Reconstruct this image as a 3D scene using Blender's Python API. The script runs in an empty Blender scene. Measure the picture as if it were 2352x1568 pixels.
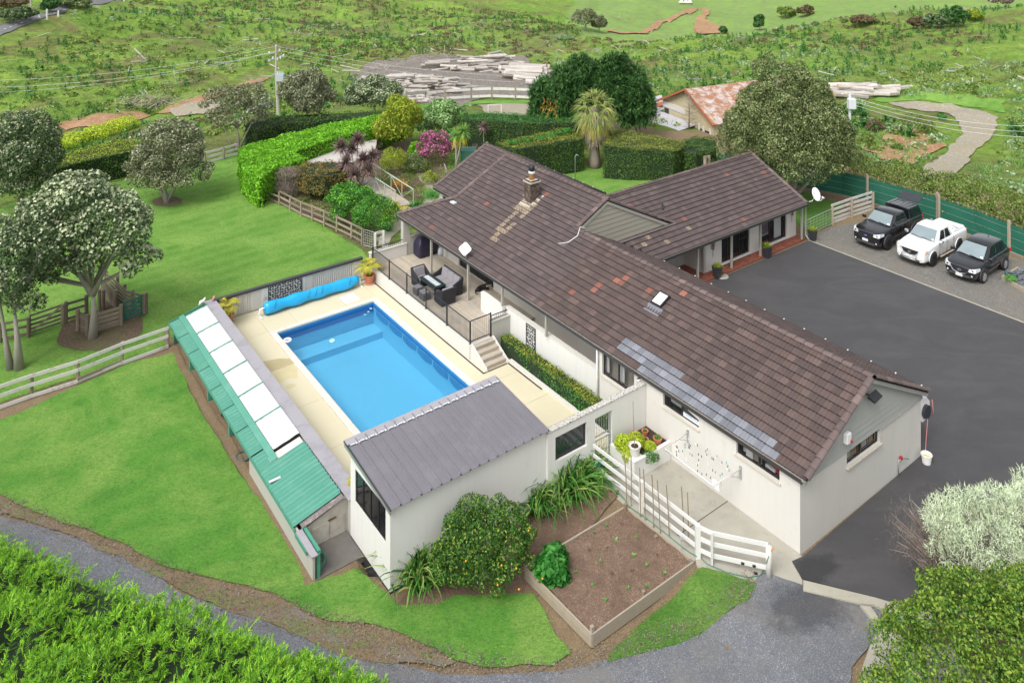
import bpy,bmesh,math,random
import numpy as np
from mathutils import Matrix,Vector
random.seed(7)
RNG=np.random.default_rng(11)
R=math.radians
SC=bpy.context.scene
COL=SC.collection
# camera, world, sun, exposure
FPX,CXP,YH,CAMH=1871.0,1176.0,-240.0,22.0
cam_d=bpy.data.cameras.new('camera')
cam=bpy.data.objects.new('camera',cam_d)
COL.objects.link(cam)
cam.location=(0,0,CAMH)
cam.rotation_euler=(R(90),0,0)
cam_d.sensor_width=36
cam_d.lens=FPX/2352*36
cam_d.shift_y=-(784-YH)/2352
cam_d.clip_start=0.5
cam_d.clip_end=3000
SC.camera=cam
world=bpy.data.worlds.new("World")
SC.world=world
world.use_nodes=True
wn=world.node_tree
for n in list(wn.nodes):wn.nodes.remove(n)
sky=wn.nodes.new('ShaderNodeTexSky')
sky.sky_type='NISHITA'
sky.sun_disc=False
sky.sun_elevation=R(52)
sky.sun_rotation=R(215)
sky.air_density=1.3
sky.dust_density=5.0
hsv=wn.nodes.new('ShaderNodeHueSaturation')
hsv.inputs['Saturation'].default_value=0.22
bg=wn.nodes.new('ShaderNodeBackground')
bg.inputs['Strength'].default_value=0.15
wo=wn.nodes.new('ShaderNodeOutputWorld')
wn.links.new(sky.outputs[0],hsv.inputs['Color'])
wn.links.new(hsv.outputs[0],bg.inputs['Color'])
wn.links.new(bg.outputs[0],wo.inputs[0])
sun_d=bpy.data.lights.new('sun','SUN')
sun_d.energy=1.0
sun_d.angle=R(28)
sun_d.color=(1.0,0.97,0.92)
sun=bpy.data.objects.new('sun',sun_d)
COL.objects.link(sun)
_el,_az=R(52),R(215)
_dir=Vector((math.sin(_az)*math.cos(_el),math.cos(_az)*math.cos(_el),math.sin(_el)))
sun.rotation_euler=_dir.to_track_quat('Z','Y').to_euler()
sun.location=(0,0,60)
SC.view_settings.view_transform='Standard'
SC.view_settings.look='None'
SC.view_settings.exposure=0.60
SC.view_settings.gamma=1
SC.view_settings.use_curve_mapping=False
# photo grid to place
_K=.33791
_OFF={'11':(0,0),'12':(778.2,0),'13':(1557.2,0),'21':(0,513.3),'22':(778.2,513.3),'23':(1557.2,513.3),'31':(0,1038.2),'32':(778.2,1038.2),'33':(1557.2,1038.2)}
def T(t,x,y):
 o=_OFF[t]
 return(o[0]+x*_K,o[1]+y*_K)
def ZM(x0,y0,w,x,y):
 q=w/2352/1.20791
 return(x0/1.20791+x*q,y0/1.20791+y*q)
def at(p,z=0.0):
 Y=(z-CAMH)*FPX/(-(p[1]-YH))
 return Vector(((p[0]-CXP)/FPX*Y,Y,z))
def atY(p,Y):
 return Vector(((p[0]-CXP)/FPX*Y,Y,CAMH-(p[1]-YH)/FPX*Y))
HANG=math.atan2(.5955,.8034)
HM=Matrix.Translation((9.63,27.23,0))@Matrix.Rotation(HANG,4,'Z')
HMI=HM.inverted()
def H(t,s,z=0.0):
 return HM@Vector((t,s,z))
def toH(p):
 return HMI@Vector(p)
# tagging
WM={}
def tag(o,label=None,cat=None,group=None,kind=None):
 if label:o['label']=label
 if cat:o['category']=cat
 if group:o['group']=group
 if kind:o['kind']=kind
 return o
def thing(name,label,cat,loc=(0,0,0),rz=0.0,group=None):
 o=bpy.data.objects.new(name,None)
 o.empty_display_size=0.3
 COL.objects.link(o)
 m=Matrix.Translation(loc)@Matrix.Rotation(rz,4,'Z')
 o.location=loc
 o.rotation_euler=(0,0,rz)
 WM[o.name]=m
 tag(o,label,cat,group)
 return o
def wmat(o):
 return WM.get(o.name,Matrix.Identity(4))if o else Matrix.Identity(4)
def link(name,me,parent=None,m=None):
 """object from mesh, m = world matrix"""
 o=bpy.data.objects.new(name,me)
 COL.objects.link(o)
 if m is None:m=Matrix.Identity(4)
 WM[o.name]=m
 if parent:
  o.parent=parent
  o.matrix_basis=wmat(parent).inverted()@m
 else:
  o.matrix_basis=m
 return o
def children(o):
 return[c for c in bpy.data.objects if c.parent is o]
def copy_tree(o,parent=None,m=None,kids=None):
 c=o.copy()
 COL.objects.link(c)
 if parent is not None:c.parent=parent
 if m is not None:
  c.matrix_basis=m
  WM[c.name]=m
 for ch in(kids[o.name]if kids else children(o)):
  copy_tree(ch,c,None,kids)
 return c
def kid_map(o,d=None):
 if d is None:d={}
 d[o.name]=children(o)
 for c in d[o.name]:kid_map(c,d)
 return d
# mesh builder
class MB:
 def __init__(self,fr=None):
  self.fr=fr;self.v=[];self.f=[];self.mi=[];self.cur=0
 def add(self,vs,fs,mi=None):
  b=len(self.v)
  if self.fr is not None:vs=[self.fr@Vector(p)for p in vs]
  else:vs=[Vector(p)for p in vs]
  self.v+=vs
  for f in fs:
   self.f.append(tuple(b+i for i in f));self.mi.append(self.cur if mi is None else mi)
  return self
 def box(self,x0,x1,y0,y1,z0,z1,mi=None):
  return self.add([(x0,y0,z0),(x1,y0,z0),(x1,y1,z0),(x0,y1,z0),(x0,y0,z1),(x1,y0,z1),(x1,y1,z1),(x0,y1,z1)],[(0,3,2,1),(4,5,6,7),(0,1,5,4),(1,2,6,5),(2,3,7,6),(3,0,4,7)],mi)
 def bar(self,p,q,w,h,up=(0,0,1),mi=None):
  p=Vector(p);q=Vector(q);d=(q-p)
  if d.length<1e-6:return self
  d.normalize();up=Vector(up)
  if abs(d.dot(up))>.99:up=Vector((1,0,0))
  s=d.cross(up).normalized();u=s.cross(d).normalized()
  s*=w/2;u*=h/2
  vs=[p-s-u,p+s-u,p+s+u,p-s+u,q-s-u,q+s-u,q+s+u,q-s+u]
  return self.add(vs,[(0,1,2,3),(7,6,5,4),(0,4,5,1),(1,5,6,2),(2,6,7,3),(3,7,4,0)],mi)
 def tube(self,pts,rad,n=8,cap=True,mi=None):
  pts=[Vector(p)for p in pts]
  if not hasattr(rad,'__len__'):rad=[rad]*len(pts)
  vs=[];fs=[]
  prev=None
  for i,p in enumerate(pts):
   d=(pts[min(i+1,len(pts)-1)]-pts[max(i-1,0)])
   d=d.normalized()if d.length>1e-9 else Vector((0,0,1))
   if prev is None:
    a=Vector((0,0,1))if abs(d.z)<.9 else Vector((1,0,0))
    s=d.cross(a).normalized()
   else:
    s=(prev-d*prev.dot(d));s=s.normalized()if s.length>1e-6 else d.orthogonal().normalized()
   prev=s
   u=d.cross(s).normalized()
   for k in range(n):
    a=2*math.pi*k/n
    vs.append(p+(s*math.cos(a)+u*math.sin(a))*rad[i])
  for i in range(len(pts)-1):
   for k in range(n):
    k2=(k+1)%n
    fs.append((i*n+k,i*n+k2,(i+1)*n+k2,(i+1)*n+k))
  if cap:
   fs.append(tuple(range(n-1,-1,-1)));b=(len(pts)-1)*n;fs.append(tuple(b+k for k in range(n)))
  return self.add(vs,fs,mi)
 def lathe(self,prof,c=(0,0,0),n=16,mi=None):
  vs=[];fs=[]
  for r,z in prof:
   for k in range(n):
    a=2*math.pi*k/n
    vs.append((c[0]+r*math.cos(a),c[1]+r*math.sin(a),c[2]+z))
  for i in range(len(prof)-1):
   for k in range(n):
    k2=(k+1)%n
    fs.append((i*n+k,i*n+k2,(i+1)*n+k2,(i+1)*n+k))
  fs.append(tuple(range(n-1,-1,-1)));b=(len(prof)-1)*n;fs.append(tuple(b+k for k in range(n)))
  return self.add(vs,fs,mi)
 def prism(self,poly,z0,z1,mi=None):
  n=len(poly)
  vs=[(p[0],p[1],z0)for p in poly]+[(p[0],p[1],z1)for p in poly]
  fs=[tuple(range(n-1,-1,-1)),tuple(range(n,2*n))]+[(i,(i+1)%n,n+(i+1)%n,n+i)for i in range(n)]
  return self.add(vs,fs,mi)
 def slabpoly(self,pts,th,nrm=None,mi=None):
  """polygon in 3D given thickness downwards along normal"""
  pts=[Vector(p)for p in pts]
  nn=Vector(nrm)if nrm else(pts[1]-pts[0]).cross(pts[2]-pts[0]).normalized()
  if nrm is None and nn.z<0:nn=-nn
  n=len(pts)
  vs=pts+[p-nn*th for p in pts]
  fs=[tuple(range(n)),tuple(range(2*n-1,n-1,-1))]+[(i,n+i,n+(i+1)%n,(i+1)%n)for i in range(n)]
  return self.add(vs,fs,mi)
 def mesh(self,name,mats,smooth=False,inv=None):
  me=bpy.data.meshes.new(name)
  vs=[inv@p for p in self.v]if inv is not None else self.v
  me.from_pydata([tuple(p)for p in vs],[],self.f)
  if not isinstance(mats,(list,tuple)):mats=[mats]
  for m in mats:me.materials.append(m)
  me.polygons.foreach_set('material_index',self.mi)
  if smooth:me.polygons.foreach_set('use_smooth',[True]*len(self.f))
  me.update()
  bm=bmesh.new();bm.from_mesh(me);bmesh.ops.recalc_face_normals(bm,faces=bm.faces);bm.to_mesh(me);bm.free()
  return me
 def build(self,name,mats,parent=None,smooth=False,bevel=0,base=None,seg=1):
  """world-space geometry -> object; its origin is the parent's (or base)"""
  if base is not None:m=Matrix.Translation(base)
  elif parent is not None:m=wmat(parent)
  else:
   c=sum(self.v,Vector())/max(1,len(self.v));c.z=min(p.z for p in self.v)
   m=Matrix.Translation(c)
  o=link(name,self.mesh(name,mats,smooth,m.inverted()),parent,m)
  if bevel:
   b=o.modifiers.new('bevel','BEVEL');b.width=bevel;b.segments=seg;b.limit_method='ANGLE';b.angle_limit=R(40)
  return o
def np_mesh(name,verts,faces,mats,mi=None,smooth=False):
 """verts (N,3), faces (M,k) constant k"""
 me=bpy.data.meshes.new(name)
 nv,(nf,k)=len(verts),faces.shape
 me.vertices.add(nv);me.vertices.foreach_set('co',np.ascontiguousarray(verts,dtype=np.float32).ravel())
 me.loops.add(nf*k);me.loops.foreach_set('vertex_index',np.ascontiguousarray(faces,dtype=np.int32).ravel())
 me.polygons.add(nf);me.polygons.foreach_set('loop_start',np.arange(0,nf*k,k,dtype=np.int32))
 if not isinstance(mats,(list,tuple)):mats=[mats]
 for m in mats:me.materials.append(m)
 if mi is not None:me.polygons.foreach_set('material_index',np.ascontiguousarray(mi,dtype=np.int32))
 if smooth:me.polygons.foreach_set('use_smooth',np.ones(nf,dtype=bool))
 me.update(calc_edges=True)
 me.validate()
 return me
# materials
class NT:
 def __init__(self,name):
  self.m=bpy.data.materials.new(name);self.m.use_nodes=True
  self.t=self.m.node_tree
  for n in list(self.t.nodes):self.t.nodes.remove(n)
  self.out=self.n('ShaderNodeOutputMaterial')
  self.b=self.n('ShaderNodeBsdfPrincipled')
  self.t.links.new(self.b.outputs[0],self.out.inputs[0])
  self._pos=None
 def n(self,k,**kw):
  x=self.t.nodes.new(k)
  for a,v in kw.items():setattr(x,a,v)
  return x
 def l(self,a,b):self.t.links.new(a,b)
 def pos(self,scale=(1,1,1),obj=False,rot=0.0):
  if obj:
   g=self.n('ShaderNodeTexCoord').outputs['Object']
  else:
   g=self.n('ShaderNodeNewGeometry').outputs['Position']
  mp=self.n('ShaderNodeMapping')
  mp.inputs['Scale'].default_value=scale
  mp.inputs['Rotation'].default_value=(0,0,rot)
  self.l(g,mp.inputs[0])
  return mp.outputs[0]
 def noise(self,vec,scale,detail=4,rough=.55,dist=0.0):
  x=self.n('ShaderNodeTexNoise')
  x.inputs['Scale'].default_value=scale;x.inputs['Detail'].default_value=detail
  x.inputs['Roughness'].default_value=rough;x.inputs['Distortion'].default_value=dist
  self.l(vec,x.inputs['Vector'])
  return x.outputs['Fac']
 def ramp(self,fac,stops,interp='LINEAR'):
  x=self.n('ShaderNodeValToRGB')
  cr=x.color_ramp;cr.interpolation=interp
  while len(cr.elements)<len(stops):cr.elements.new(.5)
  for e,(p,c)in zip(cr.elements,stops):
   e.position=p
   e.color=(c,c,c,1)if not hasattr(c,'__len__')else(*c,1)
  self.l(fac,x.inputs[0])
  return x.outputs[0]
 def mix(self,fac,a,b,mode='MIX'):
  x=self.n('ShaderNodeMix',data_type='RGBA',blend_type=mode)
  for sock,v in((x.inputs[0],fac),(x.inputs[6],a),(x.inputs[7],b)):
   if isinstance(v,(int,float)):sock.default_value=v
   elif isinstance(v,tuple):sock.default_value=(*v,1)
   else:self.l(v,sock)
  return x.outputs[2]
 def math(self,op,a,b=0.0):
  x=self.n('ShaderNodeMath',operation=op)
  for s,v in((x.inputs[0],a),(x.inputs[1],b)):
   if isinstance(v,(int,float)):s.default_value=v
   else:self.l(v,s)
  return x.outputs[0]
 def bump(self,h,strength=.3,dist=.02):
  x=self.n('ShaderNodeBump')
  x.inputs['Strength'].default_value=strength;x.inputs['Distance'].default_value=dist
  self.l(h,x.inputs['Height']);self.l(x.outputs[0],self.b.inputs['Normal'])
 def rand(self):
  a=self.n('ShaderNodeObjectInfo').outputs['Random']
  b=self.n('ShaderNodeNewGeometry').outputs['Random Per Island']
  return self.math('FRACT',self.math('ADD',a,b))
 def base(self,c):
  if isinstance(c,tuple):self.b.inputs['Base Color'].default_value=(*c,1)
  else:self.l(c,self.b.inputs['Base Color'])
  return self
 def rough(self,r):
  if isinstance(r,(int,float)):self.b.inputs['Roughness'].default_value=r
  else:self.l(r,self.b.inputs['Roughness'])
  return self
 def set(self,**kw):
  for k,v in kw.items():
   self.b.inputs[k.replace('_',' ')].default_value=v
  return self
def dk(c,k):return tuple(x*k for x in c)
def paint(name,c,rough=.5,var=.12,scale=1.5,bump=0.0,bscale=60,metal=0.0,spec=.5,dirt=None,dscale=.6,dlo=.5,dhi=.75,rnd=0.0):
 m=NT(name);p=m.pos()
 col=m.mix(m.noise(p,scale,5,.6),dk(c,1-var),dk(c,1+var*.6))
 if rnd:col=m.mix(m.ramp(m.rand(),[(0,1-rnd),(1,1+rnd*.5)]),(0,0,0),col,'MIX')if False else m.mix(1.0,col,m.ramp(m.rand(),[(0,1-rnd),(1,1.0)]),'MULTIPLY')
 if dirt:col=m.mix(m.ramp(m.noise(p,dscale,6,.65),[(dlo,0.0),(dhi,1.0)]),col,dirt)
 m.base(col).rough(rough).set(Metallic=metal)
 m.b.inputs['Specular IOR Level'].default_value=spec
 if bump:m.bump(m.noise(p,bscale,3),bump,.01)
 return m.m
M={}
def wallmat(name,c,grime=(.38,.34,.27)):
 m=NT(name);p=m.pos()
 col=m.mix(m.noise(p,.7,6,.6),dk(c,.93),dk(c,1.04))
 st=m.noise(m.pos((5,5,.35)),1.0,5,.6)
 col=m.mix(m.ramp(st,[(.5,0.0),(.85,.35)]),col,dk(c,.78))
 col=m.mix(m.ramp(m.noise(p,1.3,7,.7),[(.6,0.0),(.8,.35)]),col,grime)
 m.base(col).rough(.85)
 m.bump(m.noise(p,45,3),.25,.006)
 return m.m
M['wall']=wallmat('render_wall',(.60,.585,.545))
M['wall_white']=wallmat('render_white',(.68,.675,.645))
M['wall_grey']=wallmat('render_grey',(.43,.42,.385))
M['board']=paint('weatherboard_paint',(.36,.37,.35),.6,.08,3)
M['trim']=paint('trim_paint',(.55,.51,.43),.55,.06)
M['post']=paint('post_paint',(.36,.35,.31),.5,.06)
M['gutter']=paint('gutter_metal',(.045,.043,.047),.4,.15)
M['frame']=paint('bronze_frame',(.022,.016,.018),.35,.2)
M['white']=paint('white_paint',(.66,.66,.64),.45,.05)
M['white_old']=paint('weathered_white',(.62,.61,.57),.7,.15,6,.3,40,dirt=(.30,.27,.20),dscale=2.2,dlo=.55,dhi=.75)
M['black']=paint('black_metal',(.018,.019,.022),.4,.2)
M['charcoal']=paint('charcoal_plastic',(.035,.038,.048),.45,.15)
M['steel']=paint('galvanised_steel',(.50,.52,.54),.4,.1,8,metal=.7)
M['rubber']=paint('rubber',(.016,.016,.016),.8,.2)
M['terracotta']=paint('terracotta',(.46,.17,.09),.75,.2,9)
M['soil']=paint('potting_soil',(.045,.028,.018),.95,.4,30,.8,60)
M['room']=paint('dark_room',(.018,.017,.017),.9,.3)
M['curtain']=paint('white_curtain',(.72,.74,.75),.9,.05)
M['cap_grey']=paint('cap_metal',(.335,.32,.35),.5,.10,1.2,dirt=(.24,.23,.25),dscale=1.5)
M['green_gate']=paint('green_gate_paint',(.035,.15,.11),.6,.25,6)
M['plastic_white']=paint('white_plastic',(.82,.82,.82),.35,.03)
M['red']=paint('red_plastic',(.5,.02,.03),.35,.1)
M['orange']=paint('orange_plastic',(.75,.22,.02),.4,.1)
M['yellow']=paint('yellow_thing',(.75,.45,.04),.5,.1)
M['hose_green']=paint('green_hose',(.03,.20,.13),.4,.1)
M['teal']=paint('teal_net',(.03,.30,.34),.6,.1)
M['bamboo']=paint('bamboo',(.26,.20,.12),.7,.25,12)
M['grey_ply']=paint('grey_ply',(.46,.43,.38),.8,.10,1.5,dirt=(.25,.22,.18),dscale=1.2)
M['cushion']=paint('grey_cushion',(.25,.24,.255),.95,.08,6,.3,120)
M['wicker']=paint('black_wicker',(.022,.022,.03),.65,.3,60,.8,120)
M['wicker_grey']=paint('grey_wicker',(.10,.10,.11),.7,.3,60,.8,120)
M['cover']=paint('navy_cover',(.022,.018,.045),.5,.3,4,.6,8)
M['brass']=paint('bronze_ornament',(.20,.13,.06),.45,.3,20,metal=.6)
def woodmat(name,c,c2,grey=.4,rough=.8,ang=0.0,rnd=.3,fine=30):
 m=NT(name)
 p=m.pos()
 g=m.noise(m.pos((fine,1.5,1.5),rot=ang),1.0,5,.7,.4)
 col=m.mix(g,c,c2)
 col=m.mix(m.ramp(m.noise(p,1.7,5,.7),[(.42,0.0),(.7,grey)]),col,(.34,.33,.31))
 col=m.mix(1.0,col,m.ramp(m.rand(),[(0,1-rnd),(1,1.0)]),'MULTIPLY')
 m.base(col).rough(rough)
 m.bump(g,.4,.006)
 return m.m
M['deck']=woodmat('deck_timber',(.40,.33,.245),(.56,.50,.41),.65,ang=-HANG,rnd=.2)
M['fence_old']=woodmat('old_fence_timber',(.22,.17,.11),(.40,.33,.24),.5,rnd=.4)
M['fence_brown']=woodmat('brown_yard_timber',(.15,.11,.075),(.29,.23,.17),.35,rnd=.45)
M['sleeper']=woodmat('sleeper_timber',(.30,.24,.17),(.44,.38,.29),.4,rnd=.15)
M['log']=woodmat('bleached_log',(.42,.37,.32),(.66,.62,.58),.5,rnd=.45,fine=8)
M['log_end']=paint('log_cut_end',(.50,.38,.24),.8,.25,8)
M['bark']=woodmat('pale_bark',(.20,.17,.14),(.40,.37,.33),.6,rnd=.1,fine=6)
M['bark_dark']=woodmat('dark_bark',(.09,.065,.045),(.20,.16,.12),.3,rnd=.1,fine=8)
M['palm_bark']=woodmat('palm_bark',(.16,.12,.09),(.33,.28,.23),.3,rnd=.1,fine=4)
def tilemat(name,a,b,c,lich=.25):
 m=NT(name);r=m.rand();p=m.pos()
 col=m.ramp(r,[(0,a),(.35,b),(.7,c),(.92,dk(b,1.25)),(1,dk(c,1.35))])
 st=m.noise(m.pos((34,3,3),rot=-HANG),1.0,4,.7)
 col=m.mix(m.ramp(st,[(.45,0.0),(.75,.35)]),col,dk(b,.62))
 col=m.mix(m.ramp(m.noise(p,9,6,.75),[(.60,0.0),(.78,lich)]),col,(.36,.33,.32))
 m.base(col).rough(.72)
 m.bump(m.noise(p,70,3),.3,.004)
 return m.m
M['tile']=tilemat('brown_roof_tile',(.064,.045,.042),(.077,.053,.049),(.092,.061,.054))
M['tile_far']=tilemat('brown_roof_tile_far',(.066,.049,.049),(.078,.058,.057),(.092,.067,.064))
M['tile_blue']=tilemat('grey_blue_roof_tile',(.125,.13,.155),(.155,.165,.19),(.185,.19,.22),.5)
M['tile_red']=tilemat('terracotta_roof_tile',(.20,.075,.05),(.23,.09,.062),(.17,.07,.055))
def palemat():
 m=NT('lichen_roof_tile');p=m.pos()
 col=m.mix(m.rand(),(.085,.06,.055),(.12,.09,.075))
 st=m.noise(m.pos((30,2.2,2.2),rot=-HANG),1.0,4,.7)
 col=m.mix(m.ramp(st,[(.40,0.0),(.56,.95)]),col,(.36,.29,.20))
 m.base(m.mix(m.ramp(m.noise(p,3,4),[(.4,0.0),(.6,.4)]),col,(.14,.10,.085))).rough(.8);return m.m
M['tile_pale']=palemat()
M['tile_edge']=paint('tile_butt_shadow',(.022,.016,.015),.95,.3,6)  # butt edge strip: course shadow painted dark, along with lichen and dirt
M['tile_base']=paint('roof_underlay',(.035,.026,.026),.9,.2)
M['cap']=tilemat('ridge_cap_tile',(.09,.068,.066),(.115,.085,.08),(.135,.098,.09),.4)
def glassmat(name,c=(.03,.035,.04),see=.55,rough=.03):
 m=NT(name)
 m.base(c).rough(rough)
 m.b.inputs['Specular IOR Level'].default_value=.8
 tr=m.n('ShaderNodeBsdfTransparent')
 mx=m.n('ShaderNodeMixShader');mx.inputs[0].default_value=see
 m.l(m.b.outputs[0],mx.inputs[1]);m.l(tr.outputs[0],mx.inputs[2]);m.l(mx.outputs[0],m.out.inputs[0])
 return m.m
M['glass']=glassmat('window_glass',see=.82)
M['glass_dark']=glassmat('dark_glass',(.012,.014,.017),.12)
M['glass_car']=glassmat('car_glass',(.02,.03,.035),.0,.04)
M['screen']=paint('windscreen_glass',(.22,.28,.30),.12,.35,.8,spec=.9)
def watermat():
 m=NT('pool_water')
 for n in list(m.t.nodes):
  if n!=m.out:m.t.nodes.remove(n)
 gl=m.n('ShaderNodeBsdfGlossy');gl.inputs['Roughness'].default_value=.02
 tr=m.n('ShaderNodeBsdfTransparent');tr.inputs['Color'].default_value=(.74,.93,1.0,1)
 fr=m.n('ShaderNodeFresnel');fr.inputs['IOR'].default_value=1.33
 mx=m.n('ShaderNodeMixShader')
 p=m.pos()
 bp=m.n('ShaderNodeBump');bp.inputs['Strength'].default_value=.16;bp.inputs['Distance'].default_value=.03
 m.l(m.noise(p,4,3),bp.inputs['Height'])
 m.l(bp.outputs[0],gl.inputs['Normal']);m.l(bp.outputs[0],fr.inputs['Normal'])
 m.l(fr.outputs[0],mx.inputs[0]);m.l(tr.outputs[0],mx.inputs[1]);m.l(gl.outputs[0],mx.inputs[2])
 m.l(mx.outputs[0],m.out.inputs[0])
 return m.m
M['water']=watermat()
M['pool_blue']=paint('pool_shell',(.19,.52,.70),.4,.05,2)
M['pool_mid']=paint('pool_panel',(.08,.36,.62),.4,.06,2)
M['pool_dark']=paint('pool_liner_band',(.03,.17,.42),.35,.1,3)
M['coping']=paint('pool_coping',(.66,.64,.58),.8,.08,3,.2,40,rnd=.12)
def stained(name,c,c2,st,sc=.5):
 m=NT(name);p=m.pos()
 col=m.mix(m.noise(p,sc,6,.6),c,c2)
 col=m.mix(m.ramp(m.noise(p,sc*1.6,7,.7,.5),[(.56,0.0),(.8,.55)]),col,st)
 col=m.mix(m.ramp(m.noise(p,55,3,.7),[(.3,.0),(.7,.14)]),col,dk(c2,.55))
 m.base(col).rough(.85);m.bump(m.noise(p,80,3),.3,.005)
 return m
_tm=stained('pool_concrete',(.54,.49,.34),(.64,.59,.43),(.50,.45,.28),.35)
M['terrace']=_tm.m
M['terrace_stain']=paint('terrace_wet_stain',(.43,.365,.20),.5,.18,2.5)
M['path']=stained('old_concrete',(.25,.235,.195),(.43,.41,.35),(.12,.105,.085),1.3).m
M['kerb']=stained('concrete_kerb',(.29,.275,.22),(.42,.40,.33),(.17,.15,.10),1.8).m
def blot(m,p,cx,cy,rx,ry,rot=0.0):
 mp=m.n('ShaderNodeMapping');mp.vector_type='TEXTURE';mp.inputs['Location'].default_value=(cx,cy,0);mp.inputs['Rotation'].default_value=(0,0,rot);mp.inputs['Scale'].default_value=(rx,ry,50)
 m.l(p,mp.inputs[0]);ln=m.n('ShaderNodeVectorMath',operation='LENGTH');m.l(mp.outputs[0],ln.inputs[0])
 v=m.math('ADD',ln.outputs['Value'],m.math('MULTIPLY',m.math('SUBTRACT',m.noise(p,1.7,6,.7),.5),1.7))
 return m.ramp(v,[(.55,1.0),(1.0,0.0)])
def asphalt():
 m=NT('courtyard_asphalt');p=m.pos()
 col=m.mix(m.noise(p,.16,5,.55,.6),(.027,.027,.031),(.052,.051,.055))
 col=m.mix(m.ramp(m.noise(m.pos((1,2.2,1),rot=.7),.3,6,.65,.8),[(.45,0.0),(.8,.45)]),col,(.10,.094,.09))
 col=m.mix(m.ramp(m.noise(p,42,2,.8),[(.35,0.0),(.75,.35)]),col,(.14,.135,.135))
 _a=at((1862,1312),0);col=m.mix(m.math('MULTIPLY',blot(m,p,_a.x,_a.y,1.3,.6,.5),.6),col,(.012,.012,.013))
 m.base(col).rough(m.ramp(m.noise(p,.4,3),[(.3,.6),(.7,.85)]))
 m.bump(m.noise(p,60,3),.5,.006)
 return m.m
M['asphalt']=asphalt()
def gravel(name,c,c2,spot,tan=None,sc=22,wet=None):
 m=NT(name);p=m.pos()
 vo=m.n('ShaderNodeTexVoronoi');vo.inputs['Scale'].default_value=sc;m.l(p,vo.inputs['Vector'])
 sep=m.n('ShaderNodeSeparateColor');m.l(vo.outputs['Color'],sep.inputs[0])
 col=m.mix(sep.outputs[0],c,c2)
 col=m.mix(m.ramp(sep.outputs[1],[(.84,0.0),(.9,1.0)]),col,spot)
 col=m.mix(m.ramp(m.noise(p,2.2,5,.7),[(.35,0.0),(.75,.5)]),col,dk(c,.7))
 if tan:col=m.mix(m.ramp(m.noise(p,.5,6,.7),[(.46,0.0),(.7,.8)]),col,tan)
 if wet:
  col=m.mix(m.math('MULTIPLY',blot(m,p,*wet),.62),col,(.035,.036,.042))
 m.base(col).rough(.95)
 m.bump(vo.outputs['Distance'],.9,.03)
 return m.m
M['gravel']=gravel('blue_gravel',(.125,.135,.155),(.21,.22,.245),(.33,.33,.33),(.22,.205,.185),44,wet=(at((1850,1405),-.2).x,at((1850,1405),-.2).y,1.7,1.0,.2))
M['gravel_tan']=gravel('parking_gravel',(.13,.125,.115),(.22,.21,.19),(.34,.33,.30),(.20,.175,.14),32)
M['gravel_far']=gravel('clay_gravel',(.27,.245,.185),(.34,.31,.24),(.42,.39,.33),(.30,.25,.16),9)
M['dirt']=gravel('verge_dirt',(.19,.13,.075),(.27,.195,.115),(.33,.26,.17),(.25,.19,.10),40)
M['bedsoil']=gravel('bed_soil',(.15,.092,.06),(.25,.165,.115),(.34,.25,.19),(.12,.075,.05),40)
M['yardsoil']=gravel('log_yard_dirt',(.13,.115,.10),(.22,.195,.17),(.36,.32,.28),None,7)
M['mulch']=gravel('bark_mulch',(.085,.055,.035),(.17,.115,.075),(.27,.20,.13),(.12,.13,.05),34)
M['clay']=gravel('orange_clay',(.28,.145,.07),(.36,.20,.10),(.42,.30,.2),(.33,.25,.13),5)
M['stone']=paint('blue_stone',(.15,.165,.19),.8,.4,4,.6,20,rnd=.5)
def road():
 m=NT('country_road');p=m.pos()
 m.base(m.mix(m.noise(p,.5,5),(.11,.11,.12),(.17,.17,.18))).rough(.8);return m.m
M['road']=road()
def grass(name,a,b,y,stripes=0.0,yl=.5,ys=.8,tan=0.0):
 m=NT(name);p=m.pos()
 col=m.mix(m.ramp(m.noise(p,1.1,6,.65),[(.3,0.0),(.7,1.0)]),a,b)
 col=m.mix(m.ramp(m.noise(p,.33,7,.7,.5),[(.42,0.0),(.62,1.0)]),col,y)
 if stripes:
  w=m.n('ShaderNodeTexWave');w.inputs['Scale'].default_value=.28;w.inputs['Distortion'].default_value=1.6
  w.inputs['Detail'].default_value=3;w.inputs['Detail Scale'].default_value=1.5
  m.l(m.pos(rot=-HANG+R(84)),w.inputs[0])
  col=m.mix(m.math('MULTIPLY',w.outputs['Fac'],stripes),col,y)
 fl=m.noise(m.pos((1.5,6,1),rot=-HANG),2.2,6,.75)
 col=m.mix(m.ramp(fl,[(.60,0.0),(.74,ys)]),col,dk(y,1.35)if not tan else(.36,.33,.15))
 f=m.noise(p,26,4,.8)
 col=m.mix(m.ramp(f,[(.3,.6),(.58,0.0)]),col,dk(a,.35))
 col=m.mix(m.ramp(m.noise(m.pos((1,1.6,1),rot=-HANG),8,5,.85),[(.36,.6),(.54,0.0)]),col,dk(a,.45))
 col=m.mix(m.ramp(m.noise(m.pos((1,1.8,1),rot=-HANG+9),10,4,.8),[(.56,0.0),(.72,.5)]),col,dk(y,1.35))
 m.base(col).rough(.9)
 m.b.inputs['Specular IOR Level'].default_value=.2
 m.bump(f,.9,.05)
 return m.m
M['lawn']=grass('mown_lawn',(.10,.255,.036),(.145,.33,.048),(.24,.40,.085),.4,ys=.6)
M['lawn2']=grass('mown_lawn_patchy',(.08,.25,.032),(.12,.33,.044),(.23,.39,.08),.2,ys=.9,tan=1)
M['lawn3']=grass('small_lawn',(.07,.20,.028),(.10,.25,.038),(.17,.30,.06),.1,ys=.2)
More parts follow.
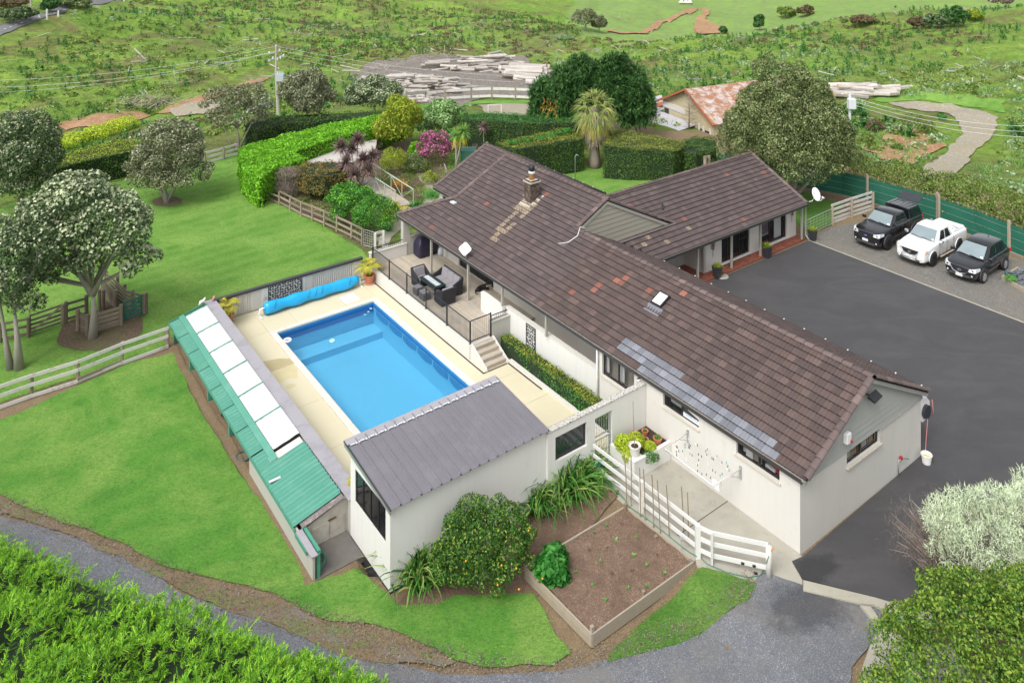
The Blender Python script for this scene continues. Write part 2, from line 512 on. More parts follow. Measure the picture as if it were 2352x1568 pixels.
def hill():
 m=NT('hill_pasture');p=m.pos()
 g=m.mix(m.ramp(m.noise(p,.12,6,.7),[(.35,0.0),(.65,1.0)]),(.15,.28,.04),(.29,.42,.08))
 g=m.mix(m.ramp(m.noise(p,.045,6,.65,.6),[(.5,0.0),(.62,.85)]),g,(.20,.25,.075))
 br=m.noise(p,.085,8,.72,1.0)
 g=m.mix(m.ramp(br,[(.50,0.0),(.60,.8)]),g,(.20,.155,.08))
 g=m.mix(m.ramp(m.noise(p,.9,7,.75),[(.38,.6),(.54,0.0)]),g,(.06,.13,.03))
 g=m.mix(m.ramp(m.noise(p,2.6,5,.8),[(.60,0.0),(.74,.6)]),g,(.30,.31,.17))
 m.base(g).rough(.95);m.b.inputs['Specular IOR Level'].default_value=.15
 m.bump(m.noise(p,1.6,6,.8),1.0,.5)
 return m.m
M['hill']=hill()
def pasture():
 m=NT('far_pasture');p=m.pos()
 g=m.mix(m.noise(p,.05,6,.6),(.13,.25,.04),(.22,.36,.07))
 g=m.mix(m.ramp(m.noise(m.pos((1,1,6)),.3,6,.75),[(.42,0.0),(.62,.8)]),g,(.17,.20,.085))
 m.base(g).rough(.95);m.bump(m.noise(p,.8,5,.8),.8,.4)
 return m.m
M['pasture']=pasture()
FOL=1.5
def leaf(name,cols,tl=.22,rough=.55,lump=None):
 m=NT(name);r=m.rand();n=len(cols);cols=[dk(c,FOL)for c in cols]
 col=m.ramp(r,[(i/max(1,n-1),c)for i,c in enumerate(cols)])
 col=m.mix(m.ramp(m.noise(m.pos(),lump or .9,4,.6),[(.35,.35),(.6,0.0)]),col,dk(cols[0],.45))
 m.base(col).rough(rough);m.b.inputs['Specular IOR Level'].default_value=.25
 t=m.n('ShaderNodeBsdfTranslucent');m.l(col,t.inputs[0])
 mx=m.n('ShaderNodeMixShader');mx.inputs[0].default_value=tl
 m.l(m.b.outputs[0],mx.inputs[1]);m.l(t.outputs[0],mx.inputs[2]);m.l(mx.outputs[0],m.out.inputs[0])
 return m.m
M['l_pohu']=leaf('pohutukawa_leaf',[(.022,.048,.018),(.055,.10,.036),(.10,.15,.065),(.19,.24,.14)])
M['l_pohu_grey']=leaf('grey_green_leaf',[(.06,.08,.042),(.11,.13,.065),(.17,.185,.10),(.26,.26,.16)])
M['l_bud']=leaf('pale_bud',[(.20,.24,.14),(.31,.35,.21),(.44,.46,.31)],.15)
M['l_bud_grey']=leaf('grey_bud',[(.16,.18,.11),(.25,.27,.17),(.34,.34,.23)],.15)
M['l_dense']=leaf('dense_olive_leaf',[(.04,.065,.02),(.085,.125,.04),(.14,.185,.065),(.21,.25,.11)],.18)
M['l_conifer']=leaf('cypress_leaf',[(.012,.042,.012),(.024,.08,.018),(.045,.12,.028),(.09,.165,.045)],.12)
M['l_hedge']=leaf('clipped_hedge_leaf',[(.018,.055,.010),(.04,.10,.016),(.07,.145,.022),(.12,.18,.035)],.15)
M['l_hedge_bright']=leaf('bright_hedge_leaf',[(.05,.17,.012),(.11,.30,.016),(.18,.42,.025),(.24,.48,.04)],.3)
M['l_hedge_gold']=leaf('golden_hedge_leaf',[(.10,.15,.02),(.20,.24,.035),(.32,.31,.06)],.25)
M['l_front']=leaf('feathery_conifer_leaf',[(.025,.10,.010),(.08,.23,.016),(.18,.38,.022),(.32,.50,.04)],.25,lump=1.6)
M['l_yellow']=leaf('yellow_green_leaf',[(.10,.165,.015),(.19,.265,.022),(.28,.34,.035),(.38,.39,.06)],.3)
M['l_lime']=leaf('lime_leaf',[(.22,.32,.02),(.38,.48,.03),(.50,.56,.06)],.3)
M['l_gold']=leaf('gold_shrub_leaf',[(.28,.28,.01),(.50,.46,.015),(.60,.52,.03)],.3)
M['l_green']=leaf('mid_green_leaf',[(.015,.075,.013),(.035,.15,.022),(.07,.23,.035),(.12,.28,.06)],.22)
M['l_citrus']=leaf('citrus_leaf',[(.012,.05,.010),(.028,.10,.014),(.06,.16,.022),(.24,.29,.05)],.22)
M['l_big']=leaf('large_pale_leaf',[(.05,.14,.03),(.12,.24,.06),(.22,.34,.13),(.34,.44,.24)],.25)
M['l_bronze']=leaf('bronze_leaf',[(.05,.07,.015),(.11,.13,.025),(.22,.15,.045),(.30,.17,.07)],.2)
M['l_pink']=leaf('pink_blossom',[(.26,.06,.14),(.42,.12,.26),(.52,.20,.34)],.25)
M['l_plum']=leaf('plum_leaf',[(.05,.022,.025),(.10,.05,.05),(.16,.09,.08)],.2)
M['l_cord']=leaf('purple_strap_leaf',[(.06,.035,.042),(.13,.08,.085),(.22,.15,.14),(.33,.26,.20)],.2)
M['l_cabb']=leaf('green_strap_leaf',[(.07,.16,.03),(.16,.30,.06),(.28,.42,.12)],.25)
M['l_flax']=leaf('flax_leaf',[(.016,.07,.012),(.04,.14,.02),(.10,.22,.035),(.28,.30,.10)],.2)
M['l_palm']=leaf('palm_leaf',[(.10,.16,.035),(.20,.26,.07),(.30,.34,.11),(.42,.40,.16)],.25)
M['l_palm_y']=leaf('yellow_palm_leaf',[(.22,.24,.03),(.42,.38,.04),(.58,.50,.07)],.3)
M['l_dead']=leaf('dead_frond',[(.16,.12,.09),(.30,.25,.20),(.44,.39,.34)],.1)
M['l_twig']=leaf('dead_twig',[(.10,.075,.06),(.18,.14,.12),(.26,.22,.19)],.05)
M['l_brown']=leaf('brown_bracken',[(.07,.055,.025),(.12,.09,.05),(.16,.125,.07)],.15)
M['l_grass']=leaf('long_grass',[(.06,.13,.02),(.12,.21,.035),(.22,.27,.08),(.32,.29,.13)],.3)
M['l_tuft']=leaf('green_tuft',[(.05,.18,.03),(.11,.30,.07),(.19,.40,.11)],.3)
M['l_pine']=leaf('pine_seedling',[(.018,.08,.014),(.038,.135,.024),(.075,.19,.04)],.1)
M['l_weed']=leaf('pale_weed',[(.12,.19,.09),(.22,.30,.16),(.34,.42,.26)],.25)
M['l_rough']=leaf('rough_hedgerow',[(.04,.09,.014),(.085,.155,.024),(.16,.22,.045),(.25,.25,.09)],.2)
M['l_yg']=leaf('yellow_olive_leaf',[(.022,.07,.010),(.06,.15,.018),(.12,.215,.028),(.19,.26,.045)],.25)
M['l_white']=leaf('white_green_lichen',[(.30,.38,.22),(.46,.53,.36),(.60,.65,.50)],.2)
M['l_kale']=leaf('kale_leaf',[(.015,.10,.016),(.035,.17,.025),(.07,.24,.045)],.25)
M['l_red']=leaf('orange_red_leaf',[(.30,.10,.02),(.42,.20,.03),(.5,.32,.05)],.25)
M['fruit']=paint('orange_fruit',(.75,.30,.01),.4,.1)
M['roof_grey']=paint('grey_longrun',(.165,.157,.178),.45,.06,.8,dirt=(.20,.19,.21),dscale=1.0,dlo=.5,dhi=.8)
M['roof_green']=paint('green_longrun',(.085,.29,.215),.5,.12,1.0,dirt=(.14,.33,.26),dscale=1.2)
M['green_trim']=paint('green_trim',(.07,.27,.19),.5,.12,2)
M['fence_metal']=paint('pale_corrugated',(.52,.50,.45),.5,.05,2)
def rust():
 m=NT('rusty_roof');p=m.pos()
 a=m.noise(m.pos((1,1,3),rot=.3),1.1,8,.75,.8)
 col=m.ramp(a,[(.38,(.50,.46,.46)),(.47,(.42,.33,.30)),(.52,(.33,.17,.10)),(.75,(.26,.12,.06))])
 m.base(col).rough(.8);return m.m
M['rust']=rust()
M['shed_cream']=paint('faded_cream_board',(.52,.45,.30),.8,.12,2,dirt=(.35,.30,.20),dscale=1.5)
M['shed_white']=paint('faded_white_board',(.62,.60,.56),.8,.08,2)
M['rust_trim']=paint('rust_trim',(.38,.13,.06),.8,.2,3)
M['old_iron']=paint('old_iron_roof',(.48,.49,.52),.6,.12,2,dirt=(.30,.14,.09),dscale=1.1,dlo=.58,dhi=.66)
M['solar']=None
def wavy():
 m=NT('milky_corrugated_sheet')
 w=m.n('ShaderNodeTexWave');w.bands_direction='Y';w.inputs['Scale'].default_value=2.6
 w.inputs['Distortion'].default_value=5.5;w.inputs['Detail'].default_value=0;w.inputs['Detail Scale'].default_value=.28
 m.l(m.pos(rot=-HANG),w.inputs[0])
 col=m.mix(m.ramp(w.outputs['Fac'],[(.35,0.0),(.75,1.0)]),(.47,.49,.50),(.62,.64,.65))
 m.base(col).rough(.3);return m.m
M['solar']=wavy()
def shade():
 m=NT('green_shade_cloth');p=m.pos()
 col=m.mix(m.noise(m.pos((1,1,8)),1.4,4,.6),(.008,.10,.065),(.016,.145,.092))
 m.base(col).rough(.75);return m.m
M['shade']=shade()
def bricks():
 m=NT('brick_paver');p=m.pos()
 col=m.mix(m.noise(p,9,4),(.22,.065,.04),(.33,.11,.07))
 col=m.mix(1.0,col,m.ramp(m.rand(),[(0,.6),(1,1.0)]),'MULTIPLY')
 m.base(col).rough(.75);return m.m
M['brick']=bricks()
M['chimney']=paint('sooty_brick',(.12,.085,.07),.9,.35,12,.6,30,dirt=(.30,.24,.18),dscale=5,dlo=.52,dhi=.68,rnd=.5)
M['copper']=paint('rusty_flue',(.55,.27,.08),.6,.2,8)
M['flash']=paint('lead_flashing',(.48,.44,.36),.6,.15,4)
M['tablelite']=paint('white_slat_top',(.75,.78,.80),.3,.05)
M['skylight']=paint('skylight_dome',(.80,.82,.84),.2,.04)
M['carblack']=NT('black_car_paint').base((.008,.008,.011)).rough(.25).set(Metallic=.0,Coat_Weight=1.0,Coat_Roughness=.05).m
M['carwhite']=NT('white_car_paint').base((.78,.78,.78)).rough(.3).set(Coat_Weight=1.0,Coat_Roughness=.05).m
M['chrome']=NT('chrome').base((.75,.76,.78)).rough(.12).set(Metallic=1.0).m
M['lamp']=NT('headlamp').base((.72,.75,.78)).rough(.08).set(Metallic=.3,Coat_Weight=1.0).m
M['lamp_orange']=NT('indicator_lamp').base((.85,.42,.16)).rough(.15).set(Coat_Weight=1.0).m
M['lamp_red']=NT('tail_lamp').base((.5,.01,.015)).rough(.12).set(Coat_Weight=1.0).m
M['rim_silver']=paint('alloy_rim',(.62,.63,.65),.3,.1,metal=.6)
M['rim_black']=paint('black_rim',(.02,.02,.02),.35,.1)
M['plate']=paint('number_plate',(.82,.82,.80),.4,.02)
M['ink']=paint('dark_ink',(.05,.05,.06),.5,.05)
M['blue_badge']=paint('blue_badge',(.03,.10,.35),.3,.1)
M['blue_cover']=paint('blue_pool_cover',(.012,.36,.72),.35,.16,5,.4,14)
M['sign_blue']=paint('sign_blue',(.02,.22,.62),.4,.05)
M['pole']=paint('weathered_pole',(.42,.39,.34),.8,.2,6)
M['porcelain']=paint('insulator',(.62,.66,.70),.3,.1)
M['pond']=NT('pond_water').base((.45,.50,.55)).rough(.08).m
M['dog_black']=paint('black_dog_coat',(.012,.011,.011),.6,.3)
M['dog_tan']=paint('tan_dog_coat',(.42,.28,.16),.7,.2)
M['dog_white']=paint('white_dog_coat',(.6,.57,.52),.7,.1)
# terrain
def vnoise(x,y,seed=0):
 xi=np.floor(x).astype(np.int64);yi=np.floor(y).astype(np.int64)
 xf=x-xi;yf=y-yi
 xf=xf*xf*(3-2*xf);yf=yf*yf*(3-2*yf)
 def hsh(a,b):
  n=(a*374761393+b*668265263+seed*974634777)&0xffffffff
  n=((n^(n>>13))*1274126177)&0xffffffff
  return((n^(n>>16))&0xffff)/65535.0
 a=hsh(xi,yi);b=hsh(xi+1,yi);c=hsh(xi,yi+1);d=hsh(xi+1,yi+1)
 return(a+(b-a)*xf)*(1-yf)+(c+(d-c)*xf)*yf
def fbm(x,y,sc,oct=4,seed=0):
 v=0;am=1;t=0
 for i in range(oct):
  v=v+am*(vnoise(x/sc,y/sc,seed+i)-.5);t+=am;am*=.5;sc*=.47
 return v/t*2
_CP=[(-500,330,95),(-500,120,130),(0,330,96),(0,240,110),(0,160,122),(0,88,136),(120,40,160),(250,5,190),(0,0,175),(-300,0,160),(250,300,96),(250,200,116),(250,100,148),(250,50,172),(500,260,104),(500,200,118),(500,100,155),(500,0,220),(640,262,98),(700,200,118),(700,130,140),(800,60,185),(800,0,240),(900,100,160),(860,235,103),(840,180,114),(860,140,126),(1060,190,113),(1060,235,102),(1200,225,104),(1060,140,130),(1200,150,127),(1000,90,165),(1000,0,260),(1150,250,93),(1250,100,170),(1250,40,215),(1300,160,122),(1340,120,150),(1340,70,205),(1340,10,270),(1500,85,190),(1480,60,220),(1600,60,235),(1500,10,320),(1620,20,310),(1450,190,112),(1450,130,138),(1600,200,108),(1600,130,135),(1600,84,160),(1560,320,77),(1640,310,76),(1726,80,160),(1861,53,165),(1946,49,162),(2030,66,152),(2149,67,150),(2267,42,156),(2352,30,160),(2600,0,165),(1800,150,125),(2000,130,128),(2200,130,126),(2352,130,124),(1900,215,100),(2100,215,99),(2300,215,99),(2050,240,94),(2270,275,86),(2200,370,72),(2400,300,82),(2400,400,68),(2060,300,81),(2060,350,74),(1980,300,81),(1700,40,260),(1800,20,290),(1950,20,290),(2100,40,262),(2300,5,300),(2600,-20,300),(1726,70,195),(1861,60,205),(2030,62,195),(2200,55,200),(2352,40,205),(1600,78,200),]
_cp=np.array([[*atY((a,b),Y)]for a,b,Y in _CP]+[(-250,20,-6),(-140,30,-4),(-140,60,-5),(-90,20,-1.5),(-300,120,-4),(300,40,-10),(200,20,-8),(120,20,-3),(110,60,-3),(0,-30,-1),(-90,-40,-2),(120,-40,-4),(-350,400,-10),(-150,420,-14),(0,450,-20),(180,450,-20),(380,450,-16),(0,700,-28),(-500,700,-20),(500,700,-28),(450,200,-14),(-450,200,-2)],dtype=float)
def _phi(r):return r
def _fit(P):
 n=len(P);D=np.hypot(P[:,None,0]-P[None,:,0],P[:,None,1]-P[None,:,1])
 A=np.zeros((n+3,n+3));A[:n,:n]=_phi(D)+np.eye(n)*-.6
 A[:n,n]=1;A[:n,n+1:]=P[:,:2];A[n,:n]=1;A[n+1:,:n]=P[:,:2].T
 b=np.zeros(n+3);b[:n]=P[:,2]
 return np.linalg.solve(A,b)
_w=_fit(_cp)
def rbf(x,y):
 x=np.asarray(x,float);y=np.asarray(y,float);sh=x.shape
 x=x.ravel();y=y.ravel();out=np.empty_like(x)
 for i in range(0,len(x),20000):
  a,b=x[i:i+20000],y[i:i+20000]
  D=np.hypot(a[:,None]-_cp[None,:,0],b[:,None]-_cp[None,:,1])
  out[i:i+20000]=D@_w[:-3]+_w[-3]+_w[-2]*a+_w[-1]*b
 return out.reshape(sh)
_PL=[at(p,-.4)for p in[(-330,520),(60,400),(270,352),(450,330),(600,300),(760,262),(870,246),(1000,262),(1230,262),(1330,268),(1480,300),(1640,312),(1760,350),(1900,378),(2010,405),(2352,480),(2700,560)]]
_PL=np.array([(p.x,p.y)for p in _PL]+[(70,22),(60,2),(-50,2),(-52,30)])
def poly_sd(x,y,P):
 """signed distance, negative inside"""
 d=np.full(x.shape,1e9);ins=np.zeros(x.shape,bool);n=len(P)
 for i in range(n):
  ax,ay=P[i];bx,by=P[(i+1)%n]
  ex,ey=bx-ax,by-ay
  t=np.clip(((x-ax)*ex+(y-ay)*ey)/(ex*ex+ey*ey),0,1)
  d=np.minimum(d,np.hypot(x-ax-t*ex,y-ay-t*ey))
  c=((ay>y)!=(by>y))&(x<(bx-ax)*(y-ay)/(by-ay+1e-12)+ax)
  ins^=c
 return np.where(ins,-d,d)
def smooth(v,a,b):
 t=np.clip((v-a)/(b-a),0,1);return t*t*(3-2*t)
_ca,_sa=math.cos(HANG),math.sin(HANG)
def plateau(x,y):
 dx,dy=x-9.63,y-27.23
 t=dx*_ca+dy*_sa;s=-dx*_sa+dy*_ca
 z=-.36+.33*smooth(t,-4.6,-3.4)*(1-smooth(s,6.6,7.6))*smooth(s,-14,2)
 z=z+.33*smooth(t,2,4)*(1-smooth(t,-4.6,-3.4)*(1-smooth(s,6.6,7.6))*smooth(s,-14,2))*(1-smooth(s,27,31))
 hole=smooth(t,-11.4,-10.9)*(1-smooth(t,-1.2,-.7))*smooth(s,7.6,8.1)*(1-smooth(s,26.5,27.0))
 z=z-2.3*hole
 return z
def hgt(x,y):
 x=np.asarray(x,float);y=np.asarray(y,float)
 sd=poly_sd(x,y,_PL)
 m=smooth(sd,0.5,14)
 near=plateau(x,y)
 far=rbf(x,y)
 amp=np.clip(sd-6,0,30)/30
 amp2=amp*(1-.75*np.exp(-((y-112)/16)**2)*(np.abs(x+8)<40))
 far=far+amp2*(fbm(x,y,46,5,3)*5.2+fbm(x,y,15,3,17)*1.3+fbm(x,y,6,3,9)*.8)
 return near*(1-m)+far*m
def axis(segs):
 out=[]
 for a,b,st in segs:
  out+=list(np.arange(a,b-1e-6,st))
 out.append(segs[-1][1]);return np.array(out)
gx=axis([(-520,-200,20),(-200,-110,5),(-110,-45,2),(-45,50,.75),(50,130,2),(130,220,5),(220,520,20)])
gy=axis([(-60,8,8),(8,62,.75),(62,140,1.4),(140,270,3),(270,400,6),(400,760,24)])
GX,GY=np.meshgrid(gx,gy)
GZ=hgt(GX,GY)
nx,ny=len(gx),len(gy)
idx=np.arange(nx*ny).reshape(ny,nx)
F=np.stack([idx[:-1,:-1],idx[:-1,1:],idx[1:,1:],idx[1:,:-1]],-1).reshape(-1,4)
cx_,cy_=(GX[:-1,:-1]+GX[1:,1:])/2,(GY[:-1,:-1]+GY[1:,1:])/2
_sd=poly_sd(cx_,cy_,_PL)
_pxc=(cx_/np.maximum(cy_,1))*FPX+CXP
_far=(cy_>172+fbm(cx_,cy_,30,3,5)*16)&(_pxc>1330+fbm(cx_,cy_,25,3,6)*90)
mi_=np.where((_sd<.8)&((cy_<47)|(cx_>8)),1,np.where(_far,2,0)).ravel()
def _gl(a,v):
 i=np.clip(np.searchsorted(a,v)-1,0,len(a)-2);return i,np.clip((v-a[i])/(a[i+1]-a[i]),0,1)
def hq(x,y):
 """height read from the ground mesh"""
 i,u=_gl(gx,np.asarray(x,float));j,v=_gl(gy,np.asarray(y,float))
 return(GZ[j,i]*(1-u)+GZ[j,i+1]*u)*(1-v)+(GZ[j+1,i]*(1-u)+GZ[j+1,i+1]*u)*v
def hz(x,y):return float(hq(np.array([x]),np.array([y]))[0])
def hits(px,py,y0=18,y1=500):
 px=np.asarray(px,float);py=np.asarray(py,float)
 Ys=np.concatenate([np.arange(y0,140,1.0),np.arange(140,y1,2.5)])
 done=np.full(px.shape,np.nan);prev=None
 for Y in Ys:
  X=(px-CXP)/FPX*Y;Z=CAMH-(py-YH)/FPX*Y
  d=Z-hq(X,np.full_like(X,Y))
  new=(d<=0)&np.isnan(done)
  if prev is not None:
   tt=prev[0]/(prev[0]-d+1e-9)
   done[new]=(prev[1]+(Y-prev[1])*tt)[new]
  else:done[new]=Y
  prev=(d,Y)
 Y=np.where(np.isnan(done),y1,done)
 return(px-CXP)/FPX*Y,Y
def hit(p):
 X,Y=hits([p[0]],[p[1]])
 return Vector((X[0],Y[0],hz(X[0],Y[0])))
ground=link('ground',np_mesh('ground',np.stack([GX.ravel(),GY.ravel(),GZ.ravel()],-1),F,[M['hill'],M['dirt'],M['pasture']],mi_,True))
tag(ground,'green hill pasture with scrub, falling away beyond the garden',kind='structure')
def densify(pts,step,wob,seed):
 out=[];n=len(pts)
 for i in range(n):
  a=Vector(pts[i]);b=Vector(pts[(i+1)%n]);k=max(1,int((b-a).length/step))
  for j in range(k):
   p=a.lerp(b,j/k);out.append(p)
 if wob:
  rr=random.Random(seed)
  ph=rr.random()*100
  res=[]
  for p in out:
   dx=float(fbm(np.array([p.x]),np.array([p.y]),1.7,4,seed)[0]);dy=float(fbm(np.array([p.x+50]),np.array([p.y]),1.7,4,seed+5)[0])
   res.append(Vector((p.x+dx*wob,p.y+dy*wob)))
  out=res
 return out
def sheet(name,pts,mat,dz,label=None,wob=0.0,step=.35,cell=1.5,z=None,kind='structure',parent=None):
 pts=[Vector((p[0],p[1]))for p in pts]
 if wob or step:pts=densify(pts,step,wob,len(name)+len(pts))
 bm=bmesh.new()
 f=bm.faces.new([bm.verts.new((p.x,p.y,0))for p in pts])
 if z is None:
  bmesh.ops.triangulate(bm,faces=[f])
  xs=[p.x for p in pts];ys=[p.y for p in pts]
  for ax,lo,hi in((0,min(xs),max(xs)),(1,min(ys),max(ys))):
   for c in(gx if ax==0 else gy):
    if c<=lo or c>=hi:continue
    co=[0,0,0];no=[0,0,0];co[ax]=c;no[ax]=1
    bmesh.ops.bisect_plane(bm,geom=bm.verts[:]+bm.edges[:]+bm.faces[:],plane_co=co,plane_no=no)
  bm.verts.ensure_lookup_table()
  X=np.array([v.co.x for v in bm.verts]);Y=np.array([v.co.y for v in bm.verts])
  Z=hq(X,Y)
  for v,zz in zip(bm.verts,Z):v.co.z=zz+dz
 else:
  for v in bm.verts:v.co.z=z
 bmesh.ops.recalc_face_normals(bm,faces=bm.faces)
 if sum(f.normal.z for f in bm.faces)<0:bmesh.ops.reverse_faces(bm,faces=bm.faces)
 me=bpy.data.meshes.new(name);bm.to_mesh(me);bm.free()
 me.materials.append(mat)
 o=link(name,me,parent)
 if parent is None:tag(o,label,kind=kind)
 return o
def P2(lst,z=-.35):return[at(p,z)for p in lst]
def PH(lst):
 X,Y=hits([p[0]for p in lst],[p[1]for p in lst])
 return list(zip(X,Y))
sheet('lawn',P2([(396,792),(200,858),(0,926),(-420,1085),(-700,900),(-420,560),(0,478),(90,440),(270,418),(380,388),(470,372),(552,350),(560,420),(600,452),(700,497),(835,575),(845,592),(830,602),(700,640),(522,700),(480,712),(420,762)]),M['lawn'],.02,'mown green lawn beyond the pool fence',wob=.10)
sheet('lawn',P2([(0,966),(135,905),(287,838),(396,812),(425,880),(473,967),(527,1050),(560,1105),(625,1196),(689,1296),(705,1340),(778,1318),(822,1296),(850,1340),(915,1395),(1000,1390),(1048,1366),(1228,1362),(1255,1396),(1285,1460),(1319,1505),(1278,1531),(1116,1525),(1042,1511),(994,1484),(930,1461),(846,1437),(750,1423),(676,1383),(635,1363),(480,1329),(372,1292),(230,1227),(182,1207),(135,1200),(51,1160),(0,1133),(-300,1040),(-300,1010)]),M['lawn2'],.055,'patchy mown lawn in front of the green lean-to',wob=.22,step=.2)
sheet('lawn',P2([(1612,1312),(1700,1333),(1738,1345),(1719,1383),(1659,1417),(1557,1461),(1440,1491),(1393,1505),(1408,1476),(1451,1437),(1573,1339)],-.1),M['lawn3'],.07,'small triangle of dark lawn below the vegetable bed',wob=.12,step=.2)
sheet('lawn',[at(p,-.36)for p in[(1281,392),(1339,376),(1386,379),(1440,388),(1499,420),(1600,470),(1500,520),(1300,520)]],M['lawn'],.03,'round of mown lawn in front of the palm',wob=.05)
sheet('lawn',[at(p,-.05)for p in[(1835,440),(1876,452),(1936,470),(1912,520),(1846,536),(1820,500)]],M['lawn3'],.03,'strip of lawn behind the mesh gate',wob=.05)
sheet('lawn',[at(p,-.36)for p in[(1020,345),(1070,338),(1120,345),(1110,400),(1035,400)]],M['lawn3'],.03,'patch of lawn under the cordylines',wob=.08)
_v=NT('worn_verge');_p=_v.pos();_c=_v.mix(_v.noise(_p,3,6,.7),(.15,.10,.055),(.30,.22,.13))
_c=_v.mix(_v.ramp(_v.noise(_p,.9,7,.75),[(.50,0.0),(.62,.75)]),_c,(.20,.205,.22));_c=_v.mix(_v.ramp(_v.noise(_v.pos((1,1,9)),1.3,7,.75),[(.48,0.0),(.60,.8)]),_c,(.14,.22,.045))
_v.base(_v.mix(_v.ramp(_v.noise(_p,40,3,.8),[(.35,.6),(.6,0.0)]),_c,(.07,.05,.03))).rough(.95);_v.bump(_v.noise(_p,30,4,.8),.8,.03);M['verge']=_v.m
sheet('driveway',P2([(-300,1060),(0,1183),(162,1231),(270,1275),(355,1315),(432,1362),(541,1403),(642,1443),(710,1474),(795,1502),(896,1521),(1015,1541),(1116,1545),(1278,1541),(1353,1522),(1454,1498),(1573,1458),(1608,1443),(1692,1410),(1740,1352),(1748,1341),(1973,1389),(2022,1428),(2010,1470),(1953,1552),(1960,1800),(1000,1900),(600,1700),(300,1500),(0,1290),(-300,1180)],-.3),M['gravel'],.06,'blue grey gravel drive curving past the hedge',wob=.18,step=.2)
sheet('tyre_track',P2([(0,1180),(162,1228),(280,1282),(370,1322),(450,1368),(560,1408),(660,1449),(790,1498),(900,1519),(1030,1540),(1060,1525),(960,1490),(850,1455),(760,1440),(640,1385),(480,1342),(380,1305),(230,1246),(120,1204),(0,1150)],-.33),M['verge'],.075,'worn brown dirt verge between drive and lawn',wob=.25,step=.2)
asph=[H(7.9,.0),H(.0,-.12),at((1819,1289),0),at((1843,1330),0),at((2013,1373),0),at((2120,1410),0),at((2500,1500),0),at((2900,1350),0),H(22.15,-16),H(22.15,14.3),H(12.5,14.4),H(7.9,13)]
sheet('courtyard',asph,M['asphalt'],0,'dark asphalt courtyard between house and parked cars',z=.02,step=0)
sheet('parking',[H(22.22,-16),H(22.22,14.35),at((1890,530),0),at((1940,515),0),at((2060,500),0),at((2200,560),0),at((2352,600),0),at((2700,720),0),at((3200,900),0)],M['gravel_tan'],0,'gravel parking strip along the green shade cloth fence',z=.012,step=0)
b=MB(HM);b.box(22.14,22.24,-16,14.35,-.05,.035);tag(b.build('kerb',M['kerb']),'thin white concrete edging between asphalt and gravel',kind='structure')
pa=[H(-.02,7.0),H(-.02,-.12),at((1819,1289),0),at((1843,1331),0),at((1843,1356),0),at((1746,1338),0),at((1601,1302),0),at((1597,1283),0),H(-3.05,1.9),H(-3.15,4.95),H(-3.2,7.0)]
pa=[(p.x,p.y)for p in pa]
MB().prism(pa,-.4,0.0).build('path',M['path'])['kind']='structure'
bpy.data.objects['path']['label']='stained concrete path along the white house wall'
k=[at(p,0)for p in[(1845,1333),(2013,1374),(2140,1412),(2140,1450),(2008,1390),(1972,1386),(1845,1357)]]
tag(MB().prism([(p.x,p.y)for p in k],-.4,.03).build('kerb',M['kerb']),'pale concrete strip between gravel drive and asphalt',kind='structure')
k=[at(p,0)for p in[(1976,1392),(2000,1396),(2030,1436),(2016,1440)]]
tag(MB().prism([(p.x,p.y)for p in k],-.4,.05).build('kerb',M['kerb']),'short broken kerb beside the olive shrub',kind='structure')
sheet('gravel_apron',[at(p,0)for p in[(1975,1540),(2010,1440),(2200,1480),(2300,1700),(1960,1700)]],M['path'],.05,'pale concrete apron under the olive shrub',wob=.05)
sheet('path_joint',[H(-.02,2.96),H(-.02,2.99),H(-2.7,2.99),H(-2.7,2.96)],M['soil'],0,'narrow joint across the concrete path',z=.004,step=0)
sheet('garden_bed',[at(p,-.36)for p in[(566,400),(600,445),(700,492),(836,572),(868,562),(920,520),(1000,470),(1140,420),(1160,330),(1060,320),(900,320),(800,330),(690,375)]],M['mulch'],.015,'bark mulched garden bed between fence and house',wob=.15)
sheet('garden_bed',[at(p,-.36)for p in[(1275,392),(1339,374),(1400,372),(1460,384),(1540,436),(1500,425),(1440,392),(1386,381),(1340,379),(1285,397)]],M['dirt'],.045,'brown dirt edge under the clipped hedges')
sheet('garden_path',[at(p,-.36)for p in[(905,474),(962,474),(930,520),(900,545),(890,570),(868,566),(872,545),(896,500)]],M['kerb'],.04,'curving concrete path from the footbridge')
sheet('garden_path',[at(p,-.36)for p in[(962,474),(985,452),(975,425),(955,400),(985,398),(1005,425),(1015,452),(1000,480)]],M['gravel_far'],.035,'sandy garden track beside the ornamental grass',wob=.2)
sheet('mulch_ring',[at((213+82*math.cos(a)+(35 if math.cos(a)>0 else 0),770-8+44*math.sin(a)-14*math.cos(a)),-.35)for a in np.linspace(0,6.283,18)[:-1]],M['mulch'],.045,'ring of bark litter under the forked tree',wob=.2)
sheet('mulch_ring',[at((385+34*math.cos(a),464+13*math.sin(a)),-.35)for a in np.linspace(0,6.283,14)[:-1]],M['mulch'],.045,'ring of bark litter under the round grey tree',wob=.15)
sheet('garden_bed',[at(p,-.3)for p in[(905,1395),(1000,1392),(1230,1366),(1260,1352),(1300,1260),(1420,1160),(1370,1060),(1230,1120),(1040,1230)]],M['bedsoil'],.05,'bare earth bed along the shed wall',wob=.15)
sheet('road',PH([(-40,96),(0,84),(40,66),(90,48),(150,30),(200,17),(262,3),(300,-8),(280,-8),(240,-1),(180,8),(120,24),(60,42),(20,54),(-40,70)]),M['road'],.14,'narrow sealed country road on the left hillside',cell=2,step=1)
rl=[(-20,79),(20,66),(58,52),(100,40),(160,22),(225,5)]
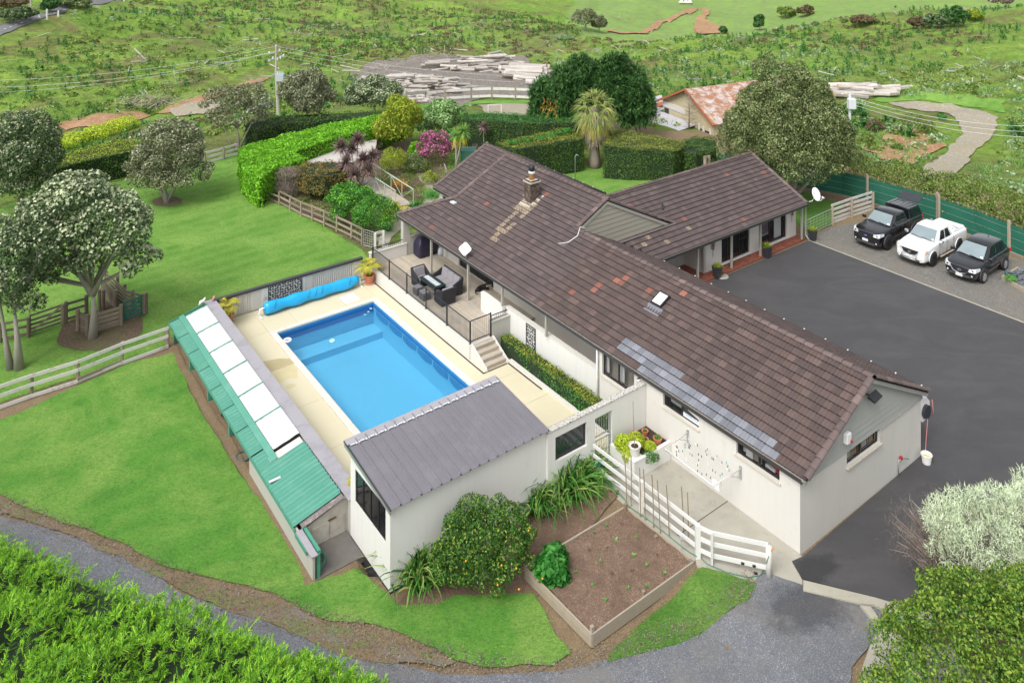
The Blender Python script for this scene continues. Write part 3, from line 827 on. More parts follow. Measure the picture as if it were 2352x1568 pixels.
for i in range(len(rl)-1):
 a=Vector(rl[i]);bb=Vector(rl[i+1])
 for k in range(3):
  p=hit(tuple(a.lerp(bb,(k+.2)/3)));q=hit(tuple(a.lerp(bb,(k+.55)/3)))
  mb=MB();mb.bar(p+Vector((0,0,.17)),q+Vector((0,0,.17)),.2,.03)
  tag(mb.build('lane_marking',M['white']),'white dash on the centre line of the country road',kind='structure')
sheet('log_yard',PH([(838,150),(900,134),(1000,128),(1200,128),(1290,180),(1340,215),(1215,222),(1100,228),(960,240),(900,235),(820,215),(800,175)]),M['yardsoil'],.10,'bare grey earth log yard',wob=1.0,step=1.0,cell=1.4)
sheet('yard',PH([(1075,243),(1230,240),(1250,258),(1230,268),(1130,268),(1110,256)]),M['gravel_far'],.10,'gravel yard beyond the clipped hedge',wob=.4,step=1,cell=1.4)
sheet('clay_bank',PH([(930,243),(970,232),(1000,224),(1020,228),(985,238),(950,247)]),M['clay'],.13,'orange clay bank beside the log yard',wob=.4,step=.8,cell=1.4)
sheet('farm_track',PH([(2040,236),(2100,234),(2180,240),(2260,258),(2292,272),(2290,300),(2260,330),(2215,375),(2190,410),(2120,412),(2110,392),(2150,372),(2196,330),(2208,300),(2196,272),(2150,258),(2080,252)]),M['gravel_far'],.10,'curving gravel farm track on the right',wob=.5,step=1,cell=1.2)
sheet('clay_bank',PH([(2040,292),(2120,305),(2165,330),(2130,362),(2080,378),(2010,368),(1985,345),(2040,330)]),M['clay'],.12,'bare orange clay bank inside the track bend',wob=1.2,step=.7,cell=1.2)
sheet('farm_track',PH([(1395,70),(1440,76),(1470,77),(1490,66),(1520,48),(1560,32),(1600,22),(1612,20),(1600,27),(1560,40),(1520,56),(1500,72),(1484,80),(1430,80),(1395,75)]),M['clay'],.3,'orange clay track over the green knoll',cell=3,step=1.5)
sheet('farm_track',PH([(1612,18),(1625,22),(1630,34),(1622,46),(1655,60),(1672,78),(1600,80),(1593,64),(1606,40),(1616,28)]),M['clay'],.3,'eroded orange track descending the far slope',cell=3,step=1.5,wob=1)
sheet('farm_track',PH([(120,285),(180,270),(240,262),(330,258),(400,243),(450,226),(520,205),(600,182),(625,178),(600,190),(530,212),(470,240),(420,258),(330,275),(230,292),(150,300)]),M['clay'],.12,'orange and sandy track along the valley floor',wob=.8,step=1,cell=1.4)
sheet('farm_track',PH([(385,252),(440,236),(490,232),(520,240),(470,262),(400,268)]),M['gravel_far'],.15,'sandy bare patch beside the valley track',wob=.8,step=1,cell=1.4)
sheet('pond',PH([(556,262),(575,248),(600,240),(628,238),(630,244),(600,256),(575,264)]),M['pond'],.20,'pale pond seen through the sparse tree',step=1,cell=1.4)
sheet('grass_verge',PH([(2000,232),(2060,222),(2130,216),(2230,220),(2310,235),(2305,262),(2260,252),(2190,238),(2110,232),(2040,235)]),M['lawn'],.08,'bright green grass verge above the farm track',wob=.8,step=1,cell=1.2)
sheet('grass_verge',PH([(945,246),(1060,236),(1215,232),(1230,238),(1080,241),(1060,256),(1010,262)]),M['lawn2'],.08,'rough green verge inside the curved rail fence',wob=.4,step=1,cell=1.2)
# house
house=thing('house','long low cream house with brown tiled gabled roofs behind the pool','house',H(0,0),HANG)
PIT=.49;ca=math.cos(math.atan(PIT));sa=math.sin(math.atan(PIT))
def wall_run(mb,axis,c,a0,a1,z0,z1,th,holes=()):
 """wall along 't' or 's'; c is its outer face, th (signed) goes inwards"""
 cuts=sorted({a0,a1,*[h[0]for h in holes],*[h[1]for h in holes]})
 for i in range(len(cuts)-1):
  u0,u1=cuts[i],cuts[i+1]
  hs=sorted([h for h in holes if h[0]<=u0+1e-6 and h[1]>=u1-1e-6],key=lambda h:h[2])
  segs=[];z=z0
  for h in hs:
   if h[2]>z:segs.append((z,h[2]))
   z=h[3]
  if z<z1:segs.append((z,z1))
  for s0,s1 in segs:
   lo,hi=min(c,c+th),max(c,c+th)
   if axis=='s':mb.box(lo,hi,u0,u1,s0,s1)
   else:mb.box(u0,u1,lo,hi,s0,s1)
def window(parent,axis,c,a0,a1,z0,z1,inn,mull=(0.5,),sill=True,sillmat='trim',fr=.05,rec=.09,name='window',glass='glass',back=True,curtain=None,hrail=None,sillw=.12):
 """recessed aluminium window; inn = +1/-1 direction into the building"""
 def bx(mb,u0,u1,d0,d1,w0,w1):
  lo,hi=sorted((c+inn*d0,c+inn*d1))
  if axis=='s':mb.box(lo,hi,u0,u1,w0,w1)
  else:mb.box(u0,u1,lo,hi,w0,w1)
 mb=MB(HM)
 d0,d1=rec,rec+.05
 bx(mb,a0,a1,d0,d1,z0,z0+fr);bx(mb,a0,a1,d0,d1,z1-fr,z1)
 bx(mb,a0,a0+fr,d0,d1,z0+fr,z1-fr);bx(mb,a1-fr,a1,d0,d1,z0+fr,z1-fr)
 for m in mull:
  u=a0+(a1-a0)*m;bx(mb,u-fr*.6,u+fr*.6,d0-.004,d1+.004,z0+fr,z1-fr)
 if hrail:
  for(m0,m1,zz)in hrail:
   bx(mb,a0+(a1-a0)*m0,a0+(a1-a0)*m1,d0+.005,d1-.005,zz-.03,zz+.03)
 w=mb.build(name,M['frame'],parent)
 cuts=[0]+list(mull)+[1]
 for i in range(len(cuts)-1):
  p=MB(HM);u0=a0+(a1-a0)*cuts[i];u1=a0+(a1-a0)*cuts[i+1]
  bx(p,u0+.03,u1-.03,d0+.02,d0+.028,z0+.03,z1-.03)
  p.build('pane',M[glass],w)
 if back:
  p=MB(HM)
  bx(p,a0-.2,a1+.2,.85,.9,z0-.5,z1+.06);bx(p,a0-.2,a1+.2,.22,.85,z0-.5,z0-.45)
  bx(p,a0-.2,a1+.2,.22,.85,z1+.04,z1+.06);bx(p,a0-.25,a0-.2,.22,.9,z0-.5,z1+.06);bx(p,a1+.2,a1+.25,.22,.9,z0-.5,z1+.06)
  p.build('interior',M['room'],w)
 if sill:
  p=MB(HM);bx(p,a0-.06,a1+.06,-sillw*.45,rec,z0-.07,z0-.002)
  p.build('sill',M[sillmat],w,bevel=.006)
 if curtain:
  for(m0,m1)in curtain:
   p=MB(HM);n=max(6,int((m1-m0)*(a1-a0)/.05))
   us=[a0+(a1-a0)*(m0+(m1-m0)*i/n)for i in range(n+1)]
   vs=[];fs=[]
   for i,u in enumerate(us):
    d=c+inn*(rec+.16+.035*(i%2))
    for z in(z0+.06,z1-.02):
     vs.append((d,u,z)if axis=='s' else(u,d,z))
   for i in range(n):fs.append((2*i,2*i+2,2*i+3,2*i+1))
   p.add(vs,fs);p.build('curtain',M['curtain'],w)
 return w
W3=(.8,2.61,1.92,2.42);W2=(4.34,6.15,1.87,2.42);W1=(7.75,9.67,1.42,2.38)
mb=MB(HM)
wall_run(mb,'s',0.0,0.0,10.0,-.35,2.58,.2,[W3,W2,W1])
GW=(2.8,4.97,1.74,2.28)
wall_run(mb,'t',0.0,.2,8.0,-.35,2.30,.2,[GW])
mb.box(.2,8.0,.012,.19,2.30,2.58)
wall_run(mb,'s',8.0,.2,14.0,-.2,2.58,-.2,[(1.5,3.2,1.0,2.1),(6.0,8.4,.1,2.15),(10.2,11.8,1.0,2.1)])
mb.build('wall',M['wall'],house)
mb=MB(HM)
wall_run(mb,'t',10.0,.0,2.03,-.35,2.58,-.2)
DW=[(20.35,23.85,.42,2.2),(24.2,24.9,1.1,2.2)]
VW=[(16.1,17.5,1.0,2.1),(12.6,14.6,1.0,2.1),(10.4,11.6,1.0,2.1)]
wall_run(mb,'s',1.83,10.0,25.2,-.3,2.58,.2,DW+VW)
mb.build('wall',M['wall'],house)
mb=MB(HM)
wall_run(mb,'t',25.2,1.83,4.4,-.2,3.2,-.2)
wall_run(mb,'s',4.4,25.2,30.3,-.2,2.56,.2,[(26.0,28.0,.9,2.2),(28.6,29.8,.9,2.2)])
wall_run(mb,'t',30.3,4.4,12.3,-.2,2.5,-.2)
wall_run(mb,'s',12.3,22.6,30.3,-.2,2.5,-.2)
wall_run(mb,'t',22.6,12.3,22.0,-.2,2.35,-.2,[])
mb.build('wall',M['wall'],house)
mb=MB(HM)
D1=(14.72,17.37,.2,2.12);D2=(18.25,21.1,.2,2.12)
wall_run(mb,'t',15.2,13.12,22.1,.0,2.36,.2,[D1,D2])
wall_run(mb,'s',22.1,15.4,22.6,-.1,2.36,-.2)
wall_run(mb,'s',13.12,15.2,16.7,.0,2.36,.2)
mb.build('wall',M['wall'],house)
mb=MB(HM)
wall_run(mb,'t',16.7,8.0,13.3,.0,2.36,.2,[(9.6,12.1,.75,2.0)])
mb.build('wall',M['wall_grey'],house)
M['carton']=paint('cardboard',(.50,.33,.16),.8,.15,4)
w=window(house,'s',0.0,*W3,1,(.5,),curtain=None)
for k,(u,d,a,bb,zz0,zz1,mm)in enumerate([(2.2,.2,.14,.02,1.93,2.3,'plastic_white'),(1.9,.24,.2,.03,1.93,2.22,'sleeper'),(1.35,.24,.2,.1,1.95,2.05,'plastic_white'),(1.2,.3,.12,.06,1.95,2.1,'red'),(2.45,.3,.08,.03,1.95,2.38,'curtain'),(.95,.25,.08,.06,1.95,2.12,'red'),(1.05,.35,.25,.02,2.0,2.2,'teal')]):
 p=MB(HM);p.box(d,d+bb,u-a,u+a,zz0,zz1);p.build('shelf_item',M[mm],w)
w=window(house,'s',0.0,*W2,1,(.5,))
p=MB(HM);p.box(.35,.37,5.4,6.05,1.95,2.38);p.build('blind',M['curtain'],w)
p=MB(HM);p.box(.105,.113,4.38,5.20,2.08,2.38);p.build('placard',M['ink'],w)
p=MB(HM);p.box(.104,.113,4.38,5.20,1.91,2.075);p.build('placard',M['plastic_white'],w)
p=MB(HM)
for i in range(14):
 a=i/13;u=5.05-a*.62;p.add([(.1015,u,2.36-a*.06),(.1015,u-.05,2.36-a*.06),(.1015,u-.12-a*.02,2.24-a*.13),(.1015,u-.085-a*.02,2.24-a*.13)],[(0,1,2,3)])
p.build('placard_swoosh',M['plastic_white'],w)
def text(s,size,mat,name,parent,m,ext=.001):
 cu=bpy.data.curves.new(name,'FONT');cu.body=s;cu.size=size;cu.extrude=ext;cu.align_x='CENTER';cu.align_y='CENTER'
 o=bpy.data.objects.new(name+'_tmp',cu);COL.objects.link(o)
 dg=bpy.context.evaluated_depsgraph_get()
 me=bpy.data.meshes.new_from_object(o.evaluated_get(dg));bpy.data.objects.remove(o)
 me.materials.clear();me.materials.append(mat)
 return link(name,me,parent,m)
def face_t(t,s,z):return Matrix.Translation(H(t,s,z))@Matrix.Rotation(HANG,4,'Z')@Matrix.Rotation(R(-90),4,'Z')@Matrix.Rotation(R(90),4,'X')
def face_s(t,s,z):return Matrix.Translation(H(t,s,z))@Matrix.Rotation(HANG,4,'Z')@Matrix.Rotation(R(90),4,'X')
text('CASTELLE LA',.115,M['sign_blue'],'lettering',w,face_t(.102,4.80,2.02))
w=window(house,'s',0.0,*W1,1,(.52,),curtain=[(.42,.60),(.9,.99)])
p=MB(HM);p.box(.5,.53,7.7,9.7,1.2,2.4);p.build('blind',M['grey_ply'],w)
w=window(house,'t',0.0,*GW,1,(.47,),sillw=.2)
for(u,a,z1_,mm)in((2.95,.12,2.15,'sleeper'),(3.25,.18,2.02,'white_old'),(3.55,.2,2.12,'carton'),(3.98,.12,2.2,'sleeper'),(4.25,.16,2.04,'white_old'),(4.72,.13,2.18,'carton'),(4.5,.05,2.2,'steel')):
 p=MB(HM);p.box(u-a,u+a,.20,.23,1.78,z1_);p.build('shelf_item',M[mm],w)
window(house,'s',1.83,*DW[0],1,(.27,.5,.75),name='door',sill=False,glass='glass_dark',fr=.07,curtain=[(.02,.2)])
window(house,'s',1.83,*DW[1],1,(),glass='glass_dark',curtain=[(.1,.9)])
for v in VW:window(house,'s',1.83,*v,1,(.5,),glass='glass_dark')
for v in((1.5,3.2,1.0,2.1),(6.0,8.4,.1,2.15),(10.2,11.8,1.0,2.1)):window(house,'s',8.0,*v,-1,(.5,),glass='glass_dark')
for v in((26.0,28.0,.9,2.2),(28.6,29.8,.9,2.2)):window(house,'s',4.4,*v,1,(.5,),glass='glass_dark')
dw=window(house,'t',15.2,*D1,1,(.24,.42,.66),name='door',glass='glass',fr=.07,sillmat='white',hrail=[(.66,1,1.15)])
w=window(house,'t',15.2,*D2,1,(.42,),name='door',glass='glass',fr=.07,sillmat='white',curtain=[(.66,.93)])
p=MB(HM);p.box(18.4,20.3,15.95,15.98,.5,1.3);p.build('bedspread',paint('floral_bedspread',(.34,.26,.32),.9,.5,14,rnd=0),w)
p=MB(HM);p.box(18.4,20.3,15.93,15.96,.36,.5);p.build('bed_base',M['white_old'],w)
window(house,'t',16.7,9.6,12.1,.75,2.0,1,(.5,),glass='glass',curtain=[(.45,.95)])
gb=MB(HM);gb.box(.0,8.0,.03,.19,2.58,2.62)
gb.slabpoly([(.02,.10,2.56),(8.05,.10,2.56),(4.02,.10,4.55)],.08,(0,-1,0))
gable=gb.build('gable',M['gutter'],house)  # dark backing colour draws the shadow lines between weatherboards
def weatherboards(parent,c,tl,tr,z0,apex_t,pit,n,step,out=-.03,clipz=None,zl=None):
 """boards on a gable in plane s=c between rakes"""
 for i in range(n):
  za=z0+i*step;zb=za+step-.024
  def lim(z):
   l=max(tl,apex_t-(zl-z)/pit)if zl else tl
   r=min(tr,apex_t+(zl-z)/pit)
   return l,r
  l0,r0=lim(za);l1,r1=lim(zb)
  if r1-l1<.05:l1=r1=(l1+r1)/2
  if r0-l0<.08:break
  m_=MB(HM)
  o0,o1=c+out-.022,c+out+.006
  m_.add([(l0,o0,za),(r0,o0,za),(r1,o1,zb),(l1,o1,zb),(l0,c+.02,za),(r0,c+.02,za),(r1,c+.02,zb),(l1,c+.02,zb)],[(0,1,2,3),(7,6,5,4),(0,4,5,1),(1,5,6,2),(2,6,7,3),(3,7,4,0)])
  m_.build('weatherboard',M['board'],parent)
weatherboards(gable,0.0,-.0,8.05,2.30,4.02,PIT,12,.205,out=-.02,zl=4.52)
m_=MB(HM);m_.add([(4.9,-.075,2.29),(8.05,-.06,2.29),(8.05,.0,2.29),(4.9,.0,2.29),(4.9,-.075,2.27),(8.05,-.06,2.27),(8.05,0,2.27),(4.9,0,2.27)],[(0,1,2,3),(7,6,5,4),(0,4,5,1),(1,5,6,2),(2,6,7,3),(3,7,4,0)])
m_.build('drip_board',M['post'],gable)
gb=MB(HM)
gb.slabpoly([(3.0,16.0,3.9),(4.0,16.0,3.9),(6.2,16.0,5.50),(12.0,16.0,2.75),(8.1,16.0,2.6),(4.0,16.0,3.9)][1:5],.12,(0,-1,0))
ubm=paint('upper_gable_board',(.33,.315,.26),.6,.06,3);ugable=gb.build('gable',M['gutter'],house)  # upper gable backing coloured dark too, as shadow lines between its boards
for i in range(10):
 za=3.0+i*.26;zb=za+.238
 l=lambda z:6.2-(5.52-z)/PIT
 r=lambda z:6.2+(5.52-z)/PIT
 lo0,hi0=l(za),min(r(za),11.6);lo1,hi1=l(zb),min(r(zb),11.6)
 lo0=max(lo0,2.0);lo1=max(lo1,2.0)
 if hi0-lo0<.1:break
 if hi1<lo1:lo1=hi1=6.2
 m_=MB(HM)
 m_.add([(lo0,15.955,za),(hi0,15.955,za),(hi1,15.972,zb),(lo1,15.972,zb),(lo0,15.995,za),(hi0,15.995,za),(hi1,15.995,zb),(lo1,15.995,zb)],[(0,1,2,3),(7,6,5,4),(0,4,5,1),(1,5,6,2),(2,6,7,3),(3,7,4,0)])
 m_.build('weatherboard',ubm,ugable)
EO=.28
rb=MB(HM)
def zf(t):return 2.6+PIT*(t-.0)
def zb_(t):return 2.6+PIT*(8.1-t)
def zl_(t):return 5.64-PIT*(t-6.2)
def zB(s):return 2.4+PIT*(s-14.35)
def zBb(s):return 2.4+PIT*(22.85-s)
def zff(t):return 2.6+PIT*(t-4.2)
def zfb(t):return 2.6+PIT*(12.5-t)
v1=(14.5,zb_(8.1),8.1)
rb.slabpoly([(-.02,-.25,zf(-.02)),(-.02,25.2,zf(-.02)),(6.2,25.2,zf(6.2)),(6.2,16.0,zf(6.2)),(4.05,16.0,zf(4.05)),(4.05,-.25,zf(4.05))],.05)
rb.slabpoly([(-.02,25.2,zf(-.02)),(-.02,27.8,zf(-.02)),(2.35,25.4,zf(2.35)),(2.35,25.2,zf(2.35))],.05)
rb.slabpoly([(-.02,27.8,2.59),(4.2,27.8,2.59),(4.2,25.3,3.8),(2.35,25.3,3.8)],.05)
rb.slabpoly([(4.05,-.25,zb_(4.05)),(8.1,-.25,zb_(8.1)),(8.1,14.8,zb_(8.1)),(5.8,16.0,zb_(5.8)),(4.05,16.0,zb_(4.05))],.05)
rb.slabpoly([(6.2,16.0,zl_(6.2)),(6.2,25.2,zl_(6.2)),(12.5,25.2,zl_(12.5)),(12.5,22.8,zl_(12.5)),(8.6,18.6,zl_(8.6)),(11.4,16.0,zl_(11.4))],.05)
rb.slabpoly([(8.0,14.35,zB(14.35)),(22.0,14.35,zB(14.35)),(22.0,18.6,zB(18.6)),(8.6,18.6,zB(18.6)),(11.3,16.0,zB(16.0)),(6.8,16.0,zB(16.0))],.05)
rb.slabpoly([(8.6,18.6,zBb(18.6)),(22.0,18.6,zBb(18.6)),(22.0,22.85,zBb(22.85)),(12.5,22.85,zBb(22.85))],.05)
rb.slabpoly([(4.2,25.2,zff(4.2)),(4.2,30.5,zff(4.2)),(8.35,30.5,zff(8.35)),(8.35,25.2,zff(8.35))],.05)
rb.slabpoly([(8.35,25.2,zfb(8.35)),(8.35,30.5,zfb(8.35)),(12.5,30.5,zfb(12.5)),(12.5,25.2,zfb(12.5))],.05)
rb.slabpoly([(22.0-.03,14.5,2.36),(22.0-.03,22.7,2.36),(22.0-.03,18.6,4.36)],.05,(1,0,0))
rb.slabpoly([(4.3,30.42,2.5),(12.4,30.42,2.5),(8.35,30.42,4.5)],.05,(0,1,0))
roof=rb.build('roof',M['tile_base'],house)
TW,TG,TL=.30,.325,.385
def tile_mesh(mats):
 xs=np.linspace(0,TW,9)
 top=.016+.013*np.cos(2*math.pi*2*xs/TW+.4)
 V=[];
 for y,lift in((0,.052),(TL,.004),(.020,.0495)):
  for x,z in zip(xs,top):V.append((x,y,z+lift))
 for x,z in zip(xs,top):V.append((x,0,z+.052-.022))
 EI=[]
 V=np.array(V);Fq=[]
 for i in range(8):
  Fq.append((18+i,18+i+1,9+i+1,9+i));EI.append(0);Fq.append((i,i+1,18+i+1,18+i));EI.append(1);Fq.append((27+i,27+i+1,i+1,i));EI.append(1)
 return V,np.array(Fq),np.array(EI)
TV,TF,TE=tile_mesh(None)
tile_me={}
for k in('tile','tile_far','tile_blue','tile_red','tile_pale'):
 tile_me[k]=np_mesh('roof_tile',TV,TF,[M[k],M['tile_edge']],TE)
tiles=[]
def lay(org,eu,ev,nu,nv,inside,kindf,flip=False):
 """org: corner (t,s,z) at the eave; eu along eave, ev up slope (house frame)"""
 org=Vector(org);eu=Vector(eu).normalized();ev=Vector(ev).normalized();en=eu.cross(ev).normalized()
 if en.z<0:en=-en
 for j in range(nv):
  for i in range(nu):
   c=org+eu*(i*TW+TW/2)+ev*(j*TG+TG*.5)
   if not inside(c):continue
   p=org+eu*(i*TW)+ev*(j*TG)
   k=kindf(c,i,j)
   mm=Matrix((eu,ev,en)).transposed().to_4x4();mm.translation=p+en*random.uniform(-.002,.004)
   mm=mm@Matrix.Rotation(random.uniform(-.006,.006),4,'Z')
   wm=HM@mm
   tiles.append((wm,k,(wm.translation-Vector((0,0,CAMH))).length))
rr_=random.Random(3)
def kf_front(c,i,j):
 t,s=c.x,c.y
 if s<9.2 and 1.05<s and j<3 and(j<2 or(s<9.0 and s>5.6))and not(j==1 and s<1.35):return 'tile_blue' if s<(7.6 if j==0 else 8.9)else 'tile'
 if(abs(s-12.2)<.16 and j in(6,7))or(abs(s-13.0)<.16 and j==4):return 'tile_red'
 if(abs(s-11.35)<.3 and j==9 and rr_.random()<.6):return 'tile_red'
 d=4.35-t
 if 0<d<3.3 and abs(s-(20.15-.12*d))<.72-.13*d and rr_.random()<.92-.12*d:return 'tile_pale'
 if rr_.random()<.0015:return 'tile_blue'
 if rr_.random()<.003:return 'tile_red'
 return 'tile' if s<14 else 'tile_far'
nv_r=14
def slope(t):return t/ca
lay((-.06,-.28,zf(-.06)+.01),(0,1,0),(ca,0,sa),95,22,lambda c:(c.x<4.08 and c.y<16.0)or(c.x<6.22 and 15.95<c.y<25.25)or(c.y>=25.2 and c.x<27.75-c.y+.15),kf_front)
lay((8.14,-.28,zb_(8.14)+.01),(0,1,0),(-ca,0,sa),56,15,lambda c:c.x>4.0 and c.z>zB(c.y)-.02 and c.y<16.0,lambda c,i,j:'tile' if c.y<14 else 'tile_far')
lay((12.54,16.0,zl_(12.54)+.01),(0,1,0),(-ca,0,sa),31,23,lambda c:c.x>6.15 and(c.z>zB(c.y)-.02)and(c.y<22.85 or True)and c.y<25.25 and c.z>zBb(c.y)-.05 or(c.y>22.8 and c.x>6.15 and c.y<25.25),lambda c,i,j:'tile_far')
def kf_b(c,i,j):
 if c.x<12 and rr_.random()<.02:return 'tile_pale'
 return 'tile_red' if rr_.random()<.006 else 'tile_far'
lay((7.0,14.31,zB(14.31)+.01),(1,0,0),(0,ca,sa),50,15,lambda c:c.x<22.02 and c.y<18.62 and(c.z>zb_(c.x)-.02 or c.x>8.1)and((c.y<16.0)or c.z>zl_(c.x)-.02 or c.x>11.3),kf_b)
lay((8.6,22.89,zBb(22.89)+.01),(1,0,0),(0,-ca,sa),45,15,lambda c:c.x<22.02 and c.y>18.58 and c.z>zl_(c.x)-.02,lambda c,i,j:'tile_far')
lay((4.16,25.2,zff(4.16)+.01),(0,1,0),(ca,0,sa),18,15,lambda c:c.x<8.38 and c.y<30.55,lambda c,i,j:'tile_red' if(i,j)in((4,8),(5,8))else 'tile_far')
lay((12.54,25.2,zfb(12.54)+.01),(0,1,0),(-ca,0,sa),18,15,lambda c:c.x>8.32 and c.y<30.55,lambda c,i,j:'tile_far')
lay((-.06,27.84,2.59),(1,0,0),(0,-ca,sa),15,9,lambda c:c.y>25.3 and c.x<4.2 and c.y>27.75-c.x-.1,lambda c,i,j:'tile_far')
tiles.sort(key=lambda x:x[2])
roofI=wmat(roof).inverted()
for wm,k,d in tiles[:300]:
 link('roof_tile',tile_me[k],roof,wm)
rest=tiles[300:]
kinds=['tile','tile_far','tile_blue','tile_red','tile_pale']
VV=[];FF=[];MI=[];b0=0
for wm,k,d in rest:
 m4=np.array(roofI@wm)
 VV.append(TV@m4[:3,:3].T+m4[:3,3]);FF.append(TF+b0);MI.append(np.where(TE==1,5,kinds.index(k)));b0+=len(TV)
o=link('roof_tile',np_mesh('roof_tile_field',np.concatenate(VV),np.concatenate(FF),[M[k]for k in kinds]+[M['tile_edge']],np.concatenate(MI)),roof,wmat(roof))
o['kind']='stuff'
def cap_me():
 m_=MB();n=7
 vs=[];L=.43
 for y,r,dz in((0,.125,.02),(L,.105,0)):
  for k in range(n):
   a=math.pi*k/(n-1);vs.append((r*math.cos(a)*1.15,y,r*math.sin(a)*.8+dz))
 for k in range(n):
  a=math.pi*k/(n-1);vs.append((.125*math.cos(a)*1.15,0,.125*math.sin(a)*.8+.02-.035))
 fs=[(k,k+1,n+k+1,n+k)for k in range(n-1)]+[(2*n+k,2*n+k+1,k+1,k)for k in range(n-1)]
 m_.add(vs,fs);return m_.mesh('ridge_cap',M['cap'])
CAPM=cap_me()
def caps(p,q,lift=.02):
 p=Vector(p);q=Vector(q);L=(q-p).length;n=int(L/.40);d=(q-p)/L
 z=Vector((0,0,1));x=d.cross(z).normalized();up=x.cross(d).normalized()
 for i in range(n+1):
  if i*.40>L-.15:break
  o_=p+d*(i*.40)+up*(lift+random.uniform(-.004,.004))
  mm=Matrix((x,d,up)).transposed().to_4x4();mm.translation=o_
  link('ridge_cap',CAPM,roof,HM@mm)
caps((4.05,-.3,zf(4.05)),(4.05,15.9,zf(4.05)))
caps((6.2,15.95,zf(6.2)),(6.2,25.25,zf(6.2)))
caps((8.6,18.6,zB(18.6)),(22.0,18.6,zB(18.6)))
caps((8.35,25.2,zff(8.35)),(8.35,30.5,zff(8.35)))
caps((0,-.24,zf(0)+.02),(4.0,-.24,zf(4.0)+.02))
caps((8.1,-.24,zb_(8.1)+.02),(4.1,-.24,zb_(4.1)+.02))
caps((4.1,16.02,zf(4.1)+.04),(6.15,16.02,zf(6.15)+.04))
caps((11.4,16.0,zl_(11.4)+.04),(6.25,16.0,zl_(6.25)+.04))
caps((2.35,25.2,zf(2.35)+.03),(6.15,25.2,zf(6.15)+.03))
caps((0,27.78,2.62),(2.3,25.4,zf(2.3)+.03))
caps((4.2,30.5,2.62),(8.3,30.5,zff(8.3)+.02))
caps((12.5,30.5,2.62),(8.4,30.5,zfb(8.4)+.02))
caps((22.02,14.35,zB(14.35)+.02),(22.02,18.5,zB(18.5)+.02))
caps((22.02,22.8,zBb(22.8)+.02),(22.02,18.7,zBb(18.7)+.02))
m_=MB(HM)
m_.bar((-.02,-.2,2.47),(4.05,-.2,4.46),.04,.16,(0,0,1));m_.bar((8.12,-.2,2.47),(4.05,-.2,4.46),.045,.16,(0,0,1))
m_.build('barge_board',M['board'],house)
m_=MB(HM)
m_.bar((3.9,15.93,4.38),(6.2,15.93,5.5),.04,.14);m_.bar((11.4,15.93,2.95),(6.2,15.93,5.5),.045,.14)
m_.build('barge_board',M['post'],house)
m_=MB(HM);m_.bar((4.0,15.9,zb_(4.0)+.03),(6.8,15.9,zB(15.9)+.07),.3,.02);m_.bar((6.8,15.88,zB(15.88)+.05),(11.4,15.88,zB(15.88)+.05),.25,.02)
m_.build('flashing',paint('grey_flashing',(.17,.155,.155),.7,.3,8),roof)
def gutter(p,q,out):
 """house frame eave line, out = outward unit (t,s)"""
 p=Vector(p);q=Vector(q);o3=Vector((out[0],out[1],0))
 m_=MB(HM)
 a=p+o3*.06;b2=q+o3*.06
 m_.bar(a+Vector((0,0,-.065))+o3*.055,b2+Vector((0,0,-.065))+o3*.055,.012,.13)
 m_.bar(a+Vector((0,0,-.125)),b2+Vector((0,0,-.125)),.115,.012)
 m_.bar(a+Vector((0,0,.002))+o3*.058,b2+Vector((0,0,.002))+o3*.058,.028,.014)
 m_.build('gutter',M['gutter'],house)
 m_=MB(HM);m_.bar(p+Vector((0,0,-.09)),q+Vector((0,0,-.09)),.025,.19);m_.build('fascia',M['trim'],house)
gutter((-.03,-.15,2.6),(-.03,27.85,2.6),(-1,0))
gutter((-.03,27.82,2.6),(4.2,27.82,2.6),(0,1))
gutter((4.2,25.2,2.6),(4.2,30.5,2.6),(-1,0))
gutter((8.13,-.15,2.6),(8.13,14.3,2.6),(1,0))
gutter((8.3,14.33,2.4),(22.0,14.33,2.4),(0,-1))
gutter((12.53,22.9,2.6),(12.53,30.5,2.6),(1,0))
m_=MB(HM)
m_.box(-.03,1.83,10.0,27.8,2.44,2.455);m_.box(-.0,4.2,25.4,27.8,2.436,2.439)
m_.box(8.3,22.0,14.33,16.7,2.27,2.285)
m_.build('soffit',M['trim'],house)
for s in[x*1.05+.1 for x in range(14)]:
 m_=MB(HM);m_.box(8.22,8.29,s-.02,s+.02,2.605,2.635);m_.build('gutter_clip',M['plastic_white'],house)
for s in[23.2+x*1.0 for x in range(8)]:
 m_=MB(HM);m_.box(12.62,12.68,s-.02,s+.02,2.605,2.635);m_.build('gutter_clip',M['plastic_white'],house)
for s,zb0 in((23.98,.4),(20.17,.4),(17.06,1.36),(13.55,1.36)):
 m_=MB(HM);m_.box(.0,.11,s-.055,s+.055,zb0,2.44);m_.build('verandah_post',M['post'],house,bevel=.005)
for t,s in((17.71,14.68),(21.85,14.6),(14.98,14.68),(12.0,14.68)):
 m_=MB(HM);m_.box(t-.055,t+.055,s-.055,s+.055,.08,2.28);m_.build('verandah_post',M['post'],house,bevel=.005)
m_=MB(HM);m_.tube([(22.12,14.55,2.3),(22.2,14.55,2.1),(22.2,14.55,.3),(22.2,14.4,.12),(22.25,14.2,.06)],.045,10);m_.build('downpipe',M['post'],house,smooth=True)
m_=MB(HM);m_.tube([(-.06,9.93,2.45),(-.06,9.93,-.28)],.04,8);m_.build('downpipe',M['wall_white'],house,smooth=True)
m_=MB(HM);m_.box(-.12,.32,26.95,27.25,-.3,2.44);m_.build('pillar',M['wall_grey'],house)
m_=MB(HM);m_.box(.32,1.83,26.95,27.2,-.3,1.45);m_.box(1.83,4.4,26.95,27.2,-.3,2.5);m_.box(.32,1.83,26.9,27.24,1.45,1.5)
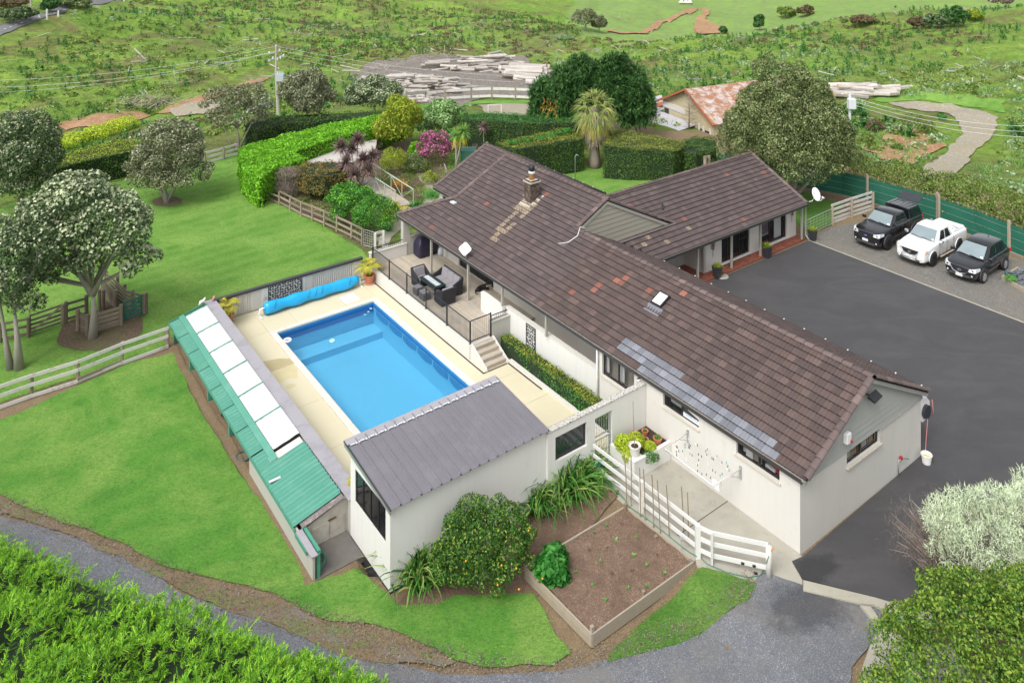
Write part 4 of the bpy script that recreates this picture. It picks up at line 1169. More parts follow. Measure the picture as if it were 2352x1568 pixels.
m_.build('end_wall',M['wall_grey'],house)
m_=MB(HM);m_.box(1.83,2.03,25.2,26.95,-.3,2.5);m_.build('end_wall',M['wall'],house)
ch=MB(HM)
cz0,cz1=zf(4.1)-.35,zf(4.1)+1.28
cht,chs=4.45,20.3
ch.box(cht-.30,cht+.30,chs-.30,chs+.30,cz0,cz1-.12)
chim=ch.build('chimney',M['chimney'],roof)
for j in range(13):
 zz=cz0+.32+j*.105
 for side in range(4):
  for i in range(3):
   off=-.3+i*.2+(.0 if j%2 else .0)
   a0,a1=off+.006,off+.194
   m_=MB(HM);d=.306+random.uniform(0,.012)
   if side==0:m_.box(cht-d,cht-.29,chs+a0,chs+a1,zz,zz+.092)
   elif side==1:m_.box(cht+a0,cht+a1,chs-d,chs-.29,zz,zz+.092)
   elif side==2:m_.box(cht+.29,cht+d,chs+a0,chs+a1,zz,zz+.092)
   else:m_.box(cht+a0,cht+a1,chs+.29,chs+d,zz,zz+.092)
   m_.build('brick',M['chimney'],chim)
m_=MB(HM);m_.box(cht-.36,cht+.36,chs-.36,chs+.36,cz1-.12,cz1-.05);m_.box(cht-.28,cht+.28,chs-.28,chs+.28,cz1-.05,cz1+.02);m_.build('chimney_cap',M['flash'],chim)
m_=MB(HM);m_.lathe([(.15,0),(.15,.28),(.17,.30),(.17,.36)],(cht,chs,cz1+.02),14);m_.build('flue',M['copper'],chim,smooth=True)
m_=MB(HM);m_.lathe([(.19,0),(.19,.10),(.10,.12)],(cht,chs,cz1+.36),14);m_.build('flue',M['porcelain'],chim,smooth=True)
m_=MB(HM);m_.lathe([(.15,0),(.18,.05),(.18,.26),(.12,.32)],(cht,chs,cz1+.50),14);m_.build('cowl',M['black'],chim,smooth=True)
m_=MB(HM)
m_.slabpoly([(cht-.75,chs-.45,zf(cht-.75)+.06),(cht-.75,chs+.45,zf(cht-.75)+.06),(cht+.2,chs+.45,zf(cht+.2)+.06),(cht+.2,chs-.45,zf(cht+.2)+.06)],.02)
m_.slabpoly([(cht-.25,chs-.62,zf(cht-.25)+.062),(cht-.25,chs-.45,zf(cht-.25)+.062),(cht+.45,chs-.45,zf(cht+.45)+.062),(cht+.45,chs-.62,zf(cht+.45)+.062)],.02)
m_.build('flashing',M['flash'],roof)
def on_front(t,s,lift=0):return(t-lift*sa,s,zf(t)+lift*ca)
sk=MB(HM)
p0=[on_front(t,s,.05)for t,s in((2.55,8.65),(2.55,9.25),(3.25,9.25),(3.25,8.65))]
sk.slabpoly([on_front(t,s,.14)for t,s in((2.55,8.65),(2.55,9.25),(3.2,9.25),(3.2,8.65))],.12,(-sa,0,ca))
skl=sk.build('skylight',M['frame'],roof)
sk=MB(HM);sk.slabpoly([on_front(t,s,.17)for t,s in((2.62,8.71),(2.62,9.19),(3.13,9.19),(3.13,8.71))],.028,(-sa,0,ca));sk.build('pane',M['skylight'],skl,bevel=.01)
sk=MB(HM);sk.slabpoly([on_front(t,s,.065)for t,s in((2.2,8.5),(2.2,9.35),(2.56,9.35),(2.56,8.5))],.02,(-sa,0,ca));sk.build('flashing',M['tile_blue'],roof)
m_=MB(HM);m_.tube([(11.5,16.9,zB(16.9)),(11.5,16.9,zB(16.9)+.45)],.05,10);m_.lathe([(.14,0),(.07,.12)],(11.5,16.9,zB(16.9)),12);m_.build('vent_pipe',M['charcoal'],roof,smooth=True)
m_=MB(HM);q=[(4.35,15.6,zf(4.05)+.12),(4.1,15.75,zf(4.05)+.2),(3.7,15.5,zf(3.7)+.1),(3.2,15.65,zf(3.2)+.08),(2.9,16.1,zf(2.9)+.07)];m_.tube(q,.022,7);m_.build('overflow_pipe',M['white'],roof,smooth=True)
m_=MB(HM);m_.box(2.0,2.25,24.7,25.1,zf(2.1)+.06,zf(2.1)+.13);m_.build('flashing',M['porcelain'],roof)
def attach(name,label,cat,loc,builder,group=None):
 o=thing(name,label,cat,loc,HANG,group);builder(o);return o
def _dish(o):
 m_=MB(HM);m_.tube([(22.1,14.4,2.45),(22.35,14.2,2.5),(22.5,14.1,2.75)],.03,8);m_.build('bracket',M['steel'],o,smooth=True)
 c=H(22.5,14.05,2.95);n=Vector((.42,-.80,.42)).normalized();x=n.orthogonal().normalized();y=n.cross(x)
 m_=MB();vs=[];fs=[];N=22
 up=Vector((0,0,1));x=n.cross(up).normalized();y=x.cross(n)
 for ri,r in enumerate((0.001,.15,.28,.38)):
  for k in range(N):
   a=2*math.pi*k/N
   vs.append(c+x*(r*.85*math.cos(a))+y*(r*1.1*math.sin(a))+n*(r*r*.6))
 for ri in range(3):
  for k in range(N):fs.append((ri*N+k,ri*N+(k+1)%N,(ri+1)*N+(k+1)%N,(ri+1)*N+k))
 m_.add(vs,fs);d=m_.build('reflector',M['plastic_white'],o,smooth=True);sm=d.modifiers.new('s','SOLIDIFY');sm.thickness=.012
 m_=MB();f=c+n*.5-y*.28;m_.tube([c-y*.36,c-y*.42+n*.3,f],.014,6);m_.tube([f,f+n*.02+y*.1],.04,8);m_.box(f.x-.04,f.x+.1,f.y-.04,f.y+.04,f.z-.03,f.z+.04)
 m_.build('feed_arm',M['plastic_white'],o,smooth=True)
attach('satellite_dish','white satellite dish on the gutter corner of the guest wing','satellite dish',H(22.1,14.4,2.4),_dish)
def _ant(o):
 m_=MB(HM);m_.tube([(.05,20.17,2.45),(-.1,20.17,2.75),(-.12,20.17,3.0)],.025,8);m_.build('mast',M['steel'],o,smooth=True)
 c=H(-.15,20.17,3.2)
 m_=MB();n=Vector((-.1,-.75,.5)).normalized();x=n.cross(Vector((0,0,1))).normalized();y=x.cross(n)
 x,y=(x+y).normalized(),(y-x).normalized()
 poly=[];
 for qx,qy in((1,1),(-1,1),(-1,-1),(1,-1)):
  for dx,dy in((.20,.27),(.27,.20))if qx*qy<0 else((.27,.20),(.20,.27)):
   poly.append(c+x*qx*dx+y*qy*dy)
 m_.slabpoly(poly,.05,n);m_.build('panel',M['plastic_white'],o,bevel=.01)
attach('internet_antenna','white diamond shaped antenna panel on the deck gutter','antenna',H(0,20.17,2.45),_ant)
def _alarm(o):
 m_=MB(HM);m_.box(2.5,2.78,-.20,-.03,2.72,3.08);m_.build('housing',M['plastic_white'],o,bevel=.02)
 m_=MB(HM);m_.lathe([(.055,0),(.055,.06),(.03,.09)],(2.74,-.2,2.76),10);m_.build('strobe',M['red'],o,smooth=True)
attach('alarm_box','white alarm box with a red light on the gable boards','alarm',H(2.6,-.03,2.9),_alarm)
def _flood(o):
 m_=MB(HM);m_.tube([(3.95,-.03,3.95),(4.0,-.22,3.9)],.03,8);m_.build('bracket',M['black'],o)
 m_=MB(HM);m_.add([(3.85,-.2,4.0),(4.35,-.2,4.05),(4.45,-.42,3.86),(3.95,-.42,3.80),(3.85,-.16,3.85),(4.3,-.16,3.9),(4.4,-.38,3.78),(3.95,-.38,3.72)],[(0,1,2,3),(7,6,5,4),(0,4,5,1),(1,5,6,2),(2,6,7,3),(3,7,4,0)]);m_.build('lamp_head',M['black'],o,bevel=.01)
attach('flood_light','black flood light high in the gable peak','flood light',H(4,-.03,3.9),_flood)
def _spot(t,s,z,n=2):
 def f(o):
  for k in range(n):
   m_=MB(HM);m_.lathe([(.03,0),(.07,.10),(.075,.14)],(t+.16*k,s,z-.16),10);m_.build('lamp_head',M['plastic_white'],o,smooth=True)
  m_=MB(HM);m_.box(t-.06,t+.22,s-.03,s+.04,z-.04,z);m_.build('bracket',M['black'],o)
 return f
attach('security_light','twin white spot lights under the guest wing eave','spot light',H(15.6,14.5,2.25),_spot(15.6,14.5,2.26))
attach('security_light','white spot lights on the wall above the wide parapet wall','spot light',H(-.1,7.45,2.4),_spot(-.16,7.35,2.42))
def _orn(t,s,z):
 def f(o):
  m_=MB(HM);m_.tube([(t,s,z-.5),(t+.02,s-.01,z),(t-.02,s,z+.35)],.012,6);m_.build('stem',M['brass'],o)
  rr=random.Random(int(t*10))
  for k in range(9):
   zz=z-.1+.06*k;sx=-1 if k%2 else 1
   m_=MB(HM);a=.10+rr.random()*.05
   m_.add([(t,s-.01,zz),(t+sx*a*.6,s-.03,zz-.01),(t+sx*a*1.5,s-.02,zz+.09),(t+sx*a*.5,s-.015,zz+.08)],[(0,1,2,3)])
   l_=m_.build('leaf',M['brass'],o);q_=l_.modifiers.new('s','SOLIDIFY');q_.thickness=.008
 return f
attach('wall_ornament','bronze leaf wall ornament left of the dark sliding doors','wall ornament',H(13.9,15.2,1.3),_orn(13.9,15.17,1.35))
attach('wall_ornament','bronze leaf wall ornament beside the downpipe corner','wall ornament',H(21.6,15.2,1.5),_orn(21.62,15.17,1.55))
def _reel(o):
 m_=MB(HM);c=[(.45*math.cos(a),.48*math.sin(a))for a in np.linspace(R(22.5),R(382.5),9)[:-1]]
 m_.add([(8.33+a,.02,1.68+b_)for a,b_ in c]+[(8.33+a,.16,1.68+b_)for a,b_ in c],[tuple(range(7,-1,-1)),tuple(range(8,16))]+[(i,(i+1)%8,8+(i+1)%8,8+i)for i in range(8)])
 m_.build('back_plate',M['plastic_white'],o,bevel=.01)
 m_=MB(HM);
 N=20;vs=[(8.36+.26*math.cos(2*math.pi*k/N),y,1.62+.26*math.sin(2*math.pi*k/N))for y in(-.10,.02)for k in range(N)]
 m_.add(vs,[tuple(range(N-1,-1,-1)),tuple(range(N,2*N))]+[(k,(k+1)%N,N+(k+1)%N,N+k)for k in range(N)]);m_.build('coil',M['charcoal'],o)
 m_=MB(HM);m_.tube([(8.3,-.12,1.4),(8.1,-.16,.7),(7.95,-.2,.25),(7.6,-.25,.06)],.012,6);m_.tube([(8.85,-.02,1.9),(8.9,-.04,1.5),(8.88,-.05,1.25)],.018,6)
 m_.build('hose',paint('pink_hose',(.6,.22,.20),.5,.1),o,smooth=True)
attach('hose_reel','white octagonal hose reel on the corner of the gable wall','hose reel',H(8.33,0,1.2),_reel)
def _tap(o):
 m_=MB(HM);m_.tube([(6.2,-.06,.0),(6.2,-.06,.58),(6.32,-.08,.62)],.022,8);m_.build('pipe',M['steel'],o,smooth=True)
 m_=MB(HM);m_.box(6.3,6.4,-.12,-.04,.58,.70);m_.build('handle',M['red'],o)
 m_=MB(HM);m_.tube([(6.4,-.1,.6),(6.6,-.14,.55),(6.85,-.12,.42)],.014,6);m_.build('hose',M['hose_green'],o,smooth=True)
attach('garden_tap','garden tap with a red handle on the gable wall','tap',H(6.2,-.06,0),_tap)
# pool terrace and pool
TZ=-.30
PT0,PT1,PS0,PS1=-8.85,-3.4,10.6,24.4
terr=MB(HM)
terr.box(-11.4,PT0-.32,10.1,27.3,-.9,TZ-.03);terr.box(PT1+.32,-.7,7.2,27.3,-.9,TZ-.03)
terr.box(PT0-.32,PT1+.32,PS1+.32,27.3,-.9,TZ-.03);terr.box(PT0-.32,-5.0,10.1,PS0-.32,-.9,TZ-.03);terr.box(-5.0,PT1+.32,7.2,PS0-.32,-.9,TZ-.03)
terrace=terr.build('pool_terrace',M['terrace'])
tag(terrace,'cream concrete pool terrace',kind='structure')
def slab(t0,t1,s0,s1,mat='terrace'):
 m_=MB(HM);g=.006
 m_.box(t0+g,t1-g,s0+g,s1-g,TZ-.03,TZ);m_.build('slab',M[mat],terrace)
for s0,s1 in((24.75,27.3),(21.2,24.75),(17.9,21.2),(14.6,17.9),(10.28,14.6)):slab(-11.4,PT0-.32,s0,s1)
for t0,t1 in((PT0-.32,-7.6),(-7.6,-4.8),(-4.8,PT1+.32)):slab(t0,t1,PS1+.32,27.3)
for s0,s1 in((24.0,27.3),(20.8,24.0),(17.6,20.8),(14.4,17.6),(12.2,14.4),(10.4,12.2),(8.7,10.4),(7.25,8.7)):slab(PT1+.32,-.7,s0,s1)
slab(-5.05,PT1+.32,7.25,PS0-.32)
sheet('wet_stain',[H(t,s)for t,s in((-11.0,21.9),(-10.3,22.25),(-9.6,22.05),(-9.2,21.75),(-9.2,21.22),(-11.0,21.22))],M['terrace_stain'],0,'damp brown stain on the terrace edge',z=TZ+.004,step=.15,wob=.08)
sheet('wet_stain',[H(t,s)for t,s in((-10.9,21.16),(-9.2,21.16),(-9.25,20.6),(-9.5,19.9),(-9.9,20.2),(-10.2,20.0),(-10.5,20.5),(-10.9,20.6))],paint('yellow_stain',(.55,.49,.29),.7,.15,2),0,'yellowish stain on the terrace',z=TZ+.004,step=.15,wob=.12)
sheet('wet_stain',[H(-9.95+.22*math.cos(a),19.6+.2*math.sin(a))for a in np.linspace(0,6.2,12)],paint('yellow_stain2',(.54,.48,.29),.7,.12,2),0,'small round yellow stain on the terrace',z=TZ+.004,step=.1,wob=.05)
def stone(t0,t1,s0,s1):
 m_=MB(HM);g=.004;m_.box(t0+g,t1-g,s0+g,s1-g,TZ-.06,TZ+.022+random.uniform(-.002,.002));m_.build('coping_stone',M['coping'],pool,bevel=.008)
pool=thing('swimming_pool','long rectangular blue swimming pool with pale stone coping','pool',H((PT0+PT1)/2,(PS0+PS1)/2,TZ),HANG)
n=14;L=(PS1-PS0)/n
for i in range(n):
 stone(PT0-.32,PT0,PS0+i*L,PS0+(i+1)*L);stone(PT1,PT1+.32,PS0+i*L,PS0+(i+1)*L)
n=7;L=(PT1-PT0+.64)/n
for i in range(n):
 stone(PT0-.32+i*L,PT0-.32+(i+1)*L,PS1,PS1+.32);stone(PT0-.32+i*L,PT0-.32+(i+1)*L,PS0-.32,PS0)
m_=MB(HM)
bz=TZ-1.55;st=.45
m_.box(PT0-.25,PT0-.0,PS0-.2,PS1+.2,bz,TZ-.07);m_.box(PT1,PT1+.25,PS0-.2,PS1+.2,bz,TZ-.07)
m_.box(PT0,PT1,PS1,PS1+.25,bz,TZ-.07);m_.box(PT0,PT1,PS0-.25,PS0,bz,TZ-.07)
m_.box(PT0-.2,PT1+.2,PS0-.2,PS1+.2,bz-.1,bz+.002)
m_.build('shell',M['pool_blue'],pool)
m_=MB(HM)
e=.012
m_.box(PT0,PT0+e,PS0,PS1,TZ-.55,TZ-.08);m_.box(PT1-e,PT1,PS0,PS1,TZ-.30,TZ-.08);m_.box(PT0+e,PT1-e,PS1-e,PS1,TZ-.55,TZ-.08);m_.box(PT0,PT1,PS0,PS0+e,TZ-.3,TZ-.08)
m_.build('tile_band',M['pool_dark'],pool)
for k in range(9):
 s1_=PS1-.35-k*1.5;s0_=s1_-1.42
 m_=MB(HM)
 for q in range(13):
  a=s1_-.06-q*.107
  dep=.60+.10*math.sin((q+.5)/13*math.pi)
  m_.box(PT1-.045,PT1-.013,a-.05,a,TZ-dep,TZ-.32)
 m_.build('ribbed_panel',M['pool_mid'],pool)
m_=MB(HM);m_.box(PT0,PT1,PS1-1.1,PS1-.02,bz,TZ-1.2)
m_.build('ledge',M['pool_blue'],pool)
m_=MB(HM);m_.add([(PT0,PS0,TZ-.20),(PT1,PS0,TZ-.20),(PT1,PS1,TZ-.20),(PT0,PS1,TZ-.20)],[(0,1,2,3)])
m_.build('water',M['water'],pool)
m_=MB(HM)
for t,s,z in((-3.75,PS1-.05,-.75),(-3.95,PS1-.05,-.85),(-3.6,PS1-.05,-.62)):m_.lathe([(.07,0),(.07,.02)],(t,s-.05,z),12)
m_.build('water_jet',M['plastic_white'],pool)
fl=thing('skimmer_ring','white ring floating at the pool edge','skimmer',H(-8.62,23.7,TZ-.2))
m_=MB(HM);vs=[];fs=[]
def torus(m_,c,R1,r,n=20,k=8,sq=1.0):
 vs=[];fs=[]
 for i in range(n):
  a=2*math.pi*i/n
  for j in range(k):
   b_=2*math.pi*j/k;rr=R1+r*math.cos(b_)
   vs.append((c[0]+rr*math.cos(a),c[1]+rr*math.sin(a),c[2]+r*math.sin(b_)*sq))
 for i in range(n):
  for j in range(k):fs.append((i*k+j,((i+1)%n)*k+j,((i+1)%n)*k+(j+1)%k,i*k+(j+1)%k))
 m_.add(vs,fs)
torus(m_,(-8.55,23.7,TZ-.17),.17,.045);m_.build('rim',M['plastic_white'],fl,smooth=True)
m_=MB(HM);m_.lathe([(.15,0),(.15,.01)],(-8.55,23.7,TZ-.19),14);m_.build('basket',M['cap_grey'],fl)
fl=MB(HM);torus(fl,(-6.75,22.3,TZ-.17),.09,.045);fl.lathe([(.08,0),(.06,.05)],(-6.75,22.3,TZ-.19),12)
tag(fl.build('pool_float',paint('aqua_float',(.45,.85,.78),.4,.05),smooth=True),'small aqua chlorine float drifting in the pool','pool float')
m_=MB(HM);m_.box(-4.75,-3.9,25.0,25.85,TZ-.01,TZ+.012);tag(m_.build('access_hatch',M['plastic_white'],bevel=.004),'square white access hatch in the terrace beyond the pool','hatch')
m_=MB(HM);w_=.085
m_.box(-2.42,-2.42+w_,15.15,26.4,TZ-.01,TZ+.006);m_.box(-2.42+w_,-1.0,15.15,15.15+w_,TZ-.01,TZ+.006);m_.box(-1.0,-1.0+w_,12.6,15.15+w_,TZ-.01,TZ+.006)
tag(m_.build('drain_channel',paint('drain_grate',(.05,.035,.045),.6,.2)),'dark channel drain running round the deck foot','drain')
o=thing('pool_cover_roller','rolled blue pool cover on a white roller stand','pool cover',H(-6,26.5,TZ),HANG)
m_=MB(HM);ts=np.linspace(-8.75,-3.35,28);pts=[];vs=[];fs=[];N=14
for i,t in enumerate(ts):
 r=.22+.05*math.sin(i*.9)*.4+random.uniform(-.01,.01)
 for k in range(N):
  a=2*math.pi*k/N
  rr=r*(1.35 if math.sin(a)<-.3 and i<26 else 1.0)*(1+random.uniform(-.03,.03))
  vs.append((t,26.45+rr*math.cos(a)*(1.1),TZ+.40+rr*math.sin(a)*1.15))
for i in range(len(ts)-1):
 for k in range(N):fs.append((i*N+k,i*N+(k+1)%N,(i+1)*N+(k+1)%N,(i+1)*N+k))
fs.append(tuple(range(N)));fs.append(tuple((len(ts)-1)*N+k for k in range(N)))
m_.add(vs,fs);m_.build('cover',M['blue_cover'],o,smooth=True)
for t in(-9.0,-3.2):
 m_=MB(HM);m_.tube([(t,26.45,TZ+.42),(t,26.45,TZ+.03)],.04,8);m_.tube([(t,26.15,TZ+.03),(t,26.75,TZ+.03)],.035,8);m_.tube([(t,26.45,TZ+.4),(t+(.3 if t<-5 else-.1),26.45,TZ+.4)],.04,8)
 m_.build('stand',M['plastic_white'],o,smooth=True)
for t in(-8.2,-6.3,-5.9,-5.55,-3.9):
 m_=MB(HM);m_.tube([(t+.12*math.sin(a*1.3),26.45+.285*math.cos(a),TZ+.41+.30*math.sin(a))for a in np.linspace(2.0,5.4,9)],.010,5);m_.build('rope',M['ink'],o)
o=thing('pool_fence','low pale corrugated metal fence with dark cap beyond the pool','fence',H(-7,27.2,TZ),HANG)
m_=MB(HM);m_.box(-11.1,-2.7,27.18,27.34,TZ-.1,TZ+.12);m_.build('plinth',M['kerb'],o)
def corr(m_,t0,t1,s,z0,z1,amp=.022,pit=.13):
 n=int((t1-t0)/(pit/4));vs=[];fs=[]
 for i in range(n+1):
  t=t0+(t1-t0)*i/n;d=amp*(1 if i%4 in(1,2)else-1)
  vs+=[(t,s+d,z0),(t,s+d,z1)]
 for i in range(n):fs.append((2*i,2*i+2,2*i+3,2*i+1))
 m_.add(vs,fs)
for t0,t1 in((-11.0,-9.2),(-5.75,-3.3)):
 m_=MB(HM);corr(m_,t0,t1,27.2,TZ+.1,.9);m_.build('corrugated_panel',M['fence_metal'],o)
for t0,t1 in((-9.2,-8.65),(-6.2,-5.75),(-3.3,-2.8)):
 m_=MB(HM);m_.box(t0,t1,27.17,27.22,TZ+.1,.9);m_.build('flat_panel',M['fence_metal'],o)
for t0,t1 in((-8.65,-8.3),(-6.38,-6.2)):
 m_=MB(HM);m_.box(t0,t1,27.15,27.22,TZ+.1,.9);m_.build('flat_panel',M['white_old'],o)
m_=MB(HM);m_.box(-11.15,-2.7,27.08,27.30,.9,.95);m_.box(-11.15,-2.7,27.10,27.13,.82,.9);m_.build('capping',M['gutter'],o)
def artscreen(label,axis,c,a0,a1,z0,z1,sgn,nseed,back=None):
 o=thing('art_screen',label,'art screen',H(*(((a0+a1)/2,c)if axis=='t' else(c,(a0+a1)/2)),z0),HANG)
 def bx(m_,u0,u1,d0,d1,w0,w1):
  lo,hi=sorted((c+sgn*d0,c+sgn*d1))
  (m_.box(u0,u1,lo,hi,w0,w1)if axis=='t' else m_.box(lo,hi,u0,u1,w0,w1))
 m_=MB(HM);bx(m_,a0,a1,.0,.03,z0,z0+.04);bx(m_,a0,a1,0,.03,z1-.04,z1);bx(m_,a0,a0+.04,0,.03,z0+.04,z1-.04);bx(m_,a1-.04,a1,0,.03,z0+.04,z1-.04);m_.build('frame',M['black'],o)
 rr=random.Random(nseed);cell=.145
 nu=max(1,round((a1-a0-.08)/cell));nz=max(1,round((z1-z0-.08)/cell));cu=(a1-a0-.08)/nu;cz=(z1-z0-.08)/nz
 def pt(u,z,d):return(u,c+sgn*d,z)if axis=='t' else(c+sgn*d,u,z)
 m_=MB(HM)
 for i in range(nu):
  for j in range(nz):
   u=a0+.04+(i+.5)*cu;z=z0+.04+(j+.5)*cz;f=rr.random()<.5;th0=rr.choice([0,90,180,270])
   P_=[]
   for q in range(7):
    a=R(th0+q*15);cx0=u+cu*.5*(math.cos(R(th0+225)))*1.414;cz0_=z+cz*.5*(math.sin(R(th0+225)))*1.414
    P_.append((cx0+cu*.62*math.cos(a),cz0_+cz*.62*math.sin(a)))
   for q in range(6):
    (u0,w0),(u1,w1)=P_[q],P_[q+1]
    w=.020+.018*math.sin(q/5*math.pi)
    d=math.hypot(u1-u0,w1-w0);nx_,nz_=-(w1-w0)/d*w,(u1-u0)/d*w
    m_.add([pt(u0-nx_,w0-nz_,.022),pt(u1-nx_,w1-nz_,.022),pt(u1+nx_,w1+nz_,.022),pt(u0+nx_,w0+nz_,.022),pt(u0-nx_,w0-nz_,.010),pt(u1-nx_,w1-nz_,.010),pt(u1+nx_,w1+nz_,.010),pt(u0+nx_,w0+nz_,.010)],[(0,1,2,3),(7,6,5,4),(0,4,5,1),(2,6,7,3)])
 m_.build('scroll_cutwork',M['black'],o)
 m_=MB(HM);bx(m_,a0+.02,a1-.02,-.006,.004,z0+.02,z1-.02);m_.build('backing',M[back or 'fence_metal'],o)
artscreen('black scrollwork screen on the pool fence behind the blue cover','t',27.14,-8.3,-6.38,TZ+.12,.86,-1,4)
artscreen('black scrollwork screen on the white verandah wall above the hedge','s',.18,14.5,15.25,.1,1.25,-1,9,'wall_white')
# deck
DZ=.40
deck=thing('deck','raised timber deck on a pale plastered wall beside the pool','deck',H(0,20,TZ),HANG)
m_=MB(HM);m_.box(-2.3,-2.12,16.5,26.95,TZ,DZ-.002);m_.box(-2.12,-.95,16.5,16.66,TZ,DZ-.002);m_.box(-2.3,.1,26.9,27.1,TZ,1.12);m_.box(-2.34,.1,26.86,27.14,1.12,1.16)
m_.build('retaining_wall',M['wall'],deck)
rs=random.Random(5)
nb=28;bw=(1.83+2.12)/nb
for i in range(nb):
 t0=-2.12+i*bw;s=16.66
 cuts=[16.66,rs.uniform(19.5,21),rs.uniform(23,24.5),26.9]
 for a,c in zip(cuts[:-1],cuts[1:]):
  m_=MB(HM);m_.box(t0+.003,t0+bw-.003,a+.002,c-.002,DZ-.03,DZ+rs.uniform(-.002,.002));m_.build('deck_board',M['deck'],deck)
M['worn']=woodmat('worn_walkway_timber',(.22,.155,.09),(.34,.26,.17),.25,ang=-HANG,rnd=.2)
for i in range(12):
 t0=.36+i*.1225
 m_=MB(HM);m_.box(t0+.003,t0+.1195,10.2,16.6 if i<7 else 18.3,.12,.15);m_.build('deck_board',M['worn'],deck)
m_=MB(HM)
for k in range(3):m_.box(.95,1.83,17.0+.0+k*.28,17.28+k*.28,.15,.17+.08*(k+1))
m_.build('step',M['deck'],deck)
lw=thing('verandah_wall','low white plastered wall between verandah and hedge','wall',H(.2,13.5,TZ),HANG)
m_=MB(HM);m_.box(.18,.36,10.0,16.9,TZ-.1,1.32);m_.build('wall',M['wall_white'],lw)
m_=MB(HM);m_.box(.16,.40,10.0,16.95,1.32,1.36);m_.build('coping',M['wall'],lw)
m_=MB(HM);m_.add([(.0,16.9,DZ),(.0,18.9,DZ),(.0,18.9,1.38),(.0,18.5,1.40),(.0,17.0,1.36),(.18,16.9,DZ),(.18,18.9,DZ),(.18,18.9,1.38),(.18,18.5,1.40),(.18,17.0,1.36)],[(0,1,2,3,4),(9,8,7,6,5),(0,5,6,1),(1,6,7,2),(2,7,8,3),(3,8,9,4),(4,9,5,0)]);m_.build('end_panel',M['wall_white'],lw)
m_=MB(HM);m_.box(-.95,.18,16.55,16.85,TZ,1.05);m_.box(-.98,.18,16.52,16.88,1.05,1.09);m_.build('end_panel',M['wall_grey'],lw)
stp=thing('deck_steps','pale timber steps from the deck gate to the terrace','steps',H(-1.5,15.9,TZ),HANG)
for k in range(4):
 s1_=16.5-k*.30;zt=DZ-.02-k*.165
 m_=MB(HM);m_.box(-2.12,-1.0,s1_-.30,s1_-.152,zt-.03,zt);m_.build('tread_board',M['deck'],stp)
 m_=MB(HM);m_.box(-2.12,-1.0,s1_-.148,s1_,zt-.03,zt);m_.build('tread_board',M['deck'],stp)
 m_=MB(HM);m_.box(-2.12,-1.0,s1_-.29,s1_-.27,max(TZ,zt-.165),zt-.032);m_.build('riser',M['deck'],stp)
for t in(-2.24,-.99):
 m_=MB(HM);m_.add([(t,16.5,DZ+.04),(t,15.25,TZ+.10),(t,15.2,TZ),(t,16.5,TZ),(t+.12,16.5,DZ+.04),(t+.12,15.25,TZ+.10),(t+.12,15.2,TZ),(t+.12,16.5,TZ)],[(0,1,2,3),(7,6,5,4),(0,4,5,1),(1,5,6,2),(2,6,7,3),(3,7,4,0)]);m_.build('side_wall',M['wall'],stp)
BAL=None
def balustrade(label,pts,z0,hgt_,posts,name='balustrade',cat='balustrade',rail0=.08,sp=.105):
 o=thing(name,label,cat,H(pts[0][0],pts[0][1],z0),HANG)
 for a,b2 in zip(pts[:-1],pts[1:]):
  a3,b3=Vector((*a,z0)),Vector((*b2,z0));L=(b3-a3).length;d=(b3-a3)/L
  for zz,hh in((z0+hgt_,.035),(z0+rail0,.03)):
   m_=MB(HM);m_.bar(a3+Vector((0,0,zz-z0)),b3+Vector((0,0,zz-z0)),.035,hh);m_.build('rail',M['black'],o)
  n_=int(L/sp);me=None
  for i in range(1,n_):
   p=a3+d*(i*L/n_)
   if me is None:
    mm=MB();mm.tube([(0,0,rail0),(0,0,hgt_)],.0085,5,cap=False);me=mm.mesh('baluster',M['black'])
   link('baluster',me,o,Matrix.Translation(HM@p))
 for p in posts:
  m_=MB(HM);m_.box(p[0]-.028,p[0]+.028,p[1]-.028,p[1]+.028,z0-.02,z0+hgt_+.05);m_.box(p[0]-.05,p[0]+.05,p[1]-.05,p[1]+.05,z0-.0,z0+.012);m_.build('post',M['black'],o)
 return o
balustrade('long black tubular balustrade along the pool side of the deck',[(-2.2,26.85),(-2.2,16.58)],DZ,1.05,[(-2.2,26.85),(-2.2,24.8),(-2.2,22.8),(-2.2,20.75),(-2.2,18.7),(-2.2,16.58)])
balustrade('black tubular gate at the head of the timber steps',[(-2.15,16.58),(-1.0,16.58)],DZ,1.1,[(-1.0,16.58)],'pool_gate','gate',.12)
balustrade('short black rail on the grey wall stub beside the gate',[(-.98,16.7),(.1,16.7)],1.09,.22,[],rail0=.0,sp=.13)
balustrade('short black rail on the low end wall of the deck',[(-2.2,27.0),(-.14,27.0)],1.16,.22,[],rail0=.0,sp=.13)
